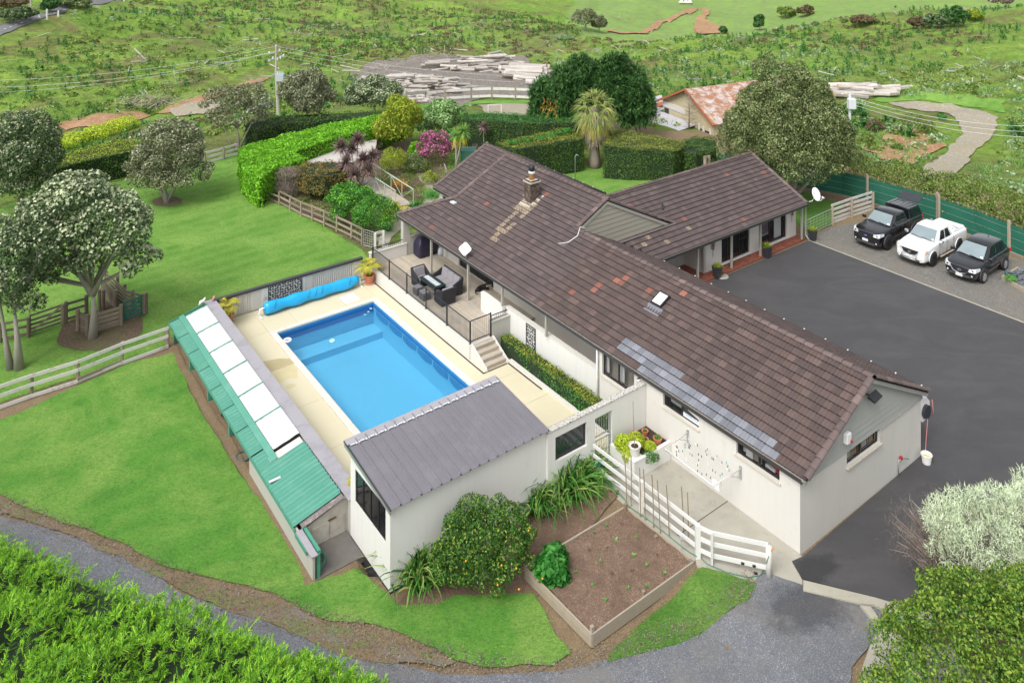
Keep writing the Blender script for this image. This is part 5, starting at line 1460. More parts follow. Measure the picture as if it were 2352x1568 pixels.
# deck furniture
def cushion(m_,t0,t1,s0,s1,z0,z1):m_.box(t0,t1,s0,s1,z0,z1)
def seatset(name,label,cat,t0,t1,s0,s1,back,n,arms=True):
 """back: which side the backrest is on ('t1','s1','s0')"""
 o=thing(name,label,cat,H((t0+t1)/2,(s0+s1)/2,DZ),HANG)
 z=DZ
 m_=MB(HM);m_.box(t0,t1,s0,s1,z+.04,z+.32);m_.build('base',M['wicker'],o,bevel=.02)
 th=.11
 bk=MB(HM)
 if back=='t1':bk.add([(t1-th,s0,z+.3),(t1+.02,s0,z+.3),(t1+.10,s0,z+.90),(t1+.02,s0,z+.90),(t1-th,s1,z+.3),(t1+.02,s1,z+.3),(t1+.10,s1,z+.90),(t1+.02,s1,z+.90)],[(0,3,2,1),(4,5,6,7),(0,1,5,4),(1,2,6,5),(2,3,7,6),(3,0,4,7)])
 elif back=='s1':bk.add([(t0,s1-th,z+.3),(t0,s1+.02,z+.3),(t0,s1+.10,z+.90),(t0,s1+.02,z+.90),(t1,s1-th,z+.3),(t1,s1+.02,z+.3),(t1,s1+.10,z+.90),(t1,s1+.02,z+.90)],[(0,1,2,3),(4,7,6,5),(0,4,5,1),(1,5,6,2),(2,6,7,3),(3,7,4,0)])
 else:bk.add([(t0,s0+th,z+.3),(t0,s0-.02,z+.3),(t0,s0-.10,z+.90),(t0,s0-.02,z+.90),(t1,s0+th,z+.3),(t1,s0-.02,z+.3),(t1,s0-.10,z+.90),(t1,s0-.02,z+.90)],[(0,3,2,1),(4,5,6,7),(0,1,5,4),(1,2,6,5),(2,3,7,6),(3,0,4,7)])
 bk.build('backrest',M['wicker'],o,bevel=.02)
 def arm(a0,a1,b0,b1,hi):
  m_=MB(HM)
  if back=='t1':m_.add([(a0,b0,z+.3),(a1,b0,z+.3),(a1,b0,z+.86),(a0+.1,b0,z+.60),(a0,b0,z+.58)]+[(x,b1,w)for x,_,w in[(a0,0,z+.3),(a1,0,z+.3),(a1,0,z+.86),(a0+.1,0,z+.60),(a0,0,z+.58)]],[(0,1,2,3,4),(9,8,7,6,5),(0,5,6,1),(1,6,7,2),(2,7,8,3),(3,8,9,4),(4,9,5,0)])
  else:
   sg=1 if back=='s1' else-1;f0,f1=(b0,b1)if sg>0 else(b1,b0)
   pr=[(f0,z+.3),(f1,z+.3),(f1,z+.86),(f0+sg*.1,z+.60),(f0,z+.58)]
   m_.add([(a0,y,w)for y,w in pr]+[(a1,y,w)for y,w in pr],[(0,1,2,3,4),(9,8,7,6,5),(0,5,6,1),(1,6,7,2),(2,7,8,3),(3,8,9,4),(4,9,5,0)])
  m_.build('arm',M['wicker'],o,bevel=.015)
 if back=='t1':arm(t0,t1,s0,s0+.09,0);arm(t0,t1,s1-.09,s1,0)
 else:arm(t0,t0+.09,s0,s1,0);arm(t1-.09,t1,s0,s1,0)
 for i in range(n):
  if back=='t1':
   a,b2=s0+.1+(s1-s0-.2)*i/n,s0+.1+(s1-s0-.2)*(i+1)/n
   m_=MB(HM);m_.box(t0+.02,t1-.1,a+.01,b2-.01,z+.325,z+.45);m_.build('seat_cushion',M['cushion'],o,bevel=.03,seg=2)
   m_=MB(HM);m_.add([(t1-.22,a+.01,z+.45),(t1-.08,a+.01,z+.45),(t1+.0,a+.01,z+.88),(t1-.13,a+.01,z+.90)]+[(x,b2-.01,w)for x,w in((t1-.22,z+.45),(t1-.08,z+.45),(t1+.0,z+.88),(t1-.13,z+.90))],[(0,3,2,1),(4,5,6,7),(0,1,5,4),(1,2,6,5),(2,3,7,6),(3,0,4,7)]);m_.build('back_cushion',M['cushion'],o,bevel=.03,seg=2)
  else:
   sg=1 if back=='s1' else-1;e_=s1 if sg>0 else s0
   m_=MB(HM);m_.box(t0+.1,t1-.1,min(e_-sg*.1,(s0 if sg>0 else s1)+sg*.02),max(e_-sg*.1,(s0 if sg>0 else s1)+sg*.02),z+.325,z+.45);m_.build('seat_cushion',M['cushion'],o,bevel=.03,seg=2)
   pr=[(e_-sg*.22,z+.45),(e_-sg*.08,z+.45),(e_,z+.88),(e_-sg*.13,z+.90)]
   m_=MB(HM);m_.add([(t0+.11,y,w)for y,w in pr]+[(t1-.11,y,w)for y,w in pr],[(0,3,2,1),(4,5,6,7),(0,1,5,4),(1,2,6,5),(2,3,7,6),(3,0,4,7)]);m_.build('back_cushion',M['cushion'],o,bevel=.03,seg=2)
 return o
seatset('outdoor_sofa','three seat black wicker sofa with grey cushions facing the glass table','sofa',-.58,.16,20.9,22.85,'t1',3)
seatset('outdoor_chair','black wicker armchair at the far end of the glass table','armchair',-1.5,-.62,22.85,23.55,'s1',1)
seatset('outdoor_chair','black wicker armchair at the near end of the table, back to the steps','armchair',-1.5,-.62,20.35,21.0,'s0',1)
for(t0,t1,s0,s1,lb)in((-1.95,-1.5,22.15,22.6,'grey wicker ottoman by the far end of the table'),(-1.95,-1.5,21.45,21.95,'grey wicker ottoman by the near end of the table')):
 o=thing('ottoman',lb,'ottoman',H((t0+t1)/2,(s0+s1)/2,DZ),HANG)
 m_=MB(HM);m_.box(t0,t1,s0,s1,DZ+.02,DZ+.36);m_.build('base',M['wicker_grey'],o,bevel=.02)
 m_=MB(HM);m_.box(t0+.01,t1-.01,s0+.01,s1-.01,DZ+.362,DZ+.44);m_.build('seat_cushion',M['cushion'],o,bevel=.03,seg=2)
o=thing('outdoor_table','long dark glass table with a strip of white slats','table',H(-1.1,21.9,DZ),HANG)
m_=MB(HM);m_.box(-1.48,-.72,21.12,22.75,DZ+.66,DZ+.70);m_.build('tabletop',NT('dark_glass_top').base((.012,.03,.035)).rough(.1).m,o,bevel=.01)
for t,s in((-1.42,21.2),(-.8,21.2),(-1.42,22.66),(-.8,22.66)):
 m_=MB(HM);m_.box(t,t+.06,s-.03,s+.03,DZ,DZ+.66);m_.build('leg',M['wicker'],o)
m_=MB(HM);m_.box(-1.4,-.8,21.2,22.66,DZ+.56,DZ+.65);m_.build('apron',M['wicker'],o)
for k in range(9):
 s=21.35+k*.15
 m_=MB(HM);m_.add([(-1.28,s,DZ+.703),(-1.1,s-.03,DZ+.703),(-.93,s,DZ+.703),(-.93,s+.06,DZ+.703),(-1.1,s+.085,DZ+.703),(-1.28,s+.05,DZ+.703)],[(0,1,2,3,4,5)])
 q=m_.build('slat',M['tablelite'],o);q.modifiers.new('s','SOLIDIFY').thickness=-.004
o=thing('covered_barbecue','barbecue under a navy fabric cover at the end of the deck','barbecue',H(1.0,26.3,DZ),HANG)
m_=MB(HM)
pr=[(.38,0),(1.72,0)]
vs=[];ring=[(-.0,1.0,.15),(.0,1.0,.75),(.10,.98,.86),(.22,.62,1.12),(.30,.35,1.20)]
rings=[]
for inset,k_,z in((0,0,.08),(-.02,0,.45),(.0,0,.80),(.04,0,.88),(.26,0,1.14),(.34,0,1.18)):
 t0,t1,s0,s1=.42+inset*(.7 if z>1 else 1),1.66-inset*(.7 if z>1 else 1),25.95+inset*.8,26.75-inset*.8
 pts_=[]
 for(ta,sa_),(tb,sb)in(((t0,s0),(t1,s0)),((t1,s0),(t1,s1)),((t1,s1),(t0,s1)),((t0,s1),(t0,s0))):
  for q in range(5):
   f=q/5;w=random.uniform(-.018,.018)
   pts_.append((ta+(tb-ta)*f+w,sa_+(sb-sa_)*f+w,DZ+z))
 rings.append(pts_)
n_=len(rings[0]);vs=[p for r_ in rings for p in r_]
fs=[(i*n_+k,i*n_+(k+1)%n_,(i+1)*n_+(k+1)%n_,(i+1)*n_+k)for i in range(len(rings)-1)for k in range(n_)]+[tuple((len(rings)-1)*n_+k for k in range(n_))]
m_.add(vs,fs);c_=m_.build('cover',M['cover'],o,smooth=True)
ss=c_.modifiers.new('s','SUBSURF');ss.levels=ss.render_levels=1
for t,s in((.55,26.05),(1.55,26.05),(.55,26.65),(1.55,26.65)):
 m_=MB(HM);m_.lathe([(.04,0),(.04,.1)],(t,s,DZ),8);m_.build('castor',M['rubber'],o)
m_=MB(HM);m_.lathe([(.16,0),(.17,.3),(.12,.42),(.05,.5)],(1.72,25.7,DZ),14);tag(m_.build('gas_bottle',M['porcelain'],smooth=True),'pale gas bottle beside the covered barbecue','gas bottle')
# planter hedge kerb + parapet wall
m_=MB(HM);m_.box(-.86,-.70,7.25,15.25,TZ-.1,TZ+.10);tag(m_.build('garden_edging',M['wall']),'low pale kerb between terrace and clipped hedge','edging')
m_=MB(HM);m_.box(-.70,-.02,7.25,16.5,TZ-.3,TZ+.04);tag(m_.build('hedge_bed',M['soil']),'narrow soil bed under the verandah hedge',kind='structure')
pw=thing('parapet_wall','white wall with a doorway and window linking house and pool shed','wall',H(-2.5,7.07,0),HANG)
m_=MB(HM);wall_run(m_,'t',7.07,-5.12,-.02,-.35,2.26,.2,[(-2.78,-1.88,-.02,1.93),(-4.75,-3.2,1.08,1.98)]);m_.build('wall',M['wall_white'],pw)
def lich():
 m=NT('lichen_coping');p=m.pos()
 m.base(m.ramp(m.noise(p,13,6,.8),[(.40,(.60,.58,.54)),(.52,(.42,.41,.37)),(.60,(.10,.095,.08))])).rough(.95);return m.m
m_=MB(HM);m_.box(-5.15,-.02,7.05,7.30,2.262,2.30);m_.build('coping',lich(),pw)
window(pw,'t',7.07,-4.75,-3.2,1.08,1.98,1,(),sill=False,back=False,glass='glass_car',fr=.06)
g=thing('doorway_gate','steel bar gate in the white wall doorway','gate',H(-2.3,7.15,0),HANG)
m_=MB(HM);m_.box(-2.76,-2.72,7.13,7.17,.02,1.9);m_.box(-1.94,-1.90,7.13,7.17,.02,1.9)
for z in(.06,.98,1.15,1.88):m_.box(-2.72,-1.94,7.135,7.165,z-.02,z+.02)
m_.build('frame',M['steel'],g)
for k in range(8):
 for z0,z1 in((.08,.96),(1.17,1.86)):
  m_=MB(HM);m_.tube([(-2.64+k*.09,7.15,z0),(-2.64+k*.09,7.15,z1)],.009,5);m_.build('bar',M['steel'],g)
# pool shed
sh=thing('pool_shed','white plastered pool shed with a grey ribbed monopitch roof','shed',H(-8.3,8.6,-.3),HANG)
s0,s1,t0,t1=7.14,10.05,-11.55,-5.1
def shz(s):return 2.44+.105*(s-7.05)
m_=MB(HM)
wall_run(m_,'t',s0,t0,t1,-.5,2.36,.14)
wall_run(m_,'s',t0,s0+.14,s1-.0,-.5,2.36,.14,[(7.45,9.68,1.10,2.22)])
wall_run(m_,'t',s1,t0+.14,t1,-.35,2.66,-.14);wall_run(m_,'s',t1,s0+.14,s1-.14,-.3,2.36,-.14)
m_.build('wall',M['wall_white'],sh)
m_=MB(HM);m_.box(t0-.012,t1+.0,s0-.012,s0+.1,-.75,-.30);m_.box(t0-.012,t0+.1,s0+.1,s1,-.75,-.30);m_.build('footing',paint('bitumen_footing',(.03,.03,.035),.6,.3),sh)
window(sh,'s',t0,7.45,9.68,1.10,2.22,1,(.25,.5,.75),sill=False,fr=.055,rec=.02,glass='glass_dark')
m_=MB(HM);m_.slabpoly([(t0-.06,7.0,shz(7.0)),(t1+.0,7.0,shz(7.0)),(t1,10.3,shz(10.3)),(t0-.06,10.3,shz(10.3))],.03,(0,-.105,1));rf=m_.build('roof',M['roof_grey'],sh)
nr=17
for k in range(nr):
 ta=t0-.05+(t1-t0+.04)*k/nr;tb=t0-.05+(t1-t0+.04)*(k+1)/nr
 m_=MB(HM);vs=[];cs=((ta,.002),(ta+.30*(tb-ta),.006),(tb-.075,.004),(tb-.06,.065),(tb-.02,.065),(tb-.004,-.004))
 for s in(6.97,10.28):
  for t,dz in cs:vs.append((t,s,shz(s)+dz+.002))
 m_.add(vs,[(i,i+1,6+i+1,6+i)for i in range(5)]);m_.build('roof_panel',M['roof_grey'],rf)
m_=MB(HM);m_.slabpoly([(t0-.08,10.12,shz(10.2)+.055),(t1,10.12,shz(10.2)+.055),(t1,10.42,shz(10.35)+.055),(t0-.08,10.42,shz(10.35)+.055)],.02,(0,0,1))
m_.build('ridge_flashing',M['cap_grey'],rf)
m_=MB(HM)
for k in range(nr*2):
 ta=t0+(t1-t0)*k/(nr*2);m_.box(ta+.01,ta+(t1-t0)/(nr*2)-.01,10.06-(.03 if k%2 else 0),10.12,shz(10.1)+.04,shz(10.1)+.052)
m_.build('ridge_flashing',M['porcelain'],rf)
m_=MB(HM);m_.bar((t0-.07,6.98,shz(6.98)-.07),(t0-.07,10.4,shz(10.4)-.07),.03,.18);m_.build('barge_board',M['steel'],rf)
m_=MB(HM);m_.bar((t0-.085,6.95,shz(6.95)+.02),(t0-.085,10.4,shz(10.4)+.02),.05,.03);m_.build('barge_flashing',M['gutter'],rf)
# pool side wall with cap, and the green lean-to against it
o=thing('pool_wall','long pool boundary wall with a wide mauve grey cap','wall',H(-11.3,18,TZ),HANG)
m_=MB(HM);m_.box(-11.5,-11.15,10.1,27.3,-.6,.90);m_.build('wall',M['wall_grey'],o)
for a,c in((10.05,14.9),(14.9,19.8),(19.8,24.0),(24.0,27.35)):
 m_=MB(HM);m_.box(-11.62,-11.08,a+.004,c-.004,.90,.935);m_.build('cap_sheet',M['cap_grey'],o)
lt=thing('lean_to','long green lean-to shelter with white translucent roof sheets','lean-to',H(-12.5,18,-.5),HANG)
LZ0,LZ1=.50,.93
def lz(t):return LZ0+(t+13.4)/(1.78)*(LZ1-LZ0)
def corr_roof(m_,ta,tb,s0,s1,off=.0,pit=.21,amp=.036):
 n_=max(4,int((s1-s0)/(pit/4)));vs=[];fs=[]
 for i in range(n_+1):
  s=s0+(s1-s0)*i/n_;d=amp*math.cos(2*math.pi*(s-s0)/pit)
  d=amp if d>.2*amp else-amp
  vs+=[(ta,s,lz(ta)+off+d),(tb,s,lz(tb)+off+d)]
 for i in range(n_):fs.append((2*i,2*i+1,2*i+3,2*i+2))
 m_.add(vs,fs)
sb=[13.15+k*1.73 for k in range(9)]
for a,c in zip([13.9]+sb[1:-1],sb[1:]):
 m_=MB(HM);corr_roof(m_,-13.42,-12.86,a,min(c,27.05));m_.build('roof_sheet',M['roof_green'],lt)
for k in range(4):
 a=10.55+k*.84
 m_=MB(HM);corr_roof(m_,-13.42,-11.66,a,a+.84);m_.build('roof_sheet',M['roof_green'],lt)
m_=MB(HM);corr_roof(m_,-13.2,-11.66,10.3,10.56,-.03,.09,.014);m_.build('roof_sheet',paint('old_lichen_iron',(.20,.17,.17),.8,.4,9,dirt=(.45,.42,.40),dscale=6),lt)
m_=MB(HM);m_.slabpoly([(-12.95,13.9,lz(-12.95)+.06),(-12.72,13.9,lz(-12.72)+.09),(-12.72,27.0,lz(-12.72)+.09),(-12.95,27.0,lz(-12.95)+.06)],.03,(0,0,1));m_.build('flashing',M['roof_green'],lt)
m_=MB(HM);m_.slabpoly([(-12.95,13.9,lz(-12.95)+.04),(-11.68,13.9,lz(-11.68)-.03),(-11.68,14.35,lz(-11.68)-.03),(-12.95,14.35,lz(-12.95)+.0)],.03,(0,0,1));m_.build('gutter',M['white_old'],lt)
npn=6
for k in range(npn):
 a=14.42+k*2.06;c=a+2.0
 m_=MB(HM);n_=40;vs=[];fs=[]
 for i in range(n_+1):
  s=a+(c-a)*i/n_
  for j,t in enumerate(np.linspace(-12.7,-11.66,9)):
   vs.append((t,s,lz(t)+.075+.010*math.sin(2*math.pi*(s-a+.28*math.sin((t+12.7)*2.6))/.17)))
 for i in range(n_):
  for j in range(8):fs.append((i*9+j,i*9+j+1,(i+1)*9+j+1,(i+1)*9+j))
 m_.add(vs,fs);m_.build('translucent_sheet',M['solar'],lt,smooth=True)
 m_=MB(HM);m_.bar((-12.72,c+.03,lz(-12.72)+.085),(-11.64,c+.03,lz(-11.64)+.085),.045,.05);m_.build('glazing_bar',M['green_trim'],lt)
m_=MB(HM);m_.bar((-13.43,13.9,LZ0-.05),(-13.43,27.05,LZ0-.05),.03,.09);m_.bar((-13.43,10.4,LZ0-.05),(-13.43,13.9,LZ0-.05),.03,.09);m_.build('fascia',M['green_trim'],lt)
m_=MB(HM);m_.bar((-13.4,27.06,lz(-13.4)),(-11.66,27.06,lz(-11.66)),.04,.10);m_.build('barge_board',M['green_trim'],lt)
for s in(26.6,23.75,20.85,17.9):
 m_=MB(HM);m_.box(-13.3,-13.14,s-.08,s+.08,-.6,LZ0-.02);m_.build('post',M['green_trim'],lt)
 m_=MB(HM);m_.bar((-13.2,s,LZ0-.04),(-11.5,s,LZ1-.06),.06,.1);m_.build('rafter',M['green_trim'],lt)
m_=MB(HM);m_.box(-13.36,-13.28,9.05,15.2,-.6,.44);m_.box(-13.28,-11.5,15.12,15.2,-.6,.5);m_.build('side_wall',M['wall_grey'],lt)
m_=MB(HM);m_.box(-13.42,-13.2,9.0,10.35,.44,.49);m_.build('coping',M['cap_grey'],lt)
m_=MB(HM);m_.box(-13.44,-13.42,9.4,10.4,.30,.44);m_.box(-13.16,-13.06,9.1,10.5,.40,.52);m_.box(-13.2,-13.1,9.05,9.12,-.5,.44);m_.build('trim',M['green_trim'],lt)
m_=MB(HM);m_.box(-13.1,-11.5,10.38,10.44,-.45,.40);m_.add([(-13.1,10.38,.40),(-11.5,10.38,.40),(-11.5,10.38,.86),(-13.1,10.44,.40),(-11.5,10.44,.40),(-11.5,10.44,.86)],[(0,1,2),(5,4,3),(1,4,5,2),(0,2,5,3)])
m_.build('end_wall',M['grey_ply'],lt)
for a,c in((-12.85,-12.2),(-12.18,-11.62)):
 m_=MB(HM);m_.box(a,c,10.362,10.378,-.42,.28);m_.build('door',M['grey_ply'],lt)
m_=MB(HM);m_.box(-12.25,-11.95,10.34,10.362,.31,.345);m_.build('door_bolt',M['brass'],lt)
m_=MB(HM);m_.box(-13.4,-11.5,15.0,27.2,-.55,-.45);tag(m_.build('shelter_floor',M['yardsoil']),'bare dirt floor under the green lean-to',kind='structure')
m_=MB(HM);m_.box(-13.3,-11.55,9.0,10.4,-.55,-.33);tag(m_.build('concrete_pad',paint('dirty_concrete',(.13,.12,.11),.9,.35,3,.3,40)),'dark dirty concrete pad by the kennel doors',kind='structure')
sheet('dirt_edge',[H(t,s)for t,s in((-13.7,9.0),(-13.62,15),(-13.65,20),(-13.7,27.6),(-13.3,27.6),(-13.3,8.8),(-13.6,8.8))],M['dirt'],.05,'leaf litter along the foot of the lean-to',wob=.12,step=.2)
def coil(name,label,c,R1,r,n_,mat,cat='hose',sq=1.0):
 pts=[]
 rr=random.Random(int(c[0]*100))
 for i in range(n_*14):
  a=2*math.pi*i/14;R_=R1*(1+.12*math.sin(a*.37))
  pts.append((c[0]+R_*math.cos(a),c[1]+R_*math.sin(a)*sq,c[2]+.01+.02*(i/14)+rr.uniform(0,.01)))
 m_=MB();m_.tube(pts,r,6);tag(m_.build(name,mat,smooth=True),label,cat)
c_=H(-13.2,16.3,-.42);coil('hose_coil','coil of grey green hose under the lean-to roof edge',c_,.30,.018,6,paint('grey_hose',(.08,.13,.13),.5,.2))
c_=H(-12.95,9.6,-.3);coil('hose_coil','tangled green and orange hose on the dark concrete pad',c_,.22,.016,5,M['hose_green'],sq=1.5)
m_=MB(HM)
for z in(-.1,):m_.lathe([(.30,0),(.32,.03),(.02,.05)],(-13.0,18.9,-.05),14)
m_.tube([(-13.0,18.9,-.45),(-13.0,18.9,-.05)],.03,6);m_.tube([(-12.8,17.9,-.45),(-12.9,18.2,.1)],.025,6);m_.tube([(-13.1,18.3,-.45),(-12.9,18.2,.1)],.025,6)
tag(m_.build('workbench',M['black']),'small round black table under the lean-to','table')
m_=MB();p=H(-13.25,14.0,.58);
tag(MB(HM).box(-13.38,-12.95,12.95,13.05,lz(-13.1)+.03,lz(-13.1)+.06).build('roof_bracket',M['white']),'loose white strip lying on the green roof','bracket')
o=thing('bird_ornament','small white bird ornament on the lean-to corner','ornament',H(-11.75,27.0,.95))
m_=MB(HM);m_.tube([(-12.0,26.95,1.0),(-11.9,26.95,1.15),(-11.75,26.95,1.18),(-11.66,26.95,1.32)],[.02,.075,.07,.03],8);m_.build('body',M['plastic_white'],o,smooth=True)
o=thing('bird_ornament','small pink and white ornament beside the potted palm','ornament',H(-11.2,27.0,.95))
m_=MB(HM);m_.tube([(-11.25,27.1,.98),(-11.2,27.1,1.1),(-11.15,27.1,1.2)],[.07,.06,.02],8);m_.build('body',paint('pink_ornament',(.6,.25,.3),.5,.1),o,smooth=True)
# fences and yards
def rail_fence(name,label,cat,pts,rails,rs,posts,ph,pw,mat,pmat=None,off=.05,jit=.01,cap=False,side=0):
 """pts: base line points (world); rails: heights; rs: (thickness, depth)"""
 o=thing(name,label,cat,pts[0]);rr=random.Random(len(label))
 P_=[Vector(p)for p in pts]
 for a,b2 in zip(P_[:-1],P_[1:]):
  d=(b2-a).normalized();n=Vector((-d.y,d.x,0))*(off if side==0 else side)
  for z in rails:
   z1,z2=(z if not hasattr(z,'__len__')else z[0]),(z if not hasattr(z,'__len__')else z[1])
   m_=MB();m_.bar(a+n+Vector((0,0,z1+rr.uniform(-jit,jit))),b2+n+Vector((0,0,z2+rr.uniform(-jit,jit))),rs[0],rs[1]);m_.build('rail',mat,o)
 for p in posts:
  p=Vector(p);w=pw/2
  m_=MB()
  if cap=='round':m_.tube([p-Vector((0,0,.1)),p+Vector((rr.uniform(-.02,.02),0,ph+rr.uniform(-.05,.06)))],w,8)
  else:m_.bar(p-Vector((0,0,.1)),p+Vector((0,0,ph)),pw,pw,(1,0,0))
  m_.build('post',pmat or mat,o)
 return o
def lerp_pts(a,b,n):return[Vector(a).lerp(Vector(b),i/n)for i in range(n+1)]
a=at((-40,944),-.36);b=at((396,806),-.36)
P_=[at((-240,1008),-.36),at(T('21',-90,1290),-.36),at(T('21',215,1180),-.36),at(T('21',530,1080),-.36),at(T('21',830,955),-.36),at(T('21',1140,845),-.36)]
rail_fence('rail_fence','whitewashed three rail fence running from the lean-to to the left edge','fence',P_,[1.02,.62,.12],(.04,.15),P_,1.05,.16,M['white_old'],M['fence_old'],cap='round',side=-.11)
m_=MB();q0=P_[2].lerp(P_[3],.4);q1=P_[4]
for z,y in((.24,.0),(.04,.08)):
 m_.bar(P_[3]+Vector((.05,-.14-y,z)),P_[4]+Vector((.0,-.14-y,z-.02)),.04,.13)
tag(m_.build('loose_board',M['fence_old']),'loose grey boards lying along the foot of the white fence','boards')
g0,g1=ZM(660,420,540,260,545),ZM(660,420,540,1500,1140)
a,b=at(g0,-.36),at(g1,-.36)
P_=[at(ZM(660,420,540,x,y),-.36)for x,y in((500,650),(630,720),(760,790),(900,845),(1040,905),(1195,975),(1370,1060),(1500,1130))]
rail_fence('rail_fence','weathered brown three rail fence between lawn and garden shrubs','fence',P_,[.98,.58,.20],(.04,.13),P_,1.02,.13,M['fence_old'],cap='round')
Q_=[at(ZM(660,420,540,x,y),-.36)for x,y in((260,550),(500,650))]
rail_fence('rail_fence','broken end of the garden fence beside the bright hedge','fence',Q_,[.12,(.50,.58)],(.04,.12),Q_[:1],.25,.12,M['fence_old'])
def mesh_gate(label,a,b,h,cols,rows,mat=M['steel'],name='mesh_gate'):
 o=thing(name,label,'gate',a);a=Vector(a);b=Vector(b);d=b-a;u=Vector((0,0,1))
 m_=MB();m_.tube([a+u*.06,a+u*h,b+u*h,b+u*.06,a+u*.06],.024,6,mi=0);m_.build('frame',mat,o)
 for i in range(1,cols):
  m_=MB();p=a+d*(i/cols);m_.tube([p+u*.07,p+u*h],.011,4);m_.build('bar',mat,o)
 for j in range(1,rows):
  m_=MB();z=.06+(h-.06)*j/rows;m_.tube([a+u*z,b+u*z],.009,4);m_.build('bar',mat,o)
mesh_gate('small galvanised mesh gate at the corner of the deck',at(ZM(660,420,540,1520,1140),-.36),at(ZM(660,420,540,1640,1175),-.36),1.05,5,6)
P_=[at(ZM(660,420,540,1660,1180),-.36),at(ZM(660,420,540,1760,1150),-.36)]
rail_fence('rail_fence','short white painted fence panel behind the deck corner','fence',P_,[.95,.55],(.04,.18),P_,1.0,.14,M['white_old'])
tag(MB(HM).box(-2.95,-2.45,26.9,27.7,-.36,-.22).build('gate_step',M['sleeper']),'small timber step at the mesh gate','step')
m_=MB(HM);m_.box(-1.6,-.6,27.5,28.0,-.36,.35);tag(m_.build('planter_box',M['wall_white']),'white plastered box by the curving garden path','planter box')
P_=[hit(T('11',x,y))for x,y in((1390,1120),(1520,1085),(1620,1055))]
rail_fence('rail_fence','grey rail fence in front of the dark hedge beyond the lawn','fence',P_,[.95,.55,.15],(.04,.18),P_,1.05,.13,M['white_old'],M['fence_old'])
P_=[at(p,-.36)for p in((255,445),(330,425),(390,400),(455,385))]
P_=PH([T('12',*p)for p in((300,735),(460,722),(590,706),(720,695),(900,682),(1040,678),(1200,682),(1330,690))])
P_=[Vector((x,y,hz(x,y)))for x,y in P_]
rail_fence('rail_fence','pale two rail fence curving round the log yard','fence',P_,[1.35,.45],(.05,.30),P_,1.6,.18,M['white_old'],M['fence_old'])
P_=PH([T('12',1015,775),T('12',1105,775)]);P_=[Vector((x,y,hz(x,y)))for x,y in P_]
rail_fence('hitching_rail','short white rail standing in the gravel yard','rail',P_,[.9],(.06,.12),P_,.95,.12,M['white_old'])
Y3=lambda x,y:at(ZM(20,720,480,x,y),-.36)
rail_fence('stock_yard_fence','weathered plank fence from the yard gate to the left edge','fence',[Y3(-400,1210),Y3(-100,1130),Y3(270,1050)],[.88,.52,.14],(.04,.12),[Y3(-400,1210),Y3(-100,1130),Y3(285,1060)],1.0,.16,M['fence_brown'],cap='round')
o=thing('yard_gate','brown timber gate with a long diagonal brace','gate',Y3(300,1040));a,b=Y3(310,1035),Y3(740,885)
for z in(.98,.72,.50,.30,.10):
 m_=MB();m_.bar(a+Vector((0,0,z+.04)),b+Vector((0,0,z+.04)),.035,.10);m_.build('rail',M['fence_brown'],o)
m_=MB();m_.bar(a+Vector((0,-.05,.12)),b+Vector((0,-.05,1.0)),.04,.09);m_.build('brace',M['fence_old'],o)
for p in(a,b):m_=MB();m_.bar(p+Vector((0,0,.05)),p+Vector((0,0,1.08)),.05,.10,(0,1,0));m_.build('stile',M['fence_brown'],o)
pr=[Y3(755,885),Y3(795,872),Y3(1080,780),Y3(1340,690)]
rail_fence('stock_yard_fence','brown plank fence rising behind the forked trunk','fence',[Y3(795,872),Y3(1080,780)],[.98,.62,.2],(.04,.12),[Y3(755,885),Y3(795,872),Y3(1080,770)],1.1,.20,M['fence_brown'],cap='round')
rail_fence('stock_yard_pen','solid boarded side of the pen left of the forked trunk','pen',[Y3(965,975),Y3(1090,1040)],[.93,.78,.62,.46,.30,.14],(.04,.14),[Y3(965,975),Y3(1090,1040)],1.08,.20,M['fence_brown'],cap='round')
rail_fence('stock_yard_pen','boarded front of the pen right of the forked trunk','pen',[Y3(1090,1040),Y3(1540,900)],[.93,.70,.48,.27,.10],(.04,.14),[Y3(1550,900)],1.06,.20,M['fence_old'],cap='round')
rail_fence('stock_yard_pen','long plank race side running back from the green gate','pen',[Y3(1870,745),Y3(1650,690),Y3(1340,410)],[1.0,.80,.60,.40,.2],(.04,.12),[Y3(1890,745),Y3(1870,745),Y3(1700,690),Y3(1600,600),Y3(1500,500),Y3(1345,420)],1.12,.18,M['fence_brown'],cap='round')
rail_fence('stock_yard_pen','solid plank wall of the narrow race behind the trunk','pen',[Y3(1470,690),Y3(1290,520)],[1.0,.85,.70,.55,.40,.25],(.04,.15),[Y3(1470,690),Y3(1310,690),Y3(1255,690)],1.15,.19,M['fence_brown'],cap='round')
o=thing('green_gate','green painted timber gate of the stock yard','gate',Y3(1580,850));a,b=Y3(1590,850),Y3(1815,765)
for z in(.98,.74,.52,.32,.12):
 m_=MB();m_.bar(a+Vector((0,0,z+.03)),b+Vector((0,0,z+.03)),.035,.11);m_.build('rail',M['green_gate'],o)
m_=MB();m_.bar(a+Vector((0,-.05,.14)),b+Vector((0,-.05,1.0)),.04,.09);m_.build('brace',M['green_gate'],o)
for p in(a,b):m_=MB();m_.bar(p+Vector((0,0,.02)),p+Vector((0,0,1.12)),.09,.12,(0,1,0));m_.build('stile',M['green_gate'],o)
sheet('pen_floor',[Y3(1100,1060),Y3(1560,920),Y3(1890,760),Y3(1700,660),Y3(1340,480),Y3(1280,640),Y3(980,960)],M['mulch'],.06,'trampled dirt floor of the stock yard',wob=.1)
P_=[H(-2.99,6.95),H(-2.9,4.5),H(-2.85,1.95),H(-2.72,1.55)]
rail_fence('white_fence','white painted three rail fence between vegetable bed and path','fence',P_[:3],[1.05,.68,.30],(.045,.125),[P_[1],P_[2]],1.08,.16,M['white'],side=.02)
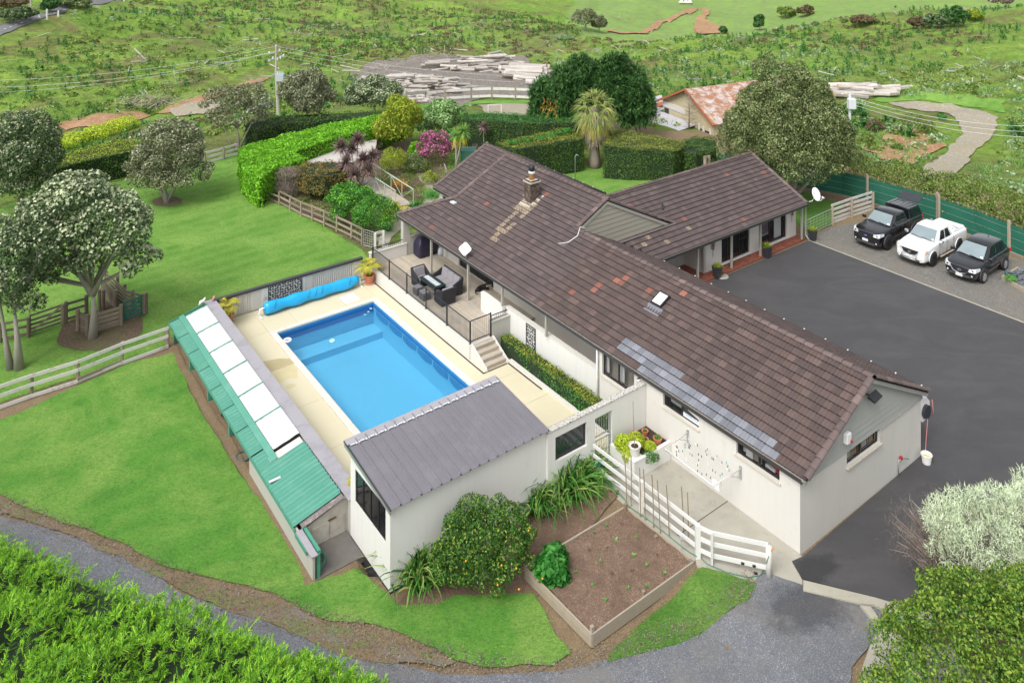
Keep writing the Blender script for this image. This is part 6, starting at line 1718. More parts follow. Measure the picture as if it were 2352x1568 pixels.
o=thing('white_gate','white three bar gate standing open over the concrete path','gate',H(-2.75,1.6));a,b=H(-2.85,1.95),H(-2.7,1.5);c=H(-1.62,.08)
for z in(1.02,.66,.28):
 m_=MB();m_.bar(a+Vector((0,0,z)),b+Vector((0,0,z)),.045,.13);m_.build('rail',M['white'],o)
 m_=MB();m_.bar(b+Vector((0,0,z)),c+Vector((0,0,z)),.045,.13);m_.build('rail',M['white'],o)
m_=MB();m_.bar(b+Vector((0,-.04,.0)),b+Vector((0,-.04,1.08)),.05,.15,(0,1,0));m_.build('stile',M['white'],o)
m_=MB();m_.tube([c+Vector((.02,0,-.1)),c+Vector((.02,0,1.02))],.10,12);m_.build('post',M['white_old'],o,smooth=True)
for q in(.55,.75,.78):
 p=b.lerp(c,q);m_=MB();m_.box(p.x-.05,p.x+.05,p.y-.06,p.y+.0,.24 if q<.76 else .02,.30 if q<.76 else .06);m_.build('hinge',M['black'],o)
m_=MB();p=c+Vector((.06,-.02,.78));m_.tube([p,p+Vector((.03,-.05,.14)),p+Vector((.09,-.06,.22))],.028,8);nz=m_.build('hose_nozzle',M['orange'],smooth=True);tag(nz,'orange spray nozzle hooked on the round gate post','nozzle')
pts=[H(-3.05,6.6,.55),H(-3.0,6.2,.15),H(-3.02,5.2,.03),H(-3.12,4.9,.03),H(-3.0,4.0,.02),H(-2.95,2.4,.02),H(-2.95,1.9,.1)]+[at(ZM(1881,1254,960,x,y),.03)for x,y in((120,680),(200,760),(330,815),(480,850),(560,835),(600,770))]+[c+Vector((-.1,-.12,.55)),c+Vector((.03,-.08,.80))]
m_=MB();m_.tube(pts,.014,6);tag(m_.build('garden_hose',M['hose_green'],smooth=True),'green garden hose trailing under the white gate','hose')
p=H(-3.02,6.75,.62)
for k,mt in enumerate((M['teal'],M['hose_green'])):
 pts=[p+Vector((.02*math.sin(i*1.7)+(k*.1),.03*math.cos(i),-.14-.22*math.sin(i*.45+k)**2*1.6+.12))+Vector((.16*math.cos(i*.9),-.06,.18*math.sin(i*.9)))for i in range(36)]
 m_=MB();m_.tube(pts,.014,5);tag(m_.build('hose_hank',mt,smooth=True),['teal netting hank hung on the white fence post','green hose loops hung on the white fence post'][k],'hose')
bd=thing('vegetable_bed','raised timber edged vegetable bed with bare brown soil','garden bed',H(-5.4,3.4,-.25),HANG)
c4=[(-7.64,1.88),(-3.15,1.86),(-3.25,4.94),(-7.75,5.0)]
for(i,j)in((0,1),(1,2),(2,3),(3,0)):
 a,b=Vector((*c4[i],0)),Vector((*c4[j],0))
 for z in(-.22,-.02):
  m_=MB(HM);m_.bar(a+Vector((0,0,z)),b+Vector((0,0,z)),.05,.19);m_.build('sleeper',M['sleeper'],bd)
for q in c4[:3]+[(-5.4,1.95),(-3.32,3.4)]:
 m_=MB(HM);x,y=q;x+=.07 if x<-5 else-.07;y+=.07 if y<3 else-.07;m_.box(x-.05,x+.05,y-.05,y+.05,-.3,.24 if q[0]in(-7.64,-3.25)else .1);m_.build('stake',M['fence_old'],bd)
n_=60;us=np.linspace(-7.6,-3.2,n_);vs_=np.linspace(1.92,4.92,44);U,V=np.meshgrid(us,vs_)
Zs=.0+.05*fbm(U,V,.5,4,2)+.03*fbm(U,V,.12,2,8)+.03*fbm(U,V,1.6,2,5)
idx=np.arange(U.size).reshape(U.shape);Fq=np.stack([idx[:-1,:-1],idx[:-1,1:],idx[1:,1:],idx[1:,:-1]],-1).reshape(-1,4)
link('soil',np_mesh('bed_soil_surface',np.stack([U.ravel(),V.ravel(),Zs.ravel()],-1),Fq,M['bedsoil'],None,True),bd,HM)
for k,(x,y0_,y1_)in enumerate(((395,570,1200),(447,630,1230),(560,660,1360),(620,720,1400),(720,800,1490),(800,880,1560),(908,960,1590),(1085,1060,1600),(1140,1140,1640))):
 b_=at(ZM(1640,1120,540,x+35,y1_),.02);t_=b_+Vector((random.uniform(-.12,.02),random.uniform(-.03,.03),1.75+random.uniform(-.12,.1)))
 m_=MB();m_.tube([b_,b_.lerp(t_,.5)+Vector((.015,0,0)),t_],.019,6)
 s_=m_.build('bamboo_stake',M['bamboo']);tag(s_,'thin bamboo stake in the row along the vegetable bed','stake','bamboo stakes along the vegetable bed')
pb=thing('corner_planter','white plastered corner planter box holding pots and lime shrub','planter',H(-1,6.4,0),HANG)
m_=MB(HM);m_.box(-2.02,-.02,5.72,5.86,-.02,.68);m_.box(-2.02,-1.88,5.86,7.05,-.02,.68);m_.box(-1.88,-.02,5.86,7.05,-.02,.56);m_.box(-2.04,-1.5,5.70,6.2,.68,.71);m_.build('box',M['wall_white'],pb,bevel=.008)
m_=MB(HM);m_.box(-1.88,-.02,5.86,7.05,.56,.60);m_.build('soil',M['soil'],pb)
def pot(name,label,c,r,h,mat,plant=None,taper=.72,rim=True,cat='plant pot'):
 o=thing(name,label,cat,c);m_=MB();pr=[(r*taper,0),(r*.98,h*.86),(r*1.08,h*.86),(r*1.08,h),(r*.95,h),(r*.93,h*.9)]
 m_.lathe(pr,c,20);m_.build('pot',mat,o)
 m_=MB();m_.lathe([(r*.93,h*.88),(r*.4,h*.92)],c,16);m_.build('soil',M['soil'],o)
 return o
pp=[pot('plant_pot','white pot with a tall bare stem on the planter corner',H(-1.74,5.98,.71),.22,.40,M['white_old'])]
m_=MB();b_=H(-1.74,5.98,1.0);m_.tube([b_,b_+Vector((-.04,0,.9)),b_+Vector((-.07,0,1.75))],[.016,.013,.011],6);m_.build('stem',M['bamboo'],pp[0])
for k,(x,y,z,r,lb)in enumerate(((-.95,6.75,.60,.17,'terracotta pot at the back left of the planter'),(-.45,6.7,.60,.13,'small terracotta pot nearest the wall corner'),(-.78,6.35,.60,.12,'tiny terracotta pot between the others'),(-.42,6.05,.60,.17,'terracotta pot with a round green succulent'))):
 pp.append(pot('plant_pot',lb,H(x,y,z),r,r*1.35,M['terracotta']))
o=thing('clothesline','white fold-down clothesline frame on the house wall with pegs','clothesline',H(0,3.6,1.4),HANG)
A0,A1,B0,B1=(-.04,4.72,1.5),(-.04,2.36,1.5),(-1.22,4.98,1.28),(-1.26,2.62,1.28)
A0,A1=(-.05,4.85,1.5),(-.05,2.40,1.5);B0,B1=(-1.20,4.95,1.30),(-1.25,2.62,1.30)
m_=MB(HM);m_.tube([A0,B0,B1,A1],.022,8);m_.tube([(B0[0]+.03,B0[1],B0[2]-.06),(B1[0]+.03,B1[1],B1[2]-.06)],.016,8);m_.build('frame',M['white'],o,smooth=True)
for q in(A0,A1):
 m_=MB(HM);m_.box(-.06,.01,q[1]-.04,q[1]+.04,1.15,1.6);m_.tube([(-.05,q[1],1.2),(-.45,q[1]+.05,1.38)],.014,6);m_.build('bracket',M['steel'],o)
va,vb=Vector(A0),Vector(B0);wa,wb=Vector(A1),Vector(B1)
rr=random.Random(21)
for i in range(1,12):
 f=i/12;p,q=va.lerp(vb,f),wa.lerp(wb,f)
 m_=MB(HM);m_.tube([p,p.lerp(q,.5)-Vector((0,0,.012)),q],.005,4);m_.build('line',M['white'],o)
 for k in range(rr.randint(2,6)):
  c=p.lerp(q,rr.uniform(.08,.92));m_=MB(HM);m_.box(c.x-.007,c.x+.007,c.y-.012,c.y+.012,c.z-.05,c.z+.03)
  m_.build('clothes_peg',rr.choice([M['ink'],M['ink'],M['charcoal'],M['teal'],M['plastic_white']]),o)
m_=MB(HM);m_.box(-1.05,-.98,2.55,2.85,1.05,1.30);m_.box(-.98,-.8,2.6,2.63,1.1,1.3);tag(m_.build('peg_bag',M['plastic_white']),'white peg bag hanging from the clothesline end','peg bag')
m_=MB();p=at(T('33',25,680),.02);m_.tube([p,p+Vector((0,0,.45))],.012,6);m_.box(p.x-.06,p.x+.06,p.y-.06,p.y+.06,.47,.5);tag(m_.build('garden_light',M['steel']),'small solar light on a stake beside the gate','garden light')
p=at(ZM(1640,1120,540,295,1070),0);m_=MB();m_.box(p.x-.14,p.x+.14,p.y-.12,p.y+.12,-.02,.006);tag(m_.build('drain_grate',M['ink']),'small square drain grate in the concrete path','drain')
o=thing('bucket','white bucket standing at the corner of the gable wall','bucket',H(7.75,-.35,.02))
m_=MB();c=H(7.75,-.35,.02);m_.lathe([(.15,0),(.20,.34),(.215,.34),(.20,.36),(.185,.34),(.17,.12)],c,18);m_.build('body',M['plastic_white'],o)
m_=MB();m_.lathe([(.185,.22),(.02,.225)],c,16);m_.build('water',paint('yellow_water',(.5,.45,.12),.15,.1),o)
p=at(ZM(1830,540,480,845,1110),.02);m_=MB();torus(m_,(p.x,p.y,.03),.33,.06,20,6,.5);m_.lathe([(.28,0),(.28,.015)],(p.x,p.y,.02),18);tag(m_.build('drain_ring',M['path']),'round concrete drain ring by the first planter','drain')
porch=MB(HM);porch.box(8.0,22.2,14.50,15.2,-.2,.055);porch.box(8.0,13.12,15.2,16.7,-.2,.055)
pc=porch.build('brick_porch',M['brick']);tag(pc,'red brick paving along the guest wing',kind='structure')
bme=MB();bme.box(-.112,.112,-.053,.053,0,.022);bme=bme.mesh('brick_piece',M['brick'])
cand=[]
for i in range(60):
 for j in range(6):
  cand.append((22.05-i*.236-(.118 if j%2 else 0),14.56+j*.117))
for t,s in cand[:297]:
 link('brick',bme,pc,HM@Matrix.Translation((t,s,.054)))
rest_b=MB(HM)
for t,s in cand[297:]:rest_b.box(t-.112,t+.112,s-.053,s+.053,.054,.076)
for i in range(22):
 for j in range(12):rest_b.box(8.1+i*.236-.0,8.1+i*.236+.224,15.24+j*.117,15.24+j*.117+.106,.054,.076)
q=rest_b.build('brick',M['brick'],pc);q['kind']='stuff'
for(t,s,lb)in((13.4,14.45,'slate blue planter with golden grass at the porch entry'),(17.95,14.38,'slate blue planter with golden grass by the middle post'),(22.35,14.15,'slate blue planter with golden grass by the mesh gate')):
 o=thing('square_planter',lb,'planter',H(t,s,.03),HANG,'slate planters along the guest wing')
 m_=MB(HM);a,b=.15,.225;z0,z1=.03,.72
 m_.add([(t-a,s-a,z0),(t+a,s-a,z0),(t+a,s+a,z0),(t-a,s+a,z0),(t-b,s-b,z1),(t+b,s-b,z1),(t+b,s+b,z1),(t-b,s+b,z1),(t-b+.03,s-b+.03,z1),(t+b-.03,s-b+.03,z1),(t+b-.03,s+b-.03,z1),(t-b+.03,s+b-.03,z1)],[(0,3,2,1),(0,1,5,4),(1,2,6,5),(2,3,7,6),(3,0,4,7),(4,5,9,8),(5,6,10,9),(6,7,11,10),(7,4,8,11)]);m_.build('pot',M['charcoal'],o)
 m_=MB(HM);m_.box(t-b+.03,t+b-.03,s-b+.03,s+b-.03,z1-.06,z1-.03);m_.build('soil',M['soil'],o)
# parking side: shade cloth fence, rail fence, mesh gate
G3=lambda x,y,z=0:at(T('13',x,y),z)
FP=[at(p,.0)for p in((1615,402),(1700,408),(1800,424),(1868,438),(1932,450),(1991,466),(2072,490),(2155,516),(2240,548),(2316,580),(2400,615),(2520,665))]
o=thing('shade_cloth_fence','tall green shade cloth fence behind the parked cars','fence',FP[5])
for a,b in zip(FP[:-1],FP[1:]):
 m_=MB();n_=6;vs=[];fs=[];d=(b-a).normalized();nn=Vector((-d.y,d.x,0))
 for i in range(n_+1):
  p=a.lerp(b,i/n_)
  for j,z in enumerate((.04,.6,1.2,1.80)):vs.append(p+nn*(.03*math.sin(i*1.3+j))+Vector((0,0,z-.03*math.sin(i/n_*math.pi))))
 for i in range(n_):
  for j in range(3):fs.append((i*4+j,(i+1)*4+j,(i+1)*4+j+1,i*4+j+1))
 m_.add(vs,fs);m_.build('cloth_panel',M['shade'],o,smooth=True)
 m_=MB()
 for z in(.5,1.0,1.5,1.93):m_.tube([a+Vector((0,-.06,z)),b+Vector((0,-.06,z))],.006,4)
 k_=int((b-a).length/.3)
 for i in range(k_):p=a.lerp(b,(i+.5)/k_);m_.tube([p+Vector((0,0,1.75)),p+Vector((0,0,2.0))],.006,3)
 m_.build('wire',M['post'],o)
for i in(0,1,5,7,9,11):
 p=FP[i];m_=MB();m_.bar(p+Vector((0,-.06,-.1)),p+Vector((0,-.06,2.02)),.14,.14,(0,1,0));m_.build('post',M['sleeper'],o)
m_=MB();m_.bar(FP[7]+Vector((0,.12,-.1)),FP[7]+Vector((0,.12,2.1)),.18,.18,(0,1,0));m_.build('post',M['sleeper'],o)
m_=MB()
for a,b in zip(FP[:-1],FP[1:]):m_.bar(a+Vector((0,-.25,.08)),b+Vector((0,-.25,.08)),.15,.2)
tag(m_.build('timber_edging',M['fence_old']),'timber edging along the foot of the shade cloth','edging')
for p,lb in((T('13',185,1155),'left of two stub posts beside the green cloth behind the roof'),(T('13',210,1150),'right of two stub posts beside the green cloth behind the roof')):
 a=at((p[0],p[1]+28),-.2);m_=MB();m_.tube([a,a+Vector((0,0,2.0))],.14,8);tag(m_.build('fence_post',M['sleeper']),lb,'post')
a,b,c=at(ZM(2340,520,480,0,465),0),at(ZM(2340,520,480,115,430),0),at(ZM(2340,520,480,395,335),0)
a=at(T('13',1048,1525),0);b=at(T('13',1180,1475),0);c=at(T('13',1325,1428),0)
rail_fence('rail_fence','pale timber five rail fence beside the black ute','fence',[a,b,c],[1.22,.90,.58,.28,.05],(.04,.15),[a,b,c],1.25,.14,M['white_old'],M['sleeper'],side=.08)
mesh_gate('galvanised mesh farm gate between house and rail fence',H(22.35,14.75,.0),a,1.05,9,5)
a,b,c=at(T('23',2205,385),.0),at(T('23',2360,470),.0),at(T('23',2315,320),.0)
m_=MB();m_.bar(a+Vector((0,0,.12)),b+(b-a)*1.5+Vector((0,0,.12)),.1,.22);m_.bar(a+Vector((0,0,.12)),c+Vector((0,0,.12)),.1,.22);tag(m_.build('sleeper_edging',M['sleeper']),'timber sleeper edging at the right edge of the gravel','edging')
st=thing('flower_pot_bowl','blue grey bowl pot with a green plant by the sleeper edging','plant pot',at(T('23',2262,385),0));c=at(T('23',2262,372),.08)
m_=MB();m_.lathe([(.20,0),(.30,.18),(.34,.30),(.31,.30),(.28,.26)],c,18);m_.build('pot',paint('blue_bowl',(.06,.10,.13),.4,.1),st);m_=MB();m_.lathe([(.30,.25),(.02,.27)],c,16);m_.build('soil',M['soil'],st)
rr=random.Random(8);sm=[]
for k in range(3):
 m_=MB();n_=7;vs=[]
 for ring,(r,z)in enumerate(((.06,.0),(.10,.04),(.085,.09),(.02,.11))):
  for q in range(n_):aa=2*math.pi*q/n_;w=r*rr.uniform(.75,1.25);vs.append((w*math.cos(aa)*1.3,w*math.sin(aa),z*rr.uniform(.8,1.2)))
 m_.add(vs,[(i*n_+q,i*n_+(q+1)%n_,(i+1)*n_+(q+1)%n_,(i+1)*n_+q)for i in range(3)for q in range(n_)]+[tuple(3*n_+q for q in range(n_))]);sm.append(m_.mesh('stone',M['stone']))
for k in range(150):
 p=at((rr.uniform(2330,2420),rr.uniform(622,668)),.0)
 if(p-a).cross(b-a).z>-.1:continue
 o=link('garden_stone',sm[k%3],None,Matrix.Translation((p.x,p.y,.0+rr.uniform(0,.08)))@Matrix.Rotation(rr.uniform(0,6.28),4,'Z')@Matrix.Scale(rr.uniform(.8,1.5),4));tag(o,'blue grey stone in the heap at the right edge','stone','stones heaped behind the sleeper edging')
# cars
def car(kind,label,cat,loc,heading,L,W,paintm,rimm,wr,wb,x_fa):
 o=thing(kind,label,cat,loc,heading);FR=wmat(o)
 return o,FR
def loft(m_,secs,hw_rows):
 """secs: list of (x, rows[(y,z)...]) from sill centre to top centre; mirrored"""
 vs=[];n=len(secs[0][1]);N=2*n-2
 for x,rows in secs:
  full=rows+[(-y,z)for y,z in rows[-2:0:-1]]
  vs+=[(x,y,z)for y,z in full]
 fs=[]
 for i in range(len(secs)-1):
  for k in range(N):fs.append((i*N+k,i*N+(k+1)%N,(i+1)*N+(k+1)%N,(i+1)*N+k))
 fs.append(tuple(range(N)));fs.append(tuple((len(secs)-1)*N+k for k in range(N)))
 m_.add(vs,fs)
def subs(o,lv=2):
 s_=o.modifiers.new('s','SUBSURF');s_.levels=lv;s_.render_levels=lv
def wheel(o,FR,x,y,r,w,rimm,sg,spokes=5):
 m_=MB(FR);N=24;prof=[(r*.62,-w/2),(r*.94,-w/2),(r,-w/2+.03),(r,w/2-.03),(r*.94,w/2),(r*.62,w/2)]
 vs=[]
 for rr_2,yy in prof:
  for k in range(N):a=2*math.pi*k/N;vs.append((x+rr_2*math.cos(a),y+yy,r+rr_2*math.sin(a)))
 fs=[(i*N+k,i*N+(k+1)%N,(i+1)*N+(k+1)%N,(i+1)*N+k)for i in range(5)for k in range(N)]
 m_.add(vs,fs);wh=m_.build('wheel',M['rubber'],o,smooth=False)
 m_=MB(FR);yo=y+sg*(w/2-.015)
 for k in range(spokes):
  a=2*math.pi*k/spokes+.3
  for da in(-.16,.16):
   m_.bar((x+.04*math.cos(a),yo+sg*.01,r+.04*math.sin(a)),(x+r*.63*math.cos(a+da),yo-sg*.0,r+r*.63*math.sin(a+da)),.035,.03,(0,1,0))
 ring=[(x+r*.62*math.cos(2*math.pi*k/20),yo,r+r*.62*math.sin(2*math.pi*k/20))for k in range(21)]
 m_.tube(ring,.018,6,cap=False);m_.build('rim',rimm,wh)
 m_=MB(FR);vs=[(x,yo-sg*.06,r)]+[(x+r*.62*math.cos(2*math.pi*k/N),yo-sg*.06,r+r*.62*math.sin(2*math.pi*k/N))for k in range(N)]
 m_.add(vs,[(0,k+1,(k+1)%N+1)for k in range(N)]);m_.build('brake_disc',M['ink'],wh)
def quadpatch(FR,cs,u0,u1,v0,v1,out,n_out):
 """cs corners bl, br, tr, tl ; patch in uv pushed out"""
 c=[Vector(q)for q in cs]
 def pt(u,v):return(c[0].lerp(c[1],u)).lerp(c[3].lerp(c[2],u),v)
 nn=(c[1]-c[0]).cross(c[3]-c[0]).normalized()
 if nn.dot(Vector(n_out))<0:nn=-nn
 pts=[pt(u0,v0),pt(u1,v0),pt(u1,v1),pt(u0,v1)]
 m_=MB(FR);m_.slabpoly([p+nn*out for p in pts],.012,nn);return m_
def emblem(FR,o,x,z,kind,s=1.0):
 m_=MB(FR)
 if kind=='oval':
  N=20;m_.add([(x+.012,.10*s*math.cos(2*math.pi*k/N),z+.042*s*math.sin(2*math.pi*k/N))for k in range(N)],[tuple(range(N))]);b_=m_.build('badge',M['blue_badge'],o);b_.modifiers.new('s','SOLIDIFY').thickness=.012
  m_=MB(FR);m_.tube([(x+.014,.104*s*math.cos(2*math.pi*k/N),z+.045*s*math.sin(2*math.pi*k/N))for k in range(N+1)],.006,5,cap=False);m_.build('badge_ring',M['chrome'],o)
 else:
  N=20;m_.tube([(x+.014,.095*s*math.cos(2*math.pi*k/N),z+.075*s*math.sin(2*math.pi*k/N))for k in range(N+1)],.011,6,cap=False)
  for sg in(-1,1):m_.tube([(x+.016,sg*.085*s,z+.03*s),(x+.02,sg*.04*s,z+.035*s),(x+.022,0,z-.025*s)],.009,5)
  m_.build('badge',M['chrome'],o)
def vehicle(kind,label,cat,fw,fw_side,L,W,ht,hood,belt,wr,rimm,pm,xs,type_,spokes=5):
 """fw: world contact point of the front left wheel; car faces -B. xs: dict of x stations from front (0) rearwards"""
 hd=HANG+math.pi;ux=Vector((math.cos(hd),math.sin(hd),0));uy=Vector((-math.sin(hd),math.cos(hd),0))
 tr=W/2-.11
 c=Vector(fw)-uy*(tr+.0)+ux*xs['fa']
 c.z=.012
 o=thing(kind,label,cat,c,hd);FR=wmat(o)
 hw=W/2;D=M[pm]
 X=lambda q:-q
 def rows(k,sill,sh_,top,crown=.02):return[(0,sill),(hw*k*.85,sill),(hw*k,sill+.14),(hw*k,sh_-.12),(hw*k*.955,sh_),(hw*k*.8,top),(0,top+crown)]
 S_=[(X(0.03),rows(.80,.30,hood-.26,hood-.22)),(X(.0),rows(.82,.34,hood-.20,hood-.12)),(X(.12),rows(.93,.26,hood-.10,hood-.05)),(X(.45),rows(.985,.25,hood-.02,hood+.01)),(X(xs['ws']-.12),rows(1,.25,belt,hood+.06,.03))]
 S_[0]=(X(-.0),rows(.80,.32,hood-.30,hood-.20));S_[1]=(X(.03),rows(.86,.30,hood-.22,hood-.10))
 if type_=='suv':S_+=[(X(xs['ws']+.5),rows(1,.25,belt+.01,belt+.03)),(X(L-.6),rows(1,.27,belt+.05,belt+.07)),(X(L-.15),rows(.95,.32,belt+.03,belt+.04)),(X(L),rows(.86,.38,belt-.06,belt-.02))]
 else:S_+=[(X(xs['ws']+.5),rows(1,.28,belt+.01,belt+.03)),(X(xs['cb']),rows(1,.30,belt+.02,belt+.05)),(X(L-.3),rows(.99,.36,belt+.03,belt+.06)),(X(L-.05),rows(.97,.40,belt+.02,belt+.04)),(X(L),rows(.93,.45,belt-.02,belt))]
 m_=MB(FR);loft(m_,S_,None);b_=m_.build('body',D,o,smooth=True);subs(b_)
 wsb,rf,rr2,cb=X(xs['ws']),X(xs['rf']),X(xs['rr']),X(xs['cb'])
 yb,yt=hw*.90,hw*.70
 gl={'ws':[(wsb,yb*.98,belt+.02),(wsb,-yb*.98,belt+.02),(rf,-yt,ht-.03),(rf,yt,ht-.03)]}
 m_=MB(FR)
 mid=(rf+rr2)/2
 V=[(wsb,yb,belt-.05),(mid,yb*1.02,belt-.05),(cb,yb,belt-.05),(wsb,-yb,belt-.05),(mid,-yb*1.02,belt-.05),(cb,-yb,belt-.05),(rf,yt,ht-.035),(mid,yt*1.02,ht),(rr2,yt,ht-.03),(rf,-yt,ht-.035),(mid,-yt*1.02,ht),(rr2,-yt,ht-.03),(rf-.0,0,ht),(mid,0,ht+.025),(rr2,0,ht-.005)]
 m_.add(V,[(0,1,7,6),(1,2,8,7),(4,3,9,10),(5,4,10,11),(0,6,12,9,3),(2,5,11,14,8),(6,7,13,12),(7,8,14,13),(12,13,10,9),(13,14,11,10)])
 cbn=m_.build('cabin',D,o,smooth=True,bevel=.05,seg=3)
 q=quadpatch(FR,gl['ws'],.04,.96,.06,.93,.022,(1,0,.5)).build('windscreen',M['screen'],o)
 m_=MB(FR);m_.tube([(wsb+.06,yb*.1,belt+.07),(wsb-.04,-yb*.75,belt+.13)],.012,5);m_.tube([(wsb+.06,yb*.75,belt+.07),(wsb-.04,yb*.02,belt+.12)],.012,5);m_.build('wiper',M['black'],q)
 m_=quadpatch(FR,gl['ws'],.06 if False else .08,.15,.10,.20,.036,(1,0,.5));m_.build('sticker',M['plastic_white'],q)
 for sg in(1,-1):
  side=[(wsb,sg*yb,belt),(cb,sg*yb,belt),(rr2,sg*yt,ht-.035),(rf,sg*yt,ht-.035)]
  for(u0,u1)in xs['win']:
   quadpatch(FR,side,u0,u1,.10,.86,.018,(0,sg,0)).build('side_window',M['glass_dark'],o)
  m_=MB(FR);m_.box(wsb-.32,wsb-.16,sg*(hw+.02),sg*(hw+.24),belt+.03,belt+.20);m_.build('mirror',M[xs.get('mir',pm)],o,bevel=.03,seg=2)
  for hx in xs['han']:m_=MB(FR);m_.box(X(hx)-.09,X(hx)+.09,sg*(hw*.985),sg*(hw+.025),belt-.16,belt-.12);m_.build('door_handle',M[xs.get('hm',pm)],o,bevel=.008)
  for dx in xs['door']:m_=MB(FR);m_.box(X(dx)-.006,X(dx)+.006,sg*(hw*.97),sg*(hw+.003),.38,belt-.02);m_.build('door_seam',M['ink'],o)
  for ax in(xs['fa'],xs['ra']):
   N=22;m_=MB(FR);R1_=wr*1.26
   vs=[(X(ax)+R1_*math.cos(math.pi*k/N),sg*(hw+.006),wr+R1_*math.sin(math.pi*k/N)*.98)for k in range(N+1)]+[(X(ax)-R1_*.98,sg*(hw+.006),.24),(X(ax)+R1_*.98,sg*(hw+.006),.24)]
   m_.add(vs,[tuple(range(len(vs)))]);m_.build('wheel_arch',M['ink'],o)
   m_=MB(FR);m_.tube([(X(ax)+(R1_+.02)*math.cos(math.pi*k/N),sg*(hw+.0),wr+(R1_+.02)*math.sin(math.pi*k/N))for k in range(N+1)],xs.get('flare',.022),6);m_.build('arch_trim',M[xs.get('trim',pm)],o,smooth=True)
   wheel(o,FR,X(ax),sg*(hw-.07),wr,.24,rimm,sg,spokes)
  m_=MB(FR);z=hood-.24
  m_.add([(X(-.05),sg*hw*.52,z-.03),(X(.04),sg*hw*.90,z-.04),(X(.42),sg*hw*1.03,z+.06),(X(.46),sg*hw*1.01,z+.18),(X(.14),sg*hw*.92,z+.19),(X(-.02),sg*hw*.56,z+.12),(X(.3),sg*hw*.5,z-.02),(X(.4),sg*hw*.7,z-.03),(X(.5),sg*hw*.8,z+.06),(X(.5),sg*hw*.8,z+.15),(X(.45),sg*hw*.7,z+.13),(X(.3),sg*hw*.5,z+.07)],[(0,1,4,5),(1,2,3,4),(0,5,11,6),(5,4,10,11),(4,3,9,10),(0,6,7,1),(1,7,8,2),(2,8,9,3)])
  hl=m_.build('headlight',M['lamp'],o,bevel=.01)
  if xs.get('amber'):m_=MB(FR);m_.box(X(.40),X(.14),sg*hw*.93-.03,sg*hw*.93+.045,z+.03,z+.13);m_.build('indicator',M['lamp_orange'],hl,bevel=.02)
  m_=MB(FR);m_.box(X(L)+.02,X(L)+.12,sg*hw*.86,sg*(hw-.03),belt-.22,belt-.02);m_.build('tail_light',M['lamp_red'],o,bevel=.02)
  m_=MB(FR);m_.tube([(X(.2),sg*hw*.72,.50),(X(-.01),sg*hw*.72,.50)],.05,10);m_.build('fog_lamp',M['lamp'],o)
  if xs.get('step'):m_=MB(FR);m_.box(X(xs['step'][1]),X(xs['step'][0]),sg*(hw-.02),sg*(hw+.10),.36,.41);m_.build('side_step',M[xs['step'][2]],o,bevel=.015)
 gz=hood-.30;gw=hw*.50
 m_=MB(FR)
 if type_=='ford':m_.add([(X(-.035),-gw,gz+.12),(X(-.035),gw,gz+.12),(X(-.045),gw*1.05,gz-.08),(X(-.045),gw*.7,gz-.22),(X(-.045),-gw*.7,gz-.22),(X(-.045),-gw*1.05,gz-.08)]+[(X(.3),y,z)for y,z in((-gw,gz+.12),(gw,gz+.12),(gw*1.05,gz-.08),(gw*.7,gz-.22),(-gw*.7,gz-.22),(-gw*1.05,gz-.08))],[tuple(range(6))]+[(i,(i+1)%6,6+(i+1)%6,6+i)for i in range(6)])
 else:m_.add([(X(-.03),-gw*1.1,gz+.14),(X(-.03),gw*1.1,gz+.14),(X(-.04),gw*.75,gz-.10),(X(-.045),0,gz-.17),(X(-.04),-gw*.75,gz-.10)]+[(X(.3),y,z)for y,z in((-gw*1.1,gz+.14),(gw*1.1,gz+.14),(gw*.75,gz-.1),(0,gz-.17),(-gw*.75,gz-.1))],[tuple(range(5))]+[(i,(i+1)%5,5+(i+1)%5,5+i)for i in range(5)])
 gr=m_.build('grille',M['black'],o)
 for k in range(4):m_=MB(FR);m_.box(X(-.05),X(-.03),-gw*(.98-.09*k),gw*(.98-.09*k),gz+.09-k*.055,gz+.105-k*.055);m_.build('grille_bar',M['charcoal'],gr)
 if type_!='ford':
  m_=MB(FR);m_.tube([(X(-.045),-gw*1.1,gz+.13),(X(-.055),-gw*.75,gz-.11),(X(-.06),0,gz-.18),(X(-.055),gw*.75,gz-.11),(X(-.045),gw*1.1,gz+.13)],.016,6);m_.build('grille_trim',M['chrome'],gr)
 emblem(FR,gr,X(-.055),gz+(.0 if type_=='ford' else-.01),'oval' if type_=='ford' else 'wing')
 m_=MB(FR);m_.box(X(-.05),X(.2),-hw*.62,hw*.62,.34,.46);m_.build('lower_intake',M['ink'],o,bevel=.02)
 m_=MB(FR);m_.box(X(-.085),X(-.05),-.18,.18,gz-.33,gz-.20);pl=m_.build('number_plate',M['plate'],o)
 for k in range(6):m_=MB(FR);y=.125-k*.05;m_.box(X(-.089),X(-.085),y-.013,y+.013,gz-.295,gz-.235);m_.build('plate_mark',M['cap_grey'],pl)
 m_=MB(FR);m_.add([(rr2+.35,0,ht+.02),(rr2+.22,.02,ht+.02),(rr2+.22,-.02,ht+.02),(rr2+.24,0,ht+.09)],[(0,1,3),(0,3,2),(1,2,3)])if type_=='suv' else m_.tube([(rf-.12,.0,ht+.01),(rf-.2,.0,ht+.16)],.006,4)
 m_.build('aerial',M['black'],o)
 return o,FR,hw,X
D2=lambda x,y:ZM(2340,520,480,x,y)
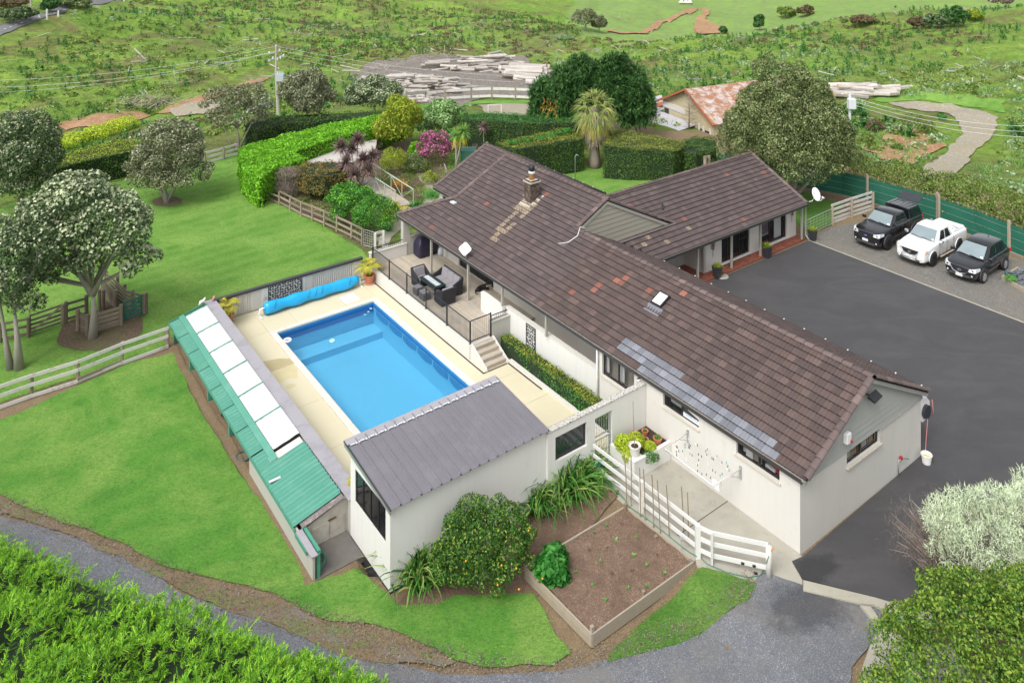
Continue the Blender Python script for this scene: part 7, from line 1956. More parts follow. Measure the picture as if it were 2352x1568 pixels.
o,FR,hw,X=vehicle('pickup_truck','black double cab ute with ribbed canopy and raised rear hatch','ute',at(D2(588,845),0),1,5.3,1.88,1.82,1.16,1.22,.39,M['rim_black'],'carblack',dict(fa=.95,ra=4.15,ws=1.45,rf=2.15,rr=3.35,cb=3.62,win=[(.20,.50),(.54,.86)],han=(2.75,3.5),door=(1.75,2.65,3.5),trim='charcoal',flare=.05,step=(1.7,3.5,'black'),hm='carblack'),'ford')
m_=MB(FR);yb,yt=hw*.93,hw*.80
m_.add([(X(3.66),yb,1.22),(X(5.28),yb,1.22),(X(5.28),-yb,1.22),(X(3.66),-yb,1.22),(X(3.70),yt,1.86),(X(5.0),yt,1.84),(X(5.0),-yt,1.84),(X(3.70),-yt,1.86),(X(3.7),0,1.90),(X(5.0),0,1.88)],[(0,1,5,4),(2,3,7,6),(3,0,4,8,7),(1,2,6,9,5),(4,5,9,8),(8,9,6,7)])
cn=m_.build('canopy',M['carblack'],o,bevel=.03,seg=2)
for k in range(5):m_=MB(FR);y=-.52+k*.26;m_.box(X(4.85),X(3.85),y-.05,y+.05,1.875-abs(y)*.03,1.90-abs(y)*.02);m_.build('roof_rib',M['carblack'],cn,bevel=.008)
for sg in(1,-1):quadpatch(FR,[(X(3.7),sg*yb,1.24),(X(5.25),sg*yb,1.24),(X(5.0),sg*yt,1.84),(X(3.72),sg*yt,1.84)],.10,.90,.18,.84,.014,(0,sg,0)).build('side_window',M['glass_dark'],cn)
m_=MB(FR);m_.slabpoly([(X(5.05),-hw*.75,1.92),(X(5.05),hw*.75,1.92),(X(5.75),hw*.72,2.22),(X(5.75),-hw*.72,2.22)],.03);m_.build('rear_hatch',M['charcoal'],cn)
o,FR,hw,X=vehicle('pickup_truck','white double cab ute with steel nudge bar between two black cars','ute',at(D2(1200,1065),0),1,5.3,1.86,1.81,1.12,1.20,.385,M['rim_black'],'carwhite',dict(fa=.95,ra=4.15,ws=1.40,rf=2.12,rr=3.3,cb=3.62,win=[(.20,.50),(.54,.84)],han=(2.7,3.45),door=(1.72,2.6,3.45),amber=1,step=(1.7,3.4,'sleeper'),mir='chrome',hm='chrome'),'mazda')
m_=MB(FR);m_.add([(X(3.7),hw*.88,1.22),(X(5.22),hw*.88,1.22),(X(5.22),-hw*.88,1.22),(X(3.7),-hw*.88,1.22),(X(3.78),hw*.80,1.42),(X(5.15),hw*.80,1.38),(X(5.15),-hw*.80,1.38),(X(3.78),-hw*.80,1.42)],[(0,1,5,4),(1,2,6,5),(2,3,7,6),(3,0,4,7),(4,5,6,7)]);m_.build('tray_lid',M['carwhite'],o,bevel=.04,seg=2)
m_=MB(FR)
for sg in(1,-1):m_.tube([(X(-.10),sg*.42,.42),(X(-.16),sg*.42,.62),(X(-.06),sg*.40,.78)],.032,8);m_.tube([(X(3.75),sg*hw*.72,1.3),(X(3.9),sg*hw*.72,1.62),(X(4.4),sg*hw*.8,1.34)],.025,6)
m_.tube([(X(-.12),-.42,.44),(X(-.12),.42,.44)],.032,8);m_.build('nudge_bar',M['steel'],o,smooth=True)
vehicle('parked_car','small black five door car with silver wheels, nearest the right edge','car',at(D2(1880,1292),0),1,4.55,1.84,1.69,.98,1.08,.36,M['rim_silver'],'carblack',dict(fa=.88,ra=3.58,ws=1.20,rf=2.10,rr=3.85,cb=4.38,win=[(.18,.42),(.45,.66),(.69,.86)],han=(2.5,3.35),door=(1.5,2.5,3.3),trim='ink',mir='carblack'),'suv',5)
# dog
def skin(name,pts,edges,rad,mat,parent,lv=1):
 me=bpy.data.meshes.new(name);me.from_pydata([tuple(p)for p in pts],edges,[]);me.materials.append(mat)
 o=link(name,me,parent,Matrix.Identity(4))if parent is None else link(name,me,parent,Matrix.Identity(4))
 s_=o.modifiers.new('skin','SKIN');s_.use_smooth_shade=True
 for v,r in zip(me.skin_vertices[0].data,rad):v.radius=(r,r)
 me.skin_vertices[0].data[0].use_root=True
 subs(o,lv);return o
dg=thing('dog','black and tan dog lying on the deck by the sliding doors','dog',H(1.2,20.55,DZ))
h_=lambda t,s,z:H(t,s,DZ+z)
pts=[h_(.95,20.72,.13),h_(1.12,20.74,.15),h_(1.30,20.70,.15),h_(1.44,20.66,.17),h_(1.53,20.62,.25),h_(1.60,20.58,.31),h_(1.69,20.50,.29),h_(1.75,20.45,.265),h_(.86,20.66,.10),h_(.78,20.56,.05),h_(.80,20.42,.03),h_(.90,20.34,.02),h_(1.02,20.60,.10),h_(1.14,20.50,.07),h_(1.02,20.42,.035),h_(1.10,20.36,.03),h_(1.44,20.52,.09),h_(1.56,20.42,.04),h_(1.72,20.33,.03),h_(1.50,20.70,.08),h_(1.64,20.56,.04),h_(1.80,20.42,.03)]
ed=[(0,1),(1,2),(2,3),(3,4),(4,5),(5,6),(6,7),(0,8),(8,9),(9,10),(10,11),(0,12),(12,13),(13,14),(14,15),(3,16),(16,17),(17,18),(3,19),(19,20),(20,21)]
skin('body',pts,ed,[.12,.125,.12,.11,.075,.075,.042,.028,.05,.026,.02,.014,.085,.05,.028,.024,.055,.032,.026,.05,.032,.026],M['dog_black'],dg,2)
for sg in(-1,1):
 e=h_(1.585-sg*.035,20.60+sg*.05,.375);m_=MB();m_.add([e,e+Vector((.05,.0,-.01)),e+Vector((.035,-.015+sg*.02,-.085)),e+Vector((-.01,.0,-.02))],[(0,1,2,3)]);q=m_.build('ear',M['dog_black'],dg);q.modifiers.new('s','SOLIDIFY').thickness=.012
for a,b,mt,r in(((1.68,20.49,.262),(1.755,20.44,.245),'dog_white',.030),((1.60,20.39,.045),(1.73,20.32,.032),'dog_tan',.034),((1.68,20.52,.045),(1.81,20.41,.032),'dog_tan',.034),((1.0,20.44,.045),(1.11,20.355,.035),'dog_white',.033),((1.50,20.55,.17),(1.53,20.54,.24),'dog_white',.05)):
 m_=MB();m_.tube([h_(*a),h_(*[(x+y)/2 for x,y in zip(a,b)]),h_(*b)],[r*.8,r,r*.6],8);m_.build('coat_patch',M[mt],dg,smooth=True)
for s_ in(.025,-.025):
 m_=MB();p=h_(1.655+s_,20.53+s_*1.1,.335);m_.lathe([(.012,0),(.004,.008)],p,6);m_.build('eye',M['ink'],dg)
m_=MB();p=h_(1.775,20.43,.262);m_.box(p.x-.014,p.x+.014,p.y-.014,p.y+.012,p.z-.012,p.z+.012);m_.build('nose',M['ink'],dg)
# foliage kit (numpy)
def unit(v):return v/(np.linalg.norm(v,axis=-1,keepdims=True)+1e-9)
def rnd_dirs(n):return unit(RNG.normal(size=(n,3)))
class LV:
 """collects quads for one foliage mesh"""
 def __init__(self):self.V=[];self.F=[];self.M=[];self.n=0
 def add(self,v,f,mi=0):
  self.V.append(v.reshape(-1,3));self.F.append(f+self.n);self.M.append(np.full(len(f),mi));self.n+=len(self.V[-1])
 def leaves(self,c,nrm,size,asp=.45,mi=0,up=0.0):
  n=len(c);size=size*RNG.uniform(.65,1.25,n)[:,None]
  d=rnd_dirs(n);d[:,2]+=up;d=unit(d-nrm*(d*nrm).sum(1,keepdims=True))
  w=np.cross(nrm,d)*asp;h=nrm*size*.12
  v=np.stack([c-d*size*.5,c+w*size*.5+h,c+d*size*.5,c-w*size*.5+h],1)
  self.add(v,np.arange(n*4).reshape(n,4),mi)
 def straps(self,p,d,L,w,droop=.3,segs=3,mi=0,tip=.08):
  n=len(p);L=np.broadcast_to(np.asarray(L,float),(n,))[:,None];w=np.broadcast_to(np.asarray(w,float),(n,))[:,None];droop=np.broadcast_to(np.asarray(droop,float),(n,))[:,None]
  d=unit(np.broadcast_to(np.asarray(d,float),(n,3)).copy());z=np.array([0,0,1.0]);sd=np.cross(d,z);bad=np.linalg.norm(sd,axis=1)<.05;sd[bad]=[1,0,0];sd=unit(sd+RNG.normal(size=(n,3))*.15)
  rows=[]
  for k in range(segs+1):
   s=k/segs;c=p+d*L*s-z*L*droop*s*s
   ww=w*(1-s*(1-tip))if s>.35 else w*(.55+1.1*s)
   rows+=[c-sd*ww*.5,c+sd*ww*.5]
  v=np.stack(rows,1);b=(np.arange(n)*(2*segs+2))[:,None]
  f=np.concatenate([b+np.array([[2*k,2*k+1,2*k+3,2*k+2]])for k in range(segs)],0)
  self.add(v,f,mi)
 def build(self,name,mats,parent=None,m=None):
  me=np_mesh(name,np.concatenate(self.V),np.concatenate(self.F),mats,np.concatenate(self.M))
  if m is None and parent is not None:m=wmat(parent)
  if m is not None:
   inv=np.array(m.inverted());v=np.concatenate(self.V)@inv[:3,:3].T+inv[:3,3];me.vertices.foreach_set('co',v.astype(np.float32).ravel());me.update()
  return link(name,me,parent,m)
def blob_points(blobs,n,shell=.22,zmin=-.75):
 """points and normals on a cloud of ellipsoids (cx,cy,cz,rx,ry,rz), inner ones dropped"""
 B=np.array(blobs,float);A=(B[:,3]*B[:,4]+B[:,4]*B[:,5]+B[:,3]*B[:,5]);k=RNG.choice(len(B),n,p=A/A.sum())
 u=rnd_dirs(n);r=1-np.abs(RNG.normal(size=n))*shell;r=np.clip(r,.3,1.06)
 p=B[k,:3]+u*B[k,3:]*r[:,None];keep=u[:,2]>zmin
 for i,b in enumerate(B):
  dd=(((p-b[:3])/b[3:])**2).sum(1);keep&=~((dd<.5)&(k!=i))
 nn=unit(u/B[k,3:]);return p[keep],nn[keep]
def clump(c,r,n,fr=.34,jit=.25,core=True,zlo=-.5):
 """main ellipsoid broken into n surface lumps"""
 c=np.array(c,float);r=np.array(r,float);out=[(*c,*(r*.72))]if core else[]
 u=rnd_dirs(n*3);u=u[u[:,2]>zlo][:n]
 for q in u:
  f=fr*RNG.uniform(1-jit,1+jit);out.append((*(c+q*r*(1-f*.8)),*(r*f)))
 return out
def jn(n_,k):return unit(n_+RNG.normal(size=n_.shape)*k)
def foliage(parent,blobs,n,size,mats,name='crown',asp=.5,shell=.2,second=None,up=0.0,zmin=-.75,nj=.6):
 n=int(n*.82);lv=LV();p,nn=blob_points(blobs,n,shell,zmin);lv.leaves(p,jn(nn,nj),size*1.06,asp,0,up);ms=[mats]
 o=lv.build(name,ms,parent)
 if second:
  mt,frac,sz,zc=second;l2=LV();p,nn=blob_points(blobs,int(n*frac),.06,-.2);k=(nn[:,2]+RNG.normal(size=len(p))*.3)>zc
  l2.leaves(p[k]+nn[k]*.04,jn(nn[k],.8),sz,.7);l2.build('blossom',[mt],parent)
 return o
def limbs(parent,base,stems,mat,r0,n=8,name='trunk'):
 m_=MB()
 for pts,k in stems:
  P_=[Vector(base)+Vector(q)if i==0 or True else q for i,q in enumerate(pts)]
  m_.tube(P_,[r0*k*(1-.75*i/(len(P_)-1))*(1.25 if i==0 else 1)for i in range(len(P_))],n)
 return m_.build(name,mat,parent,smooth=True)
def tree(label,cat,base,crown,n,size,lmat,trunk,bark,r0,nl=26,fr=.32,second=None,name='tree',group=None,asp=.5,shell=.2,extra=None,core=True,zlo=-.5,bare=0,up=0.0):
 """crown = list of (dx,dy,dz,rx,ry,rz) relative to base"""
 o=thing(name,label,cat,base,0,group);bx,by,bz=base;bl=[]
 for c in crown:bl+=clump((bx+c[0],by+c[1],bz+c[2]),c[3:6],max(4,int(nl*c[3]*c[4]/(crown[0][3]*crown[0][4]))),fr,core=core,zlo=zlo)
 foliage(o,bl,n,size,lmat,second=second,asp=asp,shell=shell,up=up)
 st=list(trunk)
 for c in crown:
  for k in range(3):
   q=RNG.normal(size=3)*.45;st.append(([trunk[0][0][-1],(c[0]+q[0]*c[3]*.5,c[1]+q[1]*c[4]*.5,c[2]-c[5]*.3),(c[0]+q[0]*c[3]*.8,c[1]+q[1]*c[4]*.8,c[2]+c[5]*.25)],.3))
 limbs(o,base,st,bark,r0)
 return o
def G(px,py,z=-.36):return at((px,py),z)
def radius(px_w,Y):return px_w/2*Y/FPX
M['l_densetip']=leaf('olive_tip',[(.13,.16,.06),(.20,.23,.10),(.27,.29,.14)],.15)
M['l_turf']=leaf('turf_blade',[(.04,.13,.016),(.07,.19,.024),(.11,.24,.035),(.21,.26,.07)],.3)
# short grass standing on the mown lawns
for nm,mt,q in(('lawn','lawn',26),('lawn.001','lawn2',150),('lawn.002','lawn3',170)):
 me=bpy.data.objects[nm].data;A_=np.zeros(len(me.polygons));me.polygons.foreach_get('area',A_);me.calc_loop_triangles()
 t3=np.zeros(len(me.loop_triangles)*3,int);me.loop_triangles.foreach_get('vertices',t3);t3=t3.reshape(-1,3);co=np.zeros(len(me.vertices)*3);me.vertices.foreach_get('co',co);co=co.reshape(-1,3)
 ar=np.zeros(len(t3));me.loop_triangles.foreach_get('area',ar);n=int(ar.sum()*q);k=RNG.choice(len(t3),n,p=ar/ar.sum());u=RNG.uniform(size=(n,2));f=u.sum(1)>1;u[f]=1-u[f]
 p=co[t3[k,0]]+(co[t3[k,1]]-co[t3[k,0]])*u[:,:1]+(co[t3[k,2]]-co[t3[k,0]])*u[:,1:]
 e=1 if nm=='lawn' else .6
 bd=[e_.vertices[:]for e_ in me.edges];cnt={}
 for pg in me.polygons:
  for ek in pg.edge_keys:cnt[ek]=cnt.get(ek,0)+1
 be=np.array([ek for ek,c_ in cnt.items()if c_==1]);L_=np.linalg.norm(co[be[:,0]]-co[be[:,1]],axis=1);m2=int(L_.sum()*45);kk=RNG.choice(len(be),m2,p=L_/L_.sum());uu=RNG.uniform(size=(m2,1));fp=co[be[kk,0]]*(1-uu)+co[be[kk,1]]*uu+RNG.normal(size=(m2,3))*[.09,.09,0]
 lv=LV();d=RNG.normal(size=(n+m2,3))*[.7,.7,.3]+[0,0,.75];lv.straps(np.concatenate([p,fp]),d,RNG.uniform(.05,.11,n+m2)*e,.022*(1.6 if nm=='lawn' else 1),.2,1,tip=.2)
 tag(lv.build('grass_blades',[M[mt]],None),{'lawn':'short grass blades on the far mown lawn','lawn.001':'short grass blades on the patchy front lawn','lawn.002':'short grass blades on the small dark lawn'}[nm],kind='stuff')
# pohutukawa style trees of the left lawn
b=G(213,777);s=b.y/FPX
tree('forked pale trunked tree thick with cream buds beside the stock yard','tree',b,[(-1.0,.2,6.3,2.3,2.4,1.9),(1.1,0,5.7,1.9,2.0,1.7),(-2.8,.2,5.3,1.5,1.7,1.8),(-2.4,-.3,3.6,1.4,1.3,1.1),(.1,-.7,4.1,1.1,1.1,.8),(2.1,.2,4.0,1.2,1.3,1.1),(-.6,-.3,4.9,1.3,1.2,.9)],46000,.16,M['l_pohu'],[([(0,0,-.1),(.05,0,1.4),(0,0,2.6)],1.0),([(0,0,2.2),(.5,0,3.2),(1.3,0,4.6)],.62),([(0,0,2.2),(-.9,0,3.6),(-1.8,0,4.6)],.7)],M['bark'],.21,34,.30,(M['l_bud'],.42,.19,.02),'flowering_tree')
b=G(32,848)
tree('twin trunked tree with pale buds at the left edge of the lawn','tree',b,[(-.3,0,4.9,1.9,1.9,2.3),(-1.6,.3,3.6,1.4,1.5,1.3),(.9,.2,5.4,1.1,1.2,1.3),(.4,.1,3.2,1.0,1.0,.9)],26000,.15,M['l_pohu'],[([(.25,0,-.1),(.15,0,1.5),(0,0,3.0)],1.0),([(-.15,0,-.1),(-.4,0,1.4),(-.7,0,3.4)],.8)],M['bark'],.20,26,.32,(M['l_bud'],.28,.15,.1),'flowering_tree')
b=G(385,466)
tree('round grey green tree standing alone on the far lawn','tree',b,[(0,.2,3.9,2.5,2.6,2.1),(-1.3,0,2.5,1.8,2.0,1.5),(1.4,0,2.4,1.8,1.9,1.4),(0,-.8,2.2,1.9,1.4,1.2)],38000,.17,M['l_pohu_grey'],[([(0,0,-.1),(-.2,0,.9),(0,0,2.0)],1.0),([(0,0,.1),(.6,0,1.2),(1.1,0,2.2)],.5),([(-.1,0,.1),(-.5,0,1.0),(-.8,0,2.4)],.6)],M['bark'],.22,40,.26,(M['l_bud_grey'],.3,.16,-.2))
b=at((48,500),-.5)
tree('large dark grey green tree at the upper left edge','tree',b,[(0,0,4.6,2.6,2.6,3.0),(-1.6,.6,3.0,1.7,1.9,1.8),(.5,0,2.4,1.9,1.9,1.4)],36000,.18,M['l_pohu'],[([(0,0,-.1),(0,0,1.6),(.1,0,3.0)],1)],M['bark_dark'],.3,40,.26,(M['l_bud_grey'],.3,.17,0))
b=hit((545,348))
tree('sparse open tree beyond the rail fence left of the power pole','tree',b,[(-1.0,0,4.2,2.3,2.2,1.5),(1.1,.2,4.4,2.0,2.2,1.5),(0,0,3.2,2.8,2.2,.9)],15000,.18,M['l_pohu_grey'],[([(0,0,-.1),(.1,0,1.2),(0,0,2.0)],1),([(.1,0,0),(.7,0,1.4),(1.7,0,3.4)],.6),([(-.2,0,0),(-.8,0,1.2),(-1.7,0,3.6)],.6)],M['bark'],.16,44,.2,(M['l_bud_grey'],.2,.16,0),core=False)
b=at((705,305),-.5)
tree('grey green tree right of the power pole','tree',b,[(0,0,3.6,2.8,2.6,2.5)],26000,.19,M['l_pohu_grey'],[([(0,0,-.1),(0,0,2.6)],1)],M['bark'],.2,44,.24,(M['l_bud_grey'],.35,.17,-.1))
b=at((860,278),-.5)
tree('silvery green tree in front of the log pile','tree',b,[(0,0,2.6,2.9,2.6,1.9)],26000,.18,M['l_pohu'],[([(0,0,-.1),(0,0,1.8)],1)],M['bark'],.2,40,.26,(M['l_bud'],.45,.17,-.1))
# the big dense tree right of the guest wing
b=at((1812,468),-.1)
tree('very large dense olive green tree behind the guest wing','tree',b,[(0,.4,5.0,4.4,4.2,3.8),(-.5,.3,8.6,2.2,2.3,2.3),(.6,.2,7.4,2.5,2.4,2.3),(2.4,-.3,4.2,2.4,2.6,2.8),(-3.1,0,4.2,2.0,2.4,2.9),(1.2,-1.6,6.4,2.2,2.0,2.6),(-1.6,-1.6,6.0,2.2,2.0,3.0),(.3,-2.6,3.6,2.6,1.8,2.2)],190000,.17,M['l_dense'],[([(0,0,-.1),(-.1,0,1.4),(0,0,2.6)],1),([(.1,0,0),(.9,0,1.0),(2.0,0,2.2)],.5),([(.05,0,0),(.4,0,1.2),(.9,0,2.4)],.55),([(-.1,0,0),(-.8,0,1.3),(-1.6,0,2.4)],.6)],M['bark'],.34,80,.22,(M['l_densetip'],.3,.14,.1),asp=.4,shell=.16,up=.8)
# cypress mass behind the palm: sprays
def conifer(label,base,parts,n,L,mat,trunk_h,name='cypress_tree',w=.11,cat='tree',shell=.25):
 o=thing(name,label,cat,base);bl=[]
 for c in parts:bl+=clump((base[0]+c[0],base[1]+c[1],base[2]+c[2]),c[3:6],34,.26,zlo=-.6)
 lv=LV();p,nn=blob_points(bl,n,shell);d=nn+RNG.normal(size=nn.shape)*.35;d[:,2]+=.25
 for k in range(3):lv.straps(p,d+RNG.normal(size=d.shape)*.45,L*RNG.uniform(.6,1.2,len(p)),w,.25,2)
 lv.leaves(p-nn*.25,jn(nn,.8),L*.9,.6)
 lv.build('crown',[mat],o);limbs(o,base,[([(0,0,-.1),(0,0,trunk_h)],1)],M['bark_dark'],.35);return o
b=at((1300,326),-.4)
conifer('dark green cypress clump left of and behind the palm',b,[(-.2,1.2,3.4,3.2,2.8,3.4),(1.6,1.5,4.6,2.2,2.4,3.2),(-1.6,.4,2.2,1.9,2.2,2.2)],16000,.42,M['l_conifer'],4)
b=at((1440,330),-.4)
conifer('dark green cypress clump right of and behind the palm',b,[(-.7,1.6,4.2,2.9,2.8,3.6),(.9,1.0,2.8,1.8,2.4,2.7)],15000,.42,M['l_conifer'],4)
o=thing('dead_branch','rusty brown dead spray on the cypress','branch',at((1283,305),2));lv=LV();c=np.array(atY((1262,248),66.5));p=c+RNG.normal(size=(60,3))*[.35,.1,.3];lv.straps(p,RNG.normal(size=(60,3)),.35,.07,.2,2);lv.build('spray',[M['l_red']],o)
# fan palm
b=G(1366,385);o=thing('fan_palm','stout fan palm with a grey skirt of dead fronds','palm',b);H_=4.9
m_=MB();m_.tube([b+Vector((0,0,-.1)),b+Vector((0,0,.5)),b+Vector((0,0,1.6)),b+Vector((0,0,2.4)),b+Vector((0,0,H_))],[.50,.46,.36,.42,.30],16);m_.build('trunk',M['palm_bark'],o,smooth=True)
m_=MB();m_.tube([b+Vector((0,0,1.7)),b+Vector((0,0,2.1)),b+Vector((0,0,2.6))],[.40,.50,.44],14);m_.build('fibre',paint('red_palm_fibre',(.17,.06,.035),.9,.4,8),o,smooth=True)
def fans(o,c,n,el0,el1,L1,L2,nb,mat,name,w=.075,droop=.55):
 for i in range(n):
  a=i*2.399+RNG.uniform(-.2,.2);e=el0+(el1-el0)*i/max(1,n-1);d=np.array([math.cos(a)*math.cos(e),math.sin(a)*math.cos(e),math.sin(e)])
  q=c+d*L1-np.array([0,0,.12*L1*math.cos(e)]);sd=unit(np.cross(d,[0,0,1.0]));lv=LV()
  th=np.linspace(-1.35,1.35,nb);dd=np.outer(np.cos(th),d)+np.outer(np.sin(th),sd)+RNG.normal(size=(nb,3))*.05
  lv.straps(np.repeat(q[None],nb,0),dd,L2*(1-.18*np.abs(th)),w,droop*RNG.uniform(.7,1.3,nb),4,tip=.1);lv.straps(c[None],(q-c)[None],np.linalg.norm(q-c),.06,0,1,tip=.7)
  lv.build(name,[mat],o)
cc=np.array(b)+[0,0,H_]
fans(o,cc,38,-.75,1.35,1.1,1.15,22,M['l_palm'],'frond');fans(o,cc-[0,0,.25],14,-1.0,-.55,1.0,1.05,18,M['l_palm_y'],'frond')
lv=LV();n=2200;a=RNG.uniform(0,6.283,n);z=RNG.uniform(2.3,H_-.3,n);f=(z-2.3)/2.3;r=.52+.8*f*(1-.35*f);p=np.stack([b.x+r*np.cos(a),b.y+r*np.sin(a),b.z+z],1)
d=np.stack([np.cos(a)*.25,np.sin(a)*.25,-np.ones(n)],1)+RNG.normal(size=(n,3))*.15;lv.straps(p,d,RNG.uniform(.4,.8,n),.07,0,2);lv.build('dead_skirt',[M['l_dead']],o)
# hedges
def hedge(label,tops,z0,z1,mat,dens,size,name='hedge',mat2=None,wob=.08,asp=.5,core=None,straps=False,topfrac=1.0,group=None,parent=None,cat='hedge',nj=.45):
 """tops: polygon of the top face in world xy"""
 P_=np.array([(p[0],p[1])for p in tops]);c=P_.mean(0);zb=z0
 o=parent or thing(name,label,cat,(c[0],c[1],z0),0,group)
 dens*=.8;size*=1.08;sh_=.14 if core is None else core
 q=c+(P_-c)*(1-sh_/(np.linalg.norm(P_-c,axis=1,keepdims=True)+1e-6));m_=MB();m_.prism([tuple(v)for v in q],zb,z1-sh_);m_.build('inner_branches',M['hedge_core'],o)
 lv=LV();pts=[];nrs=[];n=len(P_)
 area=.5*abs(sum(P_[i][0]*P_[(i+1)%n][1]-P_[(i+1)%n][0]*P_[i][1]for i in range(n)));ccw=sum(P_[i][0]*P_[(i+1)%n][1]-P_[(i+1)%n][0]*P_[i][1]for i in range(n))>0
 mn,mx=P_.min(0),P_.max(0);k=int(dens*area*topfrac*((mx-mn).prod()/area));xy=RNG.uniform(mn,mx,(k,2));ins=poly_sd(xy[:,0],xy[:,1],P_)<0;xy=xy[ins]
 tp=np.column_stack([xy,np.full(len(xy),z1)]);tn=np.tile([0,0,1.0],(len(xy),1))
 for i in range(n):
  a,e=P_[i],P_[(i+1)%n];L=np.linalg.norm(e-a);k=int(dens*L*(z1-z0));u=RNG.uniform(0,1,k);d=(e-a)/L;nr=np.array([d[1],-d[0]])*(1 if ccw else-1)
  pts.append(np.column_stack([a+np.outer(u,e-a),RNG.uniform(z0,z1,k)]));nrs.append(np.tile([nr[0],nr[1],0.15],(k,1)))
 sp,sn=np.concatenate(pts),np.concatenate(nrs)
 for(p,nn,mi)in((tp,tn,1 if mat2 else 0),(sp,sn,0)):
  p=p+nn*(fbm(p[:,0]+p[:,2]*.7,p[:,1]+p[:,2],.9,3,4)*wob*2)[:,None]+RNG.normal(size=p.shape)*.035-nn*np.abs(RNG.normal(size=len(p)))[:,None]*.05
  if straps:
   d=nn+RNG.normal(size=nn.shape)*.5
   lv.straps(p,d,size*RNG.uniform(.6,1.4,len(p)),size*.3,.2,2,mi)
  else:lv.leaves(p,jn(nn,nj),size,asp,mi)
 lv.build('foliage',[mat]+([mat2]if mat2 else[]),o);return o
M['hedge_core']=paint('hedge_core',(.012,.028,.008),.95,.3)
def TP(lst,z):return[at(p,z)for p in lst]
hedge('clipped box hedge left of the palm with a sunken scruffy top',TP([(1138,326),(1298,292),(1338,305),(1340,318),(1184,341),(1166,338)],2.35),-.4,2.35,M['l_hedge'],300,.085,mat2=M['l_hedge_gold'])
lv_o=thing('hedge_regrowth','loose dark regrowth on top of the hedge left of the palm','shrub',at((1240,316),2.35));foliage(lv_o,[(*at((x,y),2.4),.5,.4,.22)for x,y in((1180,327),(1210,322),(1240,317),(1265,311),(1290,304),(1305,300))],3500,.12,M['l_green'])
hedge('clipped box hedge right of the palm with a golden top',TP([(1385,332),(1403,294),(1440,297),(1566,322),(1574,336),(1548,346),(1470,342)],2.35),-.4,2.35,M['l_hedge'],300,.085,mat2=M['l_hedge_gold'])
hedge('dark green hedge end beside the big tree',TP([(1560,335),(1570,320),(1600,312),(1645,318),(1648,345),(1600,352),(1575,350)],2.1),-.4,2.1,M['l_hedge'],220,.11,wob=.2)
hedge('long dark clipped hedge behind the cordylines',TP([(1054,262),(1110,256),(1270,264),(1330,268),(1330,280),(1200,282),(1060,272)],2.3),-.4,2.3,M['l_hedge'],200,.10,mat2=M['l_green'])
bh=hedge('bright green leafy hedge with an L shaped top beside the lawn',TP([(549,342),(640,312),(760,283),(872,264),(930,266),(858,290),(760,318),(668,350),(604,370)],1.75),-.4,1.75,M['l_hedge_bright'],420,.17,wob=.10,asp=.65,nj=.7)
hedge('',TP([(549,343),(600,361),(662,345),(706,363),(640,380),(612,397),(598,412),(562,392)],1.74),-.4,1.74,M['l_hedge_bright'],420,.17,wob=.10,asp=.65,nj=.7,parent=bh)
hedge('dark clipped hedge with a yellow green top behind the far lawn',TP([(88,378),(150,352),(268,318),(330,322),(300,345),(180,372),(95,396)],1.7),-1.0,1.7,M['l_hedge'],170,.12,mat2=M['l_yellow'])
hedge('low dark hedge under the trees by the power pole',TP([(560,285),(590,270),(650,262),(760,258),(860,254),(862,266),(760,272),(650,282),(590,300)],1.6),-.8,1.6,M['l_hedge'],110,.14,wob=.25)
hb=thing('yellow_shrub','sprawling pale yellow shrub behind the left hedge','shrub',hit((255,330)));foliage(hb,[(*(Vector(hit(p))+Vector((0,0,.7))),1.6,1.5,.9)for p in((170,335),(220,318),(260,305),(290,296),(120,352))],7000,.22,M['l_lime'])
hedge('low clipped box hedge along the white verandah wall',[H(-.66,7.4),H(-.66,16.3),H(-.06,16.3),H(-.06,7.4)],TZ,.42,M['l_green'],900,.075,mat2=M['l_hedge_gold'],wob=.07,core=.09)
hedge('coppery green clipped bush beside the footbridge',TP([(683,388),(700,372),(760,366),(793,372),(800,392),(745,404),(700,402)],1.7),.35,1.7,M['l_bronze'],300,.11,mat2=M['l_red']if False else M['l_bronze'],wob=.2,name='bush',cat='bush')
b=G(660,452);o=thing('bare_bush','dead brown twiggy bush beside the bright hedge','bush',b);lv=LV()
for(c,r,n,L)in(((0,0,1.0),(1.0,.8,.8),1500,.38),((.3,.2,1.85),(1.3,.9,.12),1800,.2)):
 p,nn=blob_points([(b.x+c[0],b.y+c[1],b.z+c[2],*r)],n,.4,-1.1);lv.straps(p,nn+RNG.normal(size=nn.shape)*.7,L,.022,.1,2)
lv.build('twigs',[M['l_twig']],o);limbs(o,b,[([(x*.2,0,0),(x*.5,0,.8),(x,.2,1.8)],1)for x in(-.9,-.5,-.2,.15,.5,.9)],M['bark'],.05,5)
o=thing('hedgerow','rough bushy hedgerow running behind the green shade cloth','hedge',at((2200,470),0));bl=[]
for k in range(26):
 f=k/25;p0=FP[3].lerp(FP[-1],f);w=1.2+1.5*f
 for j in range(5):bl.append((p0.x+1.5+RNG.uniform(-.3,.4)+j*.42*(.6+f),p0.y+2.4+RNG.uniform(-.4,.5)+j*.62*(.6+f),.7+RNG.uniform(0,.9),1.0,.9,RNG.uniform(.7,1.15)))
foliage(o,bl,120000,.15,M['l_rough'],nj=.7,second=(M['l_brown'],.06,.12,-.2))
o=thing('conifer_hedge','broad feathery bright green conifer hedge in the near left corner','hedge',(-9,20,-.4))
edge=[at(p,1.9)for p in((-260,1080),(-80,1170),(60,1235),(200,1297),(330,1347),(450,1392),(560,1428),(700,1480),(830,1522),(950,1575),(1010,1640))]
E_=np.array([(p.x,p.y)for p in edge]);inn=E_+np.array([-2.6,-7.5]);HP=np.concatenate([E_,inn[::-1]])
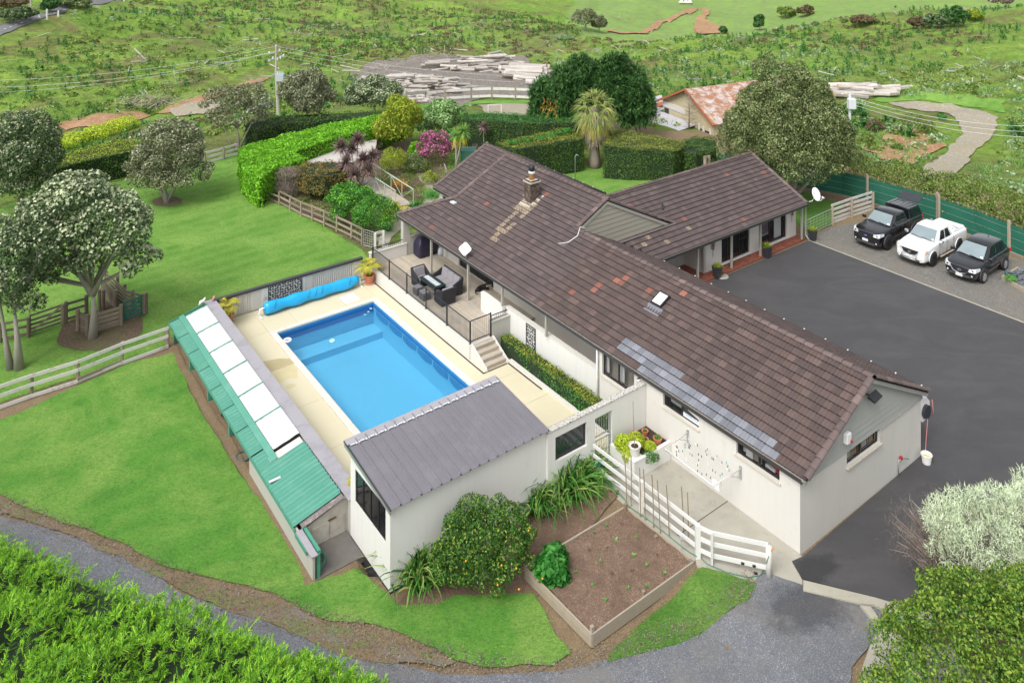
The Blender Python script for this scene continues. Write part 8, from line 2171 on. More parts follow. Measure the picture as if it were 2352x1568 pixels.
m_=MB();c0=HP.mean(0);m_.prism([tuple(c0+(v-c0)*.955)for v in HP],-.5,1.45);m_.build('inner_branches',M['hedge_core'],o)
k=14500;mn,mx=HP.min(0),HP.max(0);xy=RNG.uniform(mn,mx,(k*3,2));sdp=poly_sd(xy[:,0],xy[:,1],HP);xy=xy[sdp<-.05];sdp=sdp[sdp<-.05];xy=xy[:k];sdp=sdp[:k]
hh=1.85+fbm(xy[:,0],xy[:,1],1.5,4,21)*.8+.2*fbm(xy[:,0],xy[:,1],.35,2,3)-.35*np.exp(sdp*2.2)
p=np.column_stack([xy,hh+RNG.uniform(-.12,.05,len(xy))]);gxn=(fbm(xy[:,0]+.15,xy[:,1],1.5,4,21)-fbm(xy[:,0]-.15,xy[:,1],1.5,4,21));gyn=(fbm(xy[:,0],xy[:,1]+.15,1.5,4,21)-fbm(xy[:,0],xy[:,1]-.15,1.5,4,21))
nr=unit(np.column_stack([-gxn*2.2,-gyn*2.2,np.full(len(xy),.8)]));lean=unit(np.column_stack([RNG.normal(size=len(xy))*.5+.35,RNG.normal(size=len(xy))*.5+.15,np.full(len(xy),.75)])+nr*.4)
ks=1500;u=RNG.uniform(0,len(E_)-1.001,ks);i=u.astype(int);f=(u-i)[:,None];sp=E_[i]*(1-f)+E_[i+1]*f;z=RNG.uniform(-.3,1.5,ks);sp=np.column_stack([sp+RNG.normal(size=(ks,2))*.12,z])
P_=np.concatenate([p,sp]);D_=np.concatenate([lean,unit(np.column_stack([np.full(ks,.45),np.full(ks,.8),RNG.uniform(.1,.7,ks)]))]);lv=LV()
n_=len(P_);D_=unit(D_+RNG.normal(size=D_.shape)*.25);sd=unit(np.cross(D_,RNG.normal(size=D_.shape)+[0,0,.6]));AL=RNG.uniform(.18,.40,n_)[:,None]
for j in range(7):
 f=j/6;q=P_+D_*AL*f-np.array([0,0,.10])*f*f
 for sg in(-1,1):lv.straps(q,sd*sg*(.9-.3*f)+D_*(.7+.5*f)+RNG.normal(size=D_.shape)*.18,(AL[:,0]*.42*(1-.6*f)+.03),.038,.25,1,tip=.25)
lv.straps(P_,D_,AL[:,0]*1.1,.03,.2,2)
lv.build('foliage',[M['l_front']],o)
M['l_ygtip']=leaf('olive_shrub_tip',[(.09,.17,.018),(.15,.225,.028),(.21,.26,.04)],.25)
# lower right shrubs
def G0(px,py,z=0):return at((px,py),z)
b=(12.0,20.5,0)
tree('big yellow olive shrub in the near right corner','shrub',b,[(-.6,.2,1.8,2.4,2.0,1.7),(2.2,.9,2.1,2.4,2.2,1.7),(-.9,-2.4,1.5,2.1,2.2,1.6),(1.8,-2.2,1.9,2.6,2.4,1.8),(.2,1.3,2.2,2.1,1.5,1.4),(3.6,-1.0,2.0,2.2,2.6,1.8)],210000,.10,M['l_yg'],[([(0,0,-.1),(0,0,1.2)],1),([(0,0,0),(-1,-.3,1.3)],.6),([(0,0,0),(1,.2,1.4)],.6)],M['bark'],.12,80,.2,(M['l_ygtip'],.35,.09,.0),'shrub',asp=.42,shell=.2,up=.5)
b=(14.6,25.4,0)
o=tree('pale lichen covered shrub above the olive shrub','shrub',b,[(.2,0,2.0,1.9,1.3,1.2),(2.0,.3,2.2,1.8,1.4,1.3)],9000,.06,M['l_white'],[([(0,0,-.1),(.2,0,1.0)],1)],M['bark'],.08,50,.25,None,'lichen_shrub',shell=.35,up=.5,core=False)
lv=LV();p,nn=blob_points(clump((b[0]+.2,b[1],2.0),(2.0,1.4,1.3),30,.3)+clump((b[0]+2.0,b[1]+.3,2.2),(1.9,1.5,1.4),30,.3),30000,.3);lv.straps(p,nn*.6+RNG.normal(size=nn.shape)*.7+[0,0,.4],.15,.028,0,2);lv.build('crown',[M['l_white']],o)
lv=LV();p,nn=blob_points([(b[0]+.6,b[1],1.6,1.7,1.2,1.2)],1500,.4);lv.straps(p,nn+RNG.normal(size=nn.shape)*.5+[0,0,.4],.4,.022,0,2);lv.build('twigs',[M['l_twig']],o)
b=(13.6,26.0,0);o=thing('bare_bush','leafless grey twiggy bush beside the pale lichen shrub','bush',b);st=[]
for k in range(95):
 a=RNG.uniform(1.2,5.2);e=RNG.uniform(.35,1.2);L=RNG.uniform(1.2,2.2);d=Vector((math.cos(a)*math.cos(e),math.sin(a)*math.cos(e),math.sin(e)));x=Vector(tuple(RNG.normal(size=3)*.12))
 st.append(([(0,0,0),tuple(d*L*.4+x),tuple(d*L*.75+Vector((0,0,.15))+x),tuple(d*L+Vector((0,0,.1))+x*2)],1))
limbs(o,(14.0,25.9,.2),st,M['l_twig'],.028,4,'branches');lv=LV();P_=np.array([np.array((14.0,25.9,.2))+np.array(s_[0][q])for s_ in st for q in(2,3)]);P_=np.repeat(P_,14,0)+RNG.normal(size=(len(P_)*14,3))*.16;lv.straps(P_,RNG.normal(size=P_.shape)+[-.3,0,.5],.26,.012,0,1);lv.build('twigs',[M['l_twig']],o)
# citrus, flax and kale by the shed
b=at((1105,1345),-.3)
o=tree('dense citrus bush with small orange fruit against the shed wall','citrus tree',b,[(.1,.4,1.3,1.4,1.2,1.2),(-.85,.0,.8,.85,.8,.85),(1.0,.3,1.05,.9,.9,.95),(.1,-.3,.7,1.1,.7,.7)],42000,.09,M['l_citrus'],[([(0,0,-.1),(0,0,1.0)],1)],M['bark'],.07,46,.26,None,'citrus_bush')
fr_me=MB().lathe([(.010,0),(.028,.014),(.033,.034),(.024,.056),(.006,.064)],(0,0,0),8).mesh('fruit',M['fruit'],True)
for k,(x,y)in enumerate(((1214,1220),(1186,1307),(1120,1255),(1143,1345),(1192,1355),(1070,1290),(1152,1300),(1246,1330))):
 q=at((x,y),1.6 if y<1330 else .4);q=Vector(atY((x,y),26.1-(y-1220)*.0075));link('fruit',fr_me,o,Matrix.Translation(q))
def rosette(o,c,n,L,w,e0,e1,droop,mat,name='leaves',segs=4,sp=.12,single=True):
 lv=LV();a=RNG.uniform(0,6.283,n);e=RNG.uniform(e0,e1,n);d=np.stack([np.cos(a)*np.cos(e),np.sin(a)*np.cos(e),np.sin(e)],1)
 p=np.array(c)[None]+np.column_stack([RNG.normal(size=(n,2))*sp,np.zeros(n)]);lv.straps(p,d,L*RNG.uniform(.65,1.15,n),w,droop,segs);return lv.build(name,[mat],o)
for(x,y,n,L,lb)in((962,1330,300,2.3,'arching flax clump at the shed corner'),(1300,1130,420,3.0,'large arching flax clump beside the white fence'),(1230,1165,260,2.2,'dark flax clump between citrus bush and larger flax'),(1350,1110,260,2.3,'flax clump nearest the parapet window')):
 c=at((x,y),-.3);o=thing('flax',lb,'flax',c);rosette(o,c,n,L,.11,.8,1.5,.6,M['l_flax'],'leaf_fan',5,.25)
c=at((1262,1340),-.2);o=thing('rhubarb','curly leaved green vegetable spilling over the bed corner','vegetable',c);lv=LV();p,nn=blob_points([(c.x,c.y,.25,.5,.42,.5),(c.x+.2,c.y+.4,.3,.45,.4,.4),(c.x+.3,c.y-.1,.15,.35,.3,.3)],1100,.25);lv.leaves(p,jn(nn,.7),.26,.75);lv.build('leaves',[M['l_kale']],o);rosette(o,c,12,.6,.05,.1,.5,.3,M['l_red'],'stalks')
for k,(x,y)in enumerate(((1820,490),(1735,545),(1885,592),(2005,695),(1775,740),(2090,765),(1612,810),(1722,902),(1968,918),(2098,908),(1815,1000),(2212,818),(2022,572),(1822,645),(1920,490),(1855,820),(1700,665),(2160,690),(1995,800))):
 c=at(T('32',x,y),.06);o=thing('seedling','small vegetable seedling in bare soil','seedling',c,0,'vegetable seedlings in the raised bed');rosette(o,c,9 if k<13 else 6,.10 if k<13 else .08,.05,.1,.9,.2,M['l_tuft']if k<13 else M['l_plum'],'leaves',2,.01)
# corner planter and pots
o=thing('lime_shrub','lime yellow spurge shrub in the corner planter','shrub',H(-1.6,6.4,.6));foliage(o,[(*H(-1.75,6.55,.85),.38,.38,.34),(*H(-1.2,6.45,.82),.34,.36,.28),(*H(-.95,5.95,.75),.25,.25,.18),(*H(-1.95,6.2,.7),.2,.25,.25)],6000,.06,M['l_lime'])
o=thing('trailing_plant','grey green trailing plant hanging over the planter edge','plant',H(-1.2,5.75,.6));foliage(o,[(*H(-1.25,5.75,.55),.3,.18,.26),(*H(-.95,5.72,.45),.22,.14,.2)],1500,.05,M['l_green'])
for t_,s_,z_,r_ in((-.95,6.75,.80,.09),(-.45,6.7,.75,.06),(-.78,6.35,.74,.05),(-.42,6.05,.82,.14)):
 o=thing('pot_plant',['small plant in the back left terracotta pot','small plant in the pot by the wall corner','tiny plant in the smallest pot','round green succulent in the front terracotta pot'][[-.95,-.45,-.78,-.42].index(t_)],'plant',H(t_,s_,z_));foliage(o,[(*H(t_,s_,z_+.02),r_,r_,r_*.6)],220,.045,M['l_green'])
for t_,s_,lb in((13.4,14.45,'golden grass in the planter at the porch entry'),(17.95,14.38,'golden grass in the planter by the middle post'),(22.35,14.15,'golden grass in the planter by the mesh gate')):
 c=H(t_,s_,.68);o=thing('ornamental_grass',lb,'grass',c);rosette(o,c,260,.42,.016,.3,1.5,.35,M['l_yellow'],'blades',3,.09)
c=at(T('23',2262,372),.33);o=thing('pot_plant','green leafy plant in the blue grey bowl','plant',c);foliage(o,[(*c,.33,.3,.2)],800,.07,M['l_tuft'])
def pinnate(o,c,n,L,mat,el=.6,lw=.03,ll=.32,nl=22):
 for i in range(n):
  a=i*2.4;e=el+RNG.uniform(-.35,.6);d=np.array([math.cos(a)*math.cos(e),math.sin(a)*math.cos(e),math.sin(e)]);s=np.linspace(.18,1,nl)
  p=np.array(c)+np.outer(s,d)*L-np.outer(s**2,[0,0,.55*L]);sd=unit(np.cross(d,[0,0,1.0]));lv=LV()
  for sg in(-1,1):lv.straps(p,sd*sg+d*.75+[0,0,-.1],ll*(1-.55*np.abs(s-.45)),lw,.45,2)
  lv.straps(np.array(c)[None],d[None],L,.025,.55,5,tip=.4);lv.build('frond',[mat],o)
for(t_,s_,lb,h)in((-2.63,26.4,'terracotta pot with saucer at the deck corner',.75),(-10.6,26.75,'terracotta pot in the far left corner of the terrace',.65)):
 c=H(t_,s_,TZ);po=pot('plant_pot',lb,c,.30,.50,M['terracotta']);m_=MB();m_.lathe([(.30,0),(.34,.05),(.30,.04)],(c.x,c.y,c.z),18);m_.build('saucer',paint('pale_saucer',(.55,.35,.28),.7,.1),po)
 o=thing('potted_palm','yellow green palm in the '+lb.split(' in ')[0].replace('with saucer at the deck corner','pot at the deck corner')if t_>-5 else 'yellow green palm in the far left terrace corner','palm',c+Vector((0,0,.45)));m_=MB()
 for k in range(4):m_.tube([c+Vector((.05*math.cos(k*1.6),.05*math.sin(k*1.6),.45)),c+Vector((.10*math.cos(k*1.6),.10*math.sin(k*1.6),.45+h*.8))],.028,6)
 m_.build('stem',M['l_yellow'],o);pinnate(o,c+Vector((0,0,.45+h*.7)),11,.85,M['l_palm_y'])
o=thing('yellow_fern','yellow palm leaf poking over the pool wall beside the shed','plant',H(-11.0,10.6,TZ));pinnate(o,H(-10.95,10.75,.75),5,.6,M['l_palm_y'])
# garden planting
def bush(label,px,py,w,h,n,size,mat,name='shrub',z=-.36,second=None,dz=0,nl=18,cat='shrub',sh=.2,asp=.5):
 b=at((px,py),z);r=w/2*b.y/FPX;hh=h/(py-YH)*(CAMH-z)*.5
 o=thing(name,label,cat,b);bl=clump((b.x,b.y+r*.3,b.z+hh+dz),(r,r*.9,hh),nl,.34);foliage(o,bl,n,size,mat,second=second,shell=sh,asp=asp);return o
bush('broad rhododendron shrub with dark leaf rosettes behind the brown fence',800,520,118,92,15000,.14,M['l_green'],second=(M['l_hedge_bright'],.2,.12,.2))
bush('rounded green shrub left of the yellow shrub',860,545,110,88,14000,.10,M['l_green'],second=(M['l_hedge_bright'],.3,.08,.1))
bush('golden yellow shrub at the porch corner',908,515,62,48,6000,.07,M['l_gold'])
bush('tall yellow green magnolia behind the footbridge',912,352,118,128,18000,.20,M['l_yellow'],asp=.6)
bush('pale large leaved tree beside the yellow magnolia',1012,325,120,95,16000,.22,M['l_big'],asp=.6)
bush('pink flowering shrub in the garden',1000,382,88,78,7000,.10,M['l_plum'],second=(M['l_pink'],.75,.14,.0))
bush('clipped round yellow green bush beside the footbridge',903,405,62,66,9000,.09,M['l_yellow'])
bush('bright leafy sapling below the pink shrub',956,372,40,46,1800,.20,M['l_hedge_bright'])
bush('low orange leaved shrub beyond the footbridge',915,440,44,26,1600,.10,M['l_red'])
bush('low grey green shrub behind the purple cordylines',850,352,60,28,2500,.12,M['l_pohu_grey'])
for(x,y,n,L,mt,lb)in((994,452,420,1.15,'l_tuft','large soft green grass clump beside the far roof'),(1035,400,160,.8,'l_grass','dry grass clump under the cabbage tree'),(975,440,160,.7,'l_grass','dry grass clump beside the sandy track'),(940,405,160,.7,'l_grass','dry grass clump beyond the footbridge rail'),(1005,408,150,.7,'l_grass','dry grass clump under the pink shrub'),(900,420,120,.6,'l_flax','dark strappy clump beside the footbridge'),(735,450,140,.6,'l_tuft','grass clump under the coppery bush')):
 c=G(x,y);o=thing('grass_clump',lb,'grass',c);rosette(o,c,n,L,.03,.5,1.5,.5,M[mt],'blades',3,.3)
for(x,y,lb)in((880,478,'agapanthus clump left of the footbridge end'),(948,476,'agapanthus clump right of the footbridge end'),(962,474,'agapanthus clump nearest the far roof corner'),(893,505,'blue green agapanthus clump beside the golden shrub'),(890,530,'blue green agapanthus clump above the garden path')):
 c=G(x,y);o=thing('agapanthus',lb,'plant',c);rosette(o,c,70,.75,.06,.2,1.3,.35,M['l_kale'],'leaves',3,.1)
def cordyline(label,base,heads,L,mat,n=270,w=.085,dead=False,tr=.06):
 o=thing('cordyline',label,'cordyline',base);st=[]
 for k,hd_ in enumerate(heads):
  c=Vector(hd_);d=c-Vector(base);st.append(([(RNG.uniform(-.15,.15),0,0),tuple(d*.5+Vector((0,0,.05))),tuple(d)],1));rosette(o,c,n,L,w,-.9,1.5,.12,mat,'leaf_head',3,.03)
  if dead:rosette(o,c-Vector((0,0,.3)),60,L,w,-1.5,-.9,.1,M['l_palm_y'],'dead_leaves',3,.1)
 limbs(o,base,st,M['bark'],tr,6);return o
b=G(816,452);Yb=b.y
cordyline('many headed purple cordyline beside the footbridge',b,[atY(T('12',x,y),Yb+dy)for x,y,dy in((165,1085,0),(90,1010,.6),(15,1000,.4),(130,950,1.0),(232,1062,.3),(110,1190,-.4),(50,1100,0),(10,1160,.2),(200,1160,-.2))],.85,M['l_cord'])
b=G(1111,350);cordyline('single stemmed purple cordyline above the roof line',b,[atY(T('12',985,862),b.y)],.68,M['l_cord'],150,tr=.05)
b=G(1088,372);cordyline('low purple cordyline just behind the roof',b,[atY(T('12',920,1030),b.y)],.75,M['l_cord'],150)
b=G(1045,402);cordyline('green cabbage tree with a shaggy trunk',b,[atY(T('12',845,890),b.y),atY(T('12',805,915),b.y+.2)],.85,M['l_cabb'],170,dead=True,tr=.11)
o=thing('tree_stump','grey weathered stumps beside the pink shrub','stump',G(1028,405));limbs(o,G(1028,405),[([(0,0,0),(-.1,0,.5),(-.25,0,1.0)],1),([(.4,0,0),(.5,0,.6)],.8)],M['bark'],.12)
vp=np.array([(p.x,p.y)for p in P2([(-40,1170),(162,1238),(280,1288),(450,1378),(660,1456),(900,1530),(1116,1552),(1278,1548),(1353,1530),(1454,1503),(1573,1462),(1700,1415),(1745,1350),(1725,1340),(1650,1400),(1400,1488),(1330,1500),(1278,1526),(1116,1518),(990,1484),(846,1440),(676,1388),(480,1334),(372,1296),(182,1212),(0,1138)])])
mn,mx=vp.min(0),vp.max(0);q=RNG.uniform(mn,mx,(60000,2));q=q[poly_sd(q[:,0],q[:,1],vp)<.12*RNG.uniform(-1,2,len(q))]
pz=lambda q:np.column_stack([q,hq(q[:,0],q[:,1])+.085])
lv=LV();a=q[:6500];nn=jn(np.tile([0,0,1.0],(len(a),1)),.3);lv.leaves(pz(a),nn,.055,.6);tag(lv.build('leaf_litter',[leaf('dry_litter',[(.06,.04,.025),(.13,.09,.05),(.17,.15,.13),(.10,.10,.11),(.22,.17,.10)],0)]),'dry leaves and loose stones on the worn verge',kind='stuff')
lv=LV();a=q[6500:];a=a[fbm(a[:,0],a[:,1],1.1,3,3)>.12][:700];a=np.repeat(a,9,0)+RNG.normal(size=(len(a)*9,2))*.04;lv.straps(pz(a),RNG.normal(size=(len(a),3))*[.8,.8,.2]+[0,0,.6],.09,.02,.2,1);tag(lv.build('verge_tufts',[M['l_turf']]),'stray grass tufts on the worn verge',kind='stuff')
cvp=np.array([(p.x,p.y)for p in(G(566,402),G(600,447),G(700,494),G(836,572),G(868,560),G(925,520),G(1000,470),G(1130,420),G(1150,335),G(1060,325),G(880,350),G(860,400),G(700,420))])
for nm,mt,n,sz,lb in(('ground_cover','l_rough',420,.5,'low leafy ground cover in the garden beds'),('garden_grasses','l_grass',260,1,'dry grasses between the garden shrubs')):
 mn,mx=cvp.min(0),cvp.max(0);q=RNG.uniform(mn,mx,(n*3,2));q=q[poly_sd(q[:,0],q[:,1],cvp)<-.3][:n];lv=LV()
 pth=np.array([(p.x,p.y)for p in(G(905,470),G(970,470),G(985,400),G(1010,400),G(1015,455),G(930,525),G(890,572),G(866,566))]);q=q[poly_sd(q[:,0],q[:,1],pth)>.1]
 for x,y in q:
  if sz<1:u=rnd_dirs(34);u[:,2]=abs(u[:,2]);r=RNG.uniform(.2,.5);lv.leaves(np.array([x,y,-.36])+u*[r,r,r*.6],jn(u,.7),.12,.6)
  else:u=RNG.normal(size=(26,3))*[.5,.5,.2]+[0,0,.8];lv.straps(np.array([[x,y,-.36]])+RNG.normal(size=(26,3))*[.12,.12,0],u,RNG.uniform(.25,.6,26),.03,.4,2)
 tag(lv.build(nm,[M[mt]]),lb,kind='stuff')
bush('dark green shrub behind the pink shrub',1030,350,70,50,5000,.14,M['l_green'])
bush('olive shrub between magnolia and clipped bush',950,400,60,44,5000,.12,M['l_dense'])
bush('small yellow green shrub left of the grass clump',985,425,36,30,2200,.10,M['l_yellow'])
Z4=lambda x,y,z=-.2:at(ZM(660,420,540,x,y),z)
o=thing('footbridge','pale timber footbridge with green grey pipe railings','bridge',Z4(1700,520));a0,a1=Z4(1410,330,.3),Z4(1905,660);c0_,c1_=Z4(1600,300,.3),Z4(2120,640)
for i in range(34):
 f,g=i/34,(i+.93)/34;m_=MB();m_.slabpoly([a0.lerp(a1,f),a0.lerp(a1,g),c0_.lerp(c1_,g),c0_.lerp(c1_,f)],.05,(0,0,1));m_.build('plank',M['deck'],o)
m_=MB();m_.bar(a0-Vector((0,0,.14)),a1-Vector((0,0,.14)),.06,.2);m_.bar(c0_-Vector((0,0,.14)),c1_-Vector((0,0,.14)),.06,.2);m_.build('beam',M['sleeper'],o)
rm=paint('grey_green_pipe',(.40,.46,.38),.5,.1)
for a,c in((a0,a1),(c0_,c1_)):
 up=Vector((0,0,1.08));m_=MB();m_.bar(a+up,c+up,.07,.06);m_.bar(a+up*.55,c+up*.55,.0001,.0001)if False else None;m_.build('handrail',rm,o)
 for i in range(5):p=a.lerp(c,i/4);m_=MB();m_.bar(p,p+up,.05,.05,(1,0,0));m_.build('rail_post',rm,o)
 for i in range(4):
  p,q=a.lerp(c,i/4),a.lerp(c,(i+1)/4);m_=MB();m_.bar(*((p,q+up)if i%2 else(p+up,q)),.03,.03);m_.build('brace',rm,o)
pd=[G(706,364,-.3),G(858,322,-.3),G(866,300,-.3),G(842,305,-.3),G(700,352,-.3)]
PW=[at((688,367),.6),at((868,309),.6)]
m_=MB();m_.prism([(p.x,p.y)for p in(G(716,380,.6),G(800,378,.6),G(862,345,.6),PW[1],PW[0])],-.5,.6);tag(m_.build('concrete_pad',paint('pale_pad',(.50,.47,.44),.8,.12,3)),'white concrete pad behind the bright hedge',kind='structure')
m_=MB();m_.bar(PW[0]+Vector((0,.1,.30)),PW[1]+Vector((0,.1,.30)),.2,1.3);ww=thing('garden_wall','cream wall with a brown coping behind the bright hedge','wall',PW[0]);m_.build('wall',M['wall'],ww);m_=MB();m_.bar(PW[0]+Vector((0,.1,.97)),PW[1]+Vector((0,.1,.97)),.26,.05);m_.build('coping',M['sleeper'],ww)
c=G(601,466);m_=MB();torus(m_,(c.x,c.y,c.z+.12),.24,.11,18,8,1.1);m_.lathe([(.24,0),(.24,.2)],c,14);tag(m_.build('rubber_tub',M['rubber'],smooth=True),'black rubber tub on the lawn by the brown fence','tub')
m_=MB();c=G(1321,415);m_.tube([c,c+Vector((0,0,1.9)),c+Vector((.12,0,2.05)),c+Vector((.28,0,1.95))],.03,6);tag(m_.build('lamp_post',M['steel'],smooth=True),'thin curved garden light pole behind the main roof','lamp post')
m_=MB();c=G(1076,392);m_.box(c.x-.6,c.x+.6,c.y-.6,c.y+.6,-.36,1.4);tag(m_.build('water_tank',M['green_gate']),'small green box behind the far roof','tank')
# beyond the garden
def hitv(px,py):X,Y=hits(px,py);return X,Y,hq(X,Y)
b=hit((640,268));Yp=b.y;ppt=lambda x,y:atY((x,y),Yp);Q=lambda x,y:ppt(680/1.2079+x*.1161,120/1.2079+y*.1161)
o=thing('power_pole','weathered concrete power pole with transformer and three crossarms','power pole',b)
m_=MB();m_.tube([b+Vector((0,0,-.3)),Q(615,640),Q(612,60)],[.22,.17,.11],8);m_.build('pole',M['pole'],o)
for(x0,y0,x1,y1)in((470,215,690,170),(480,330,760,262),(330,645,610,665),(530,640,620,600)):
 m_=MB();m_.bar(Q(x0,y0)+Vector((0,-.1,0)),Q(x1,y1)+Vector((0,.3,0)),.11,.13);m_.build('crossarm',M['pole'],o)
for(x,y)in((478,195),(683,145),(612,62),(480,350),(700,290),(760,250),(550,300),(640,320)):
 p=Q(x,y);m_=MB();m_.lathe([(.06,-.15),(.11,-.08),(.11,.1),(.05,.18)],p,8);m_.build('insulator',M['porcelain'],o)
p=Q(700,660);m_=MB();m_.box(p.x-.45,p.x+.45,p.y-.35,p.y+.35,p.z-.55,p.z+.35);tr_=m_.build('transformer',paint('transformer_grey',(.42,.47,.52),.5,.1),o,bevel=.03)
for k in range(4):m_=MB();m_.lathe([(.05,0),(.07,.1),(.04,.35)],(p.x-.3+k*.22,p.y-.2,p.z+.35),8);m_.build('bushing',M['porcelain'],tr_)
wr=M['porcelain']
def wire(label,pts,r=.012):
 m_=MB();P_=[Vector(p)for p in pts];out=[]
 for a,c in zip(P_[:-1],P_[1:]):out+=[a.lerp(c,k/12)-Vector((0,0,.9*4*(k/12)*(1-k/12)))for k in range(12)]
 m_.tube(out+[P_[-1]],r,4);tag(m_.build('power_line',wr),label,'power line')
for k,(x,y,ex,ey,rx,ry)in enumerate(((612,62,-60,186,1300,178),(478,195,-60,215,1250,205),(683,145,-60,203,1300,192))):
 wire(['top wire running from the power pole across the hillside','lower left wire of the power pole','upper right wire of the power pole'][k],[atY((ex,ey),Yp-12),Q(x,y),atY((rx,ry),Yp+6)])
b=hit((2036,262));o=thing('power_pole','second power pole half hidden by the big olive tree','power pole',b);m_=MB();m_.tube([b+Vector((0,0,-4)),atY((1952,262),80),atY((1952,214),80)],.13,6)if False else m_.tube([atY((1952,330),80),atY((1952,214),80)],.13,6);m_.build('pole',M['porcelain'],o)
p=atY((1956,236),79.8);m_=MB();m_.box(p.x-.35,p.x+.35,p.y-.3,p.y+.3,p.z-.6,p.z+.4);m_.build('transformer',M['porcelain'],o,bevel=.03)
for k in range(3):wire(['upper wire crossing the farm track','middle wire crossing the farm track','lower wire crossing the farm track'][k],[atY((1952,222+8*k),80),atY((2460,290+14*k),70)],.014)
b=hit((72,33));m_=MB();m_.tube([b,b+Vector((-.3,0,7))],.16,6);tag(m_.build('power_pole',M['pole']),'bare pole beside the country road','power pole')
for(x,y,s_,lb)in((108,47,1,'white marker post nearest the fence line of the road'),(134,40,.6,'small white marker post at the road edge'),(90,42,.6,'white post on the far side of the road'),(285,5,.7,'white marker post at the top edge of the picture')):
 b=hit((x,y));m_=MB();m_.box(b.x-.12,b.x+.12,b.y-.1,b.y+.1,b.z,b.z+2.0*s_);tag(m_.build('marker_post',M['white']),lb,'post')
# logs
def log_mesh(L,r,seed):
 rr=random.Random(seed);m_=MB();n=7;k=4;pts=[(L*(i/k-.5),rr.uniform(-.06,.06),rr.uniform(-.05,.05))for i in range(k+1)]
 m_.tube(pts,[r*rr.uniform(.85,1.12)for _ in range(k+1)],n);m_.mi=[0]*(len(m_.mi)-2)+[1,1];return m_.mesh('log',[M['log'],M['log_end']])
LM=[log_mesh(L,r,i)for i,(L,r)in enumerate(((4.6,.34),(5.6,.38),(3.8,.30),(6.2,.42),(5.0,.27)))]
def pile(label,group,quads,n,ang,jit,h,sc=1.0):
 """quads: photo polygon of the pile's footprint"""
 X,Y=hits([q[0]for q in quads],[q[1]for q in quads]);PP=np.stack([X,Y],1);mn,mx=PP.min(0),PP.max(0);k=0
 while k<n:
  x,y=RNG.uniform(mn,mx);sd=poly_sd(np.array([x]),np.array([y]),PP)[0]
  if sd>-.2:continue
  z=hz(x,y)+.2+RNG.uniform(0,1)*min(h,-sd*.75)
  o=link('log',LM[int(RNG.integers(5))],None,Matrix.Translation((x,y,z))@Matrix.Rotation(ang+RNG.normal()*jit,4,'Z')@Matrix.Rotation(RNG.normal()*.06,4,'Y')@Matrix.Rotation(RNG.uniform(0,6),4,'X')@Matrix.Scale(sc*RNG.uniform(.8,1.15),4));tag(o,label,'log',group);k+=1
pile('bleached log in the big heap at the near side of the log yard','logs in the near left heap',[(845,182),(900,180),(980,188),(1085,206),(1078,214),(1000,224),(940,238),(905,240),(880,212)],150,.12,.25,1.6,.5)
pile('bleached log in the long stack on the far side of the log yard','logs in the far stack',[(985,158),(1010,148),(1080,150),(1150,146),(1180,150),(1208,163),(1150,170),(1060,166),(1000,164)],110,.15,.28,2.4,.55)
pile('pale log in the loose stack next to the cypress','logs in the right hand stack',[(1165,185),(1200,160),(1270,178),(1290,200),(1230,200)],34,-.28,.08,1.2,1.1)
pile('bleached log in the low heap beside the farm track','logs beside the farm track',[(1932,212),(1960,208),(2050,208),(2086,214),(2030,222),(1935,234)],26,.1,.3,1.0,.9)
# rusty farm shed
b=at((1524,301),-2.0);q2=at((1640,352),-2.0);fx=(at((1640,352),-2.0)-b);fx.z=0;W_=fx.length;fx.normalize();fy=Vector((-fx.y,fx.x,0))
SM=Matrix((fx,fy,Vector((0,0,1)))).transposed().to_4x4();SM.translation=Vector((b.x,b.y,-2.0))
sh2=thing('farm_shed','old farm shed with a rusty corrugated gable roof and cream walls','shed',SM.translation,math.atan2(fx.y,fx.x));Ls=12.0
m_=MB(SM);m_.box(0,W_,0,.15,-1,3.2);m_.add([(0,.02,3.2),(W_,.02,3.2),(W_*.52,.02,5.05)],[(0,1,2)]);m_.box(W_-.15,W_,.15,Ls,-1,2.6);m_.box(0,.15,.15,Ls,-1,2.6);m_.build('wall',M['shed_cream'],sh2)
m_=MB(SM)
rz=5.2
m_.slabpoly([(-.5,-.4,3.05),(W_*.52,-.4,rz),(W_*.52,Ls,rz),(-.5,Ls,3.05)],.06);m_.slabpoly([(W_*.52,-.4,rz),(W_+.4,-.4,2.75),(W_+.4,Ls,2.75),(W_*.52,Ls,rz)],.06);rr_f=m_.build('roof',M['rust'],sh2)
for k in range(13):
 y=-.3+k*.88;m_=MB(SM);m_.bar((W_*.52,y,rz+.02),(W_+.4,y,2.77),.07,.05);m_.build('roof_rib',M['rust'],rr_f)
m_=MB(SM);m_.bar((-.5,-.45,3.0),(W_*.52,-.45,rz-.04),.08,.22);m_.bar((W_+.4,-.45,2.7),(W_*.52,-.45,rz-.04),.08,.22);m_.build('barge_board',M['rust_trim'],sh2)
m_=MB(SM);m_.box(-.05,W_*.45,-.06,-.0,2.55,3.1);m_.build('band',M['shed_white'],sh2);m_=MB(SM);m_.box(.2,.9,-.05,0,1.8,2.45);m_.build('window',M['glass_dark'],sh2)
m_=MB(SM);m_.box(.05,W_*.62,-2.6,-.06,-1,1.5);an=m_.build('annex',M['shed_cream'],sh2);m_=MB(SM);m_.box(.02,W_*.63,-2.68,-2.6,-1,.3);m_.build('lower_boards',M['shed_white'],an)
m_=MB(SM);m_.slabpoly([(-.1,-2.85,1.5),(W_*.66,-2.85,1.5),(W_*.66,-.05,1.95),(-.1,-.05,1.95)],.05);m_.build('annex_roof',M['old_iron'],sh2)
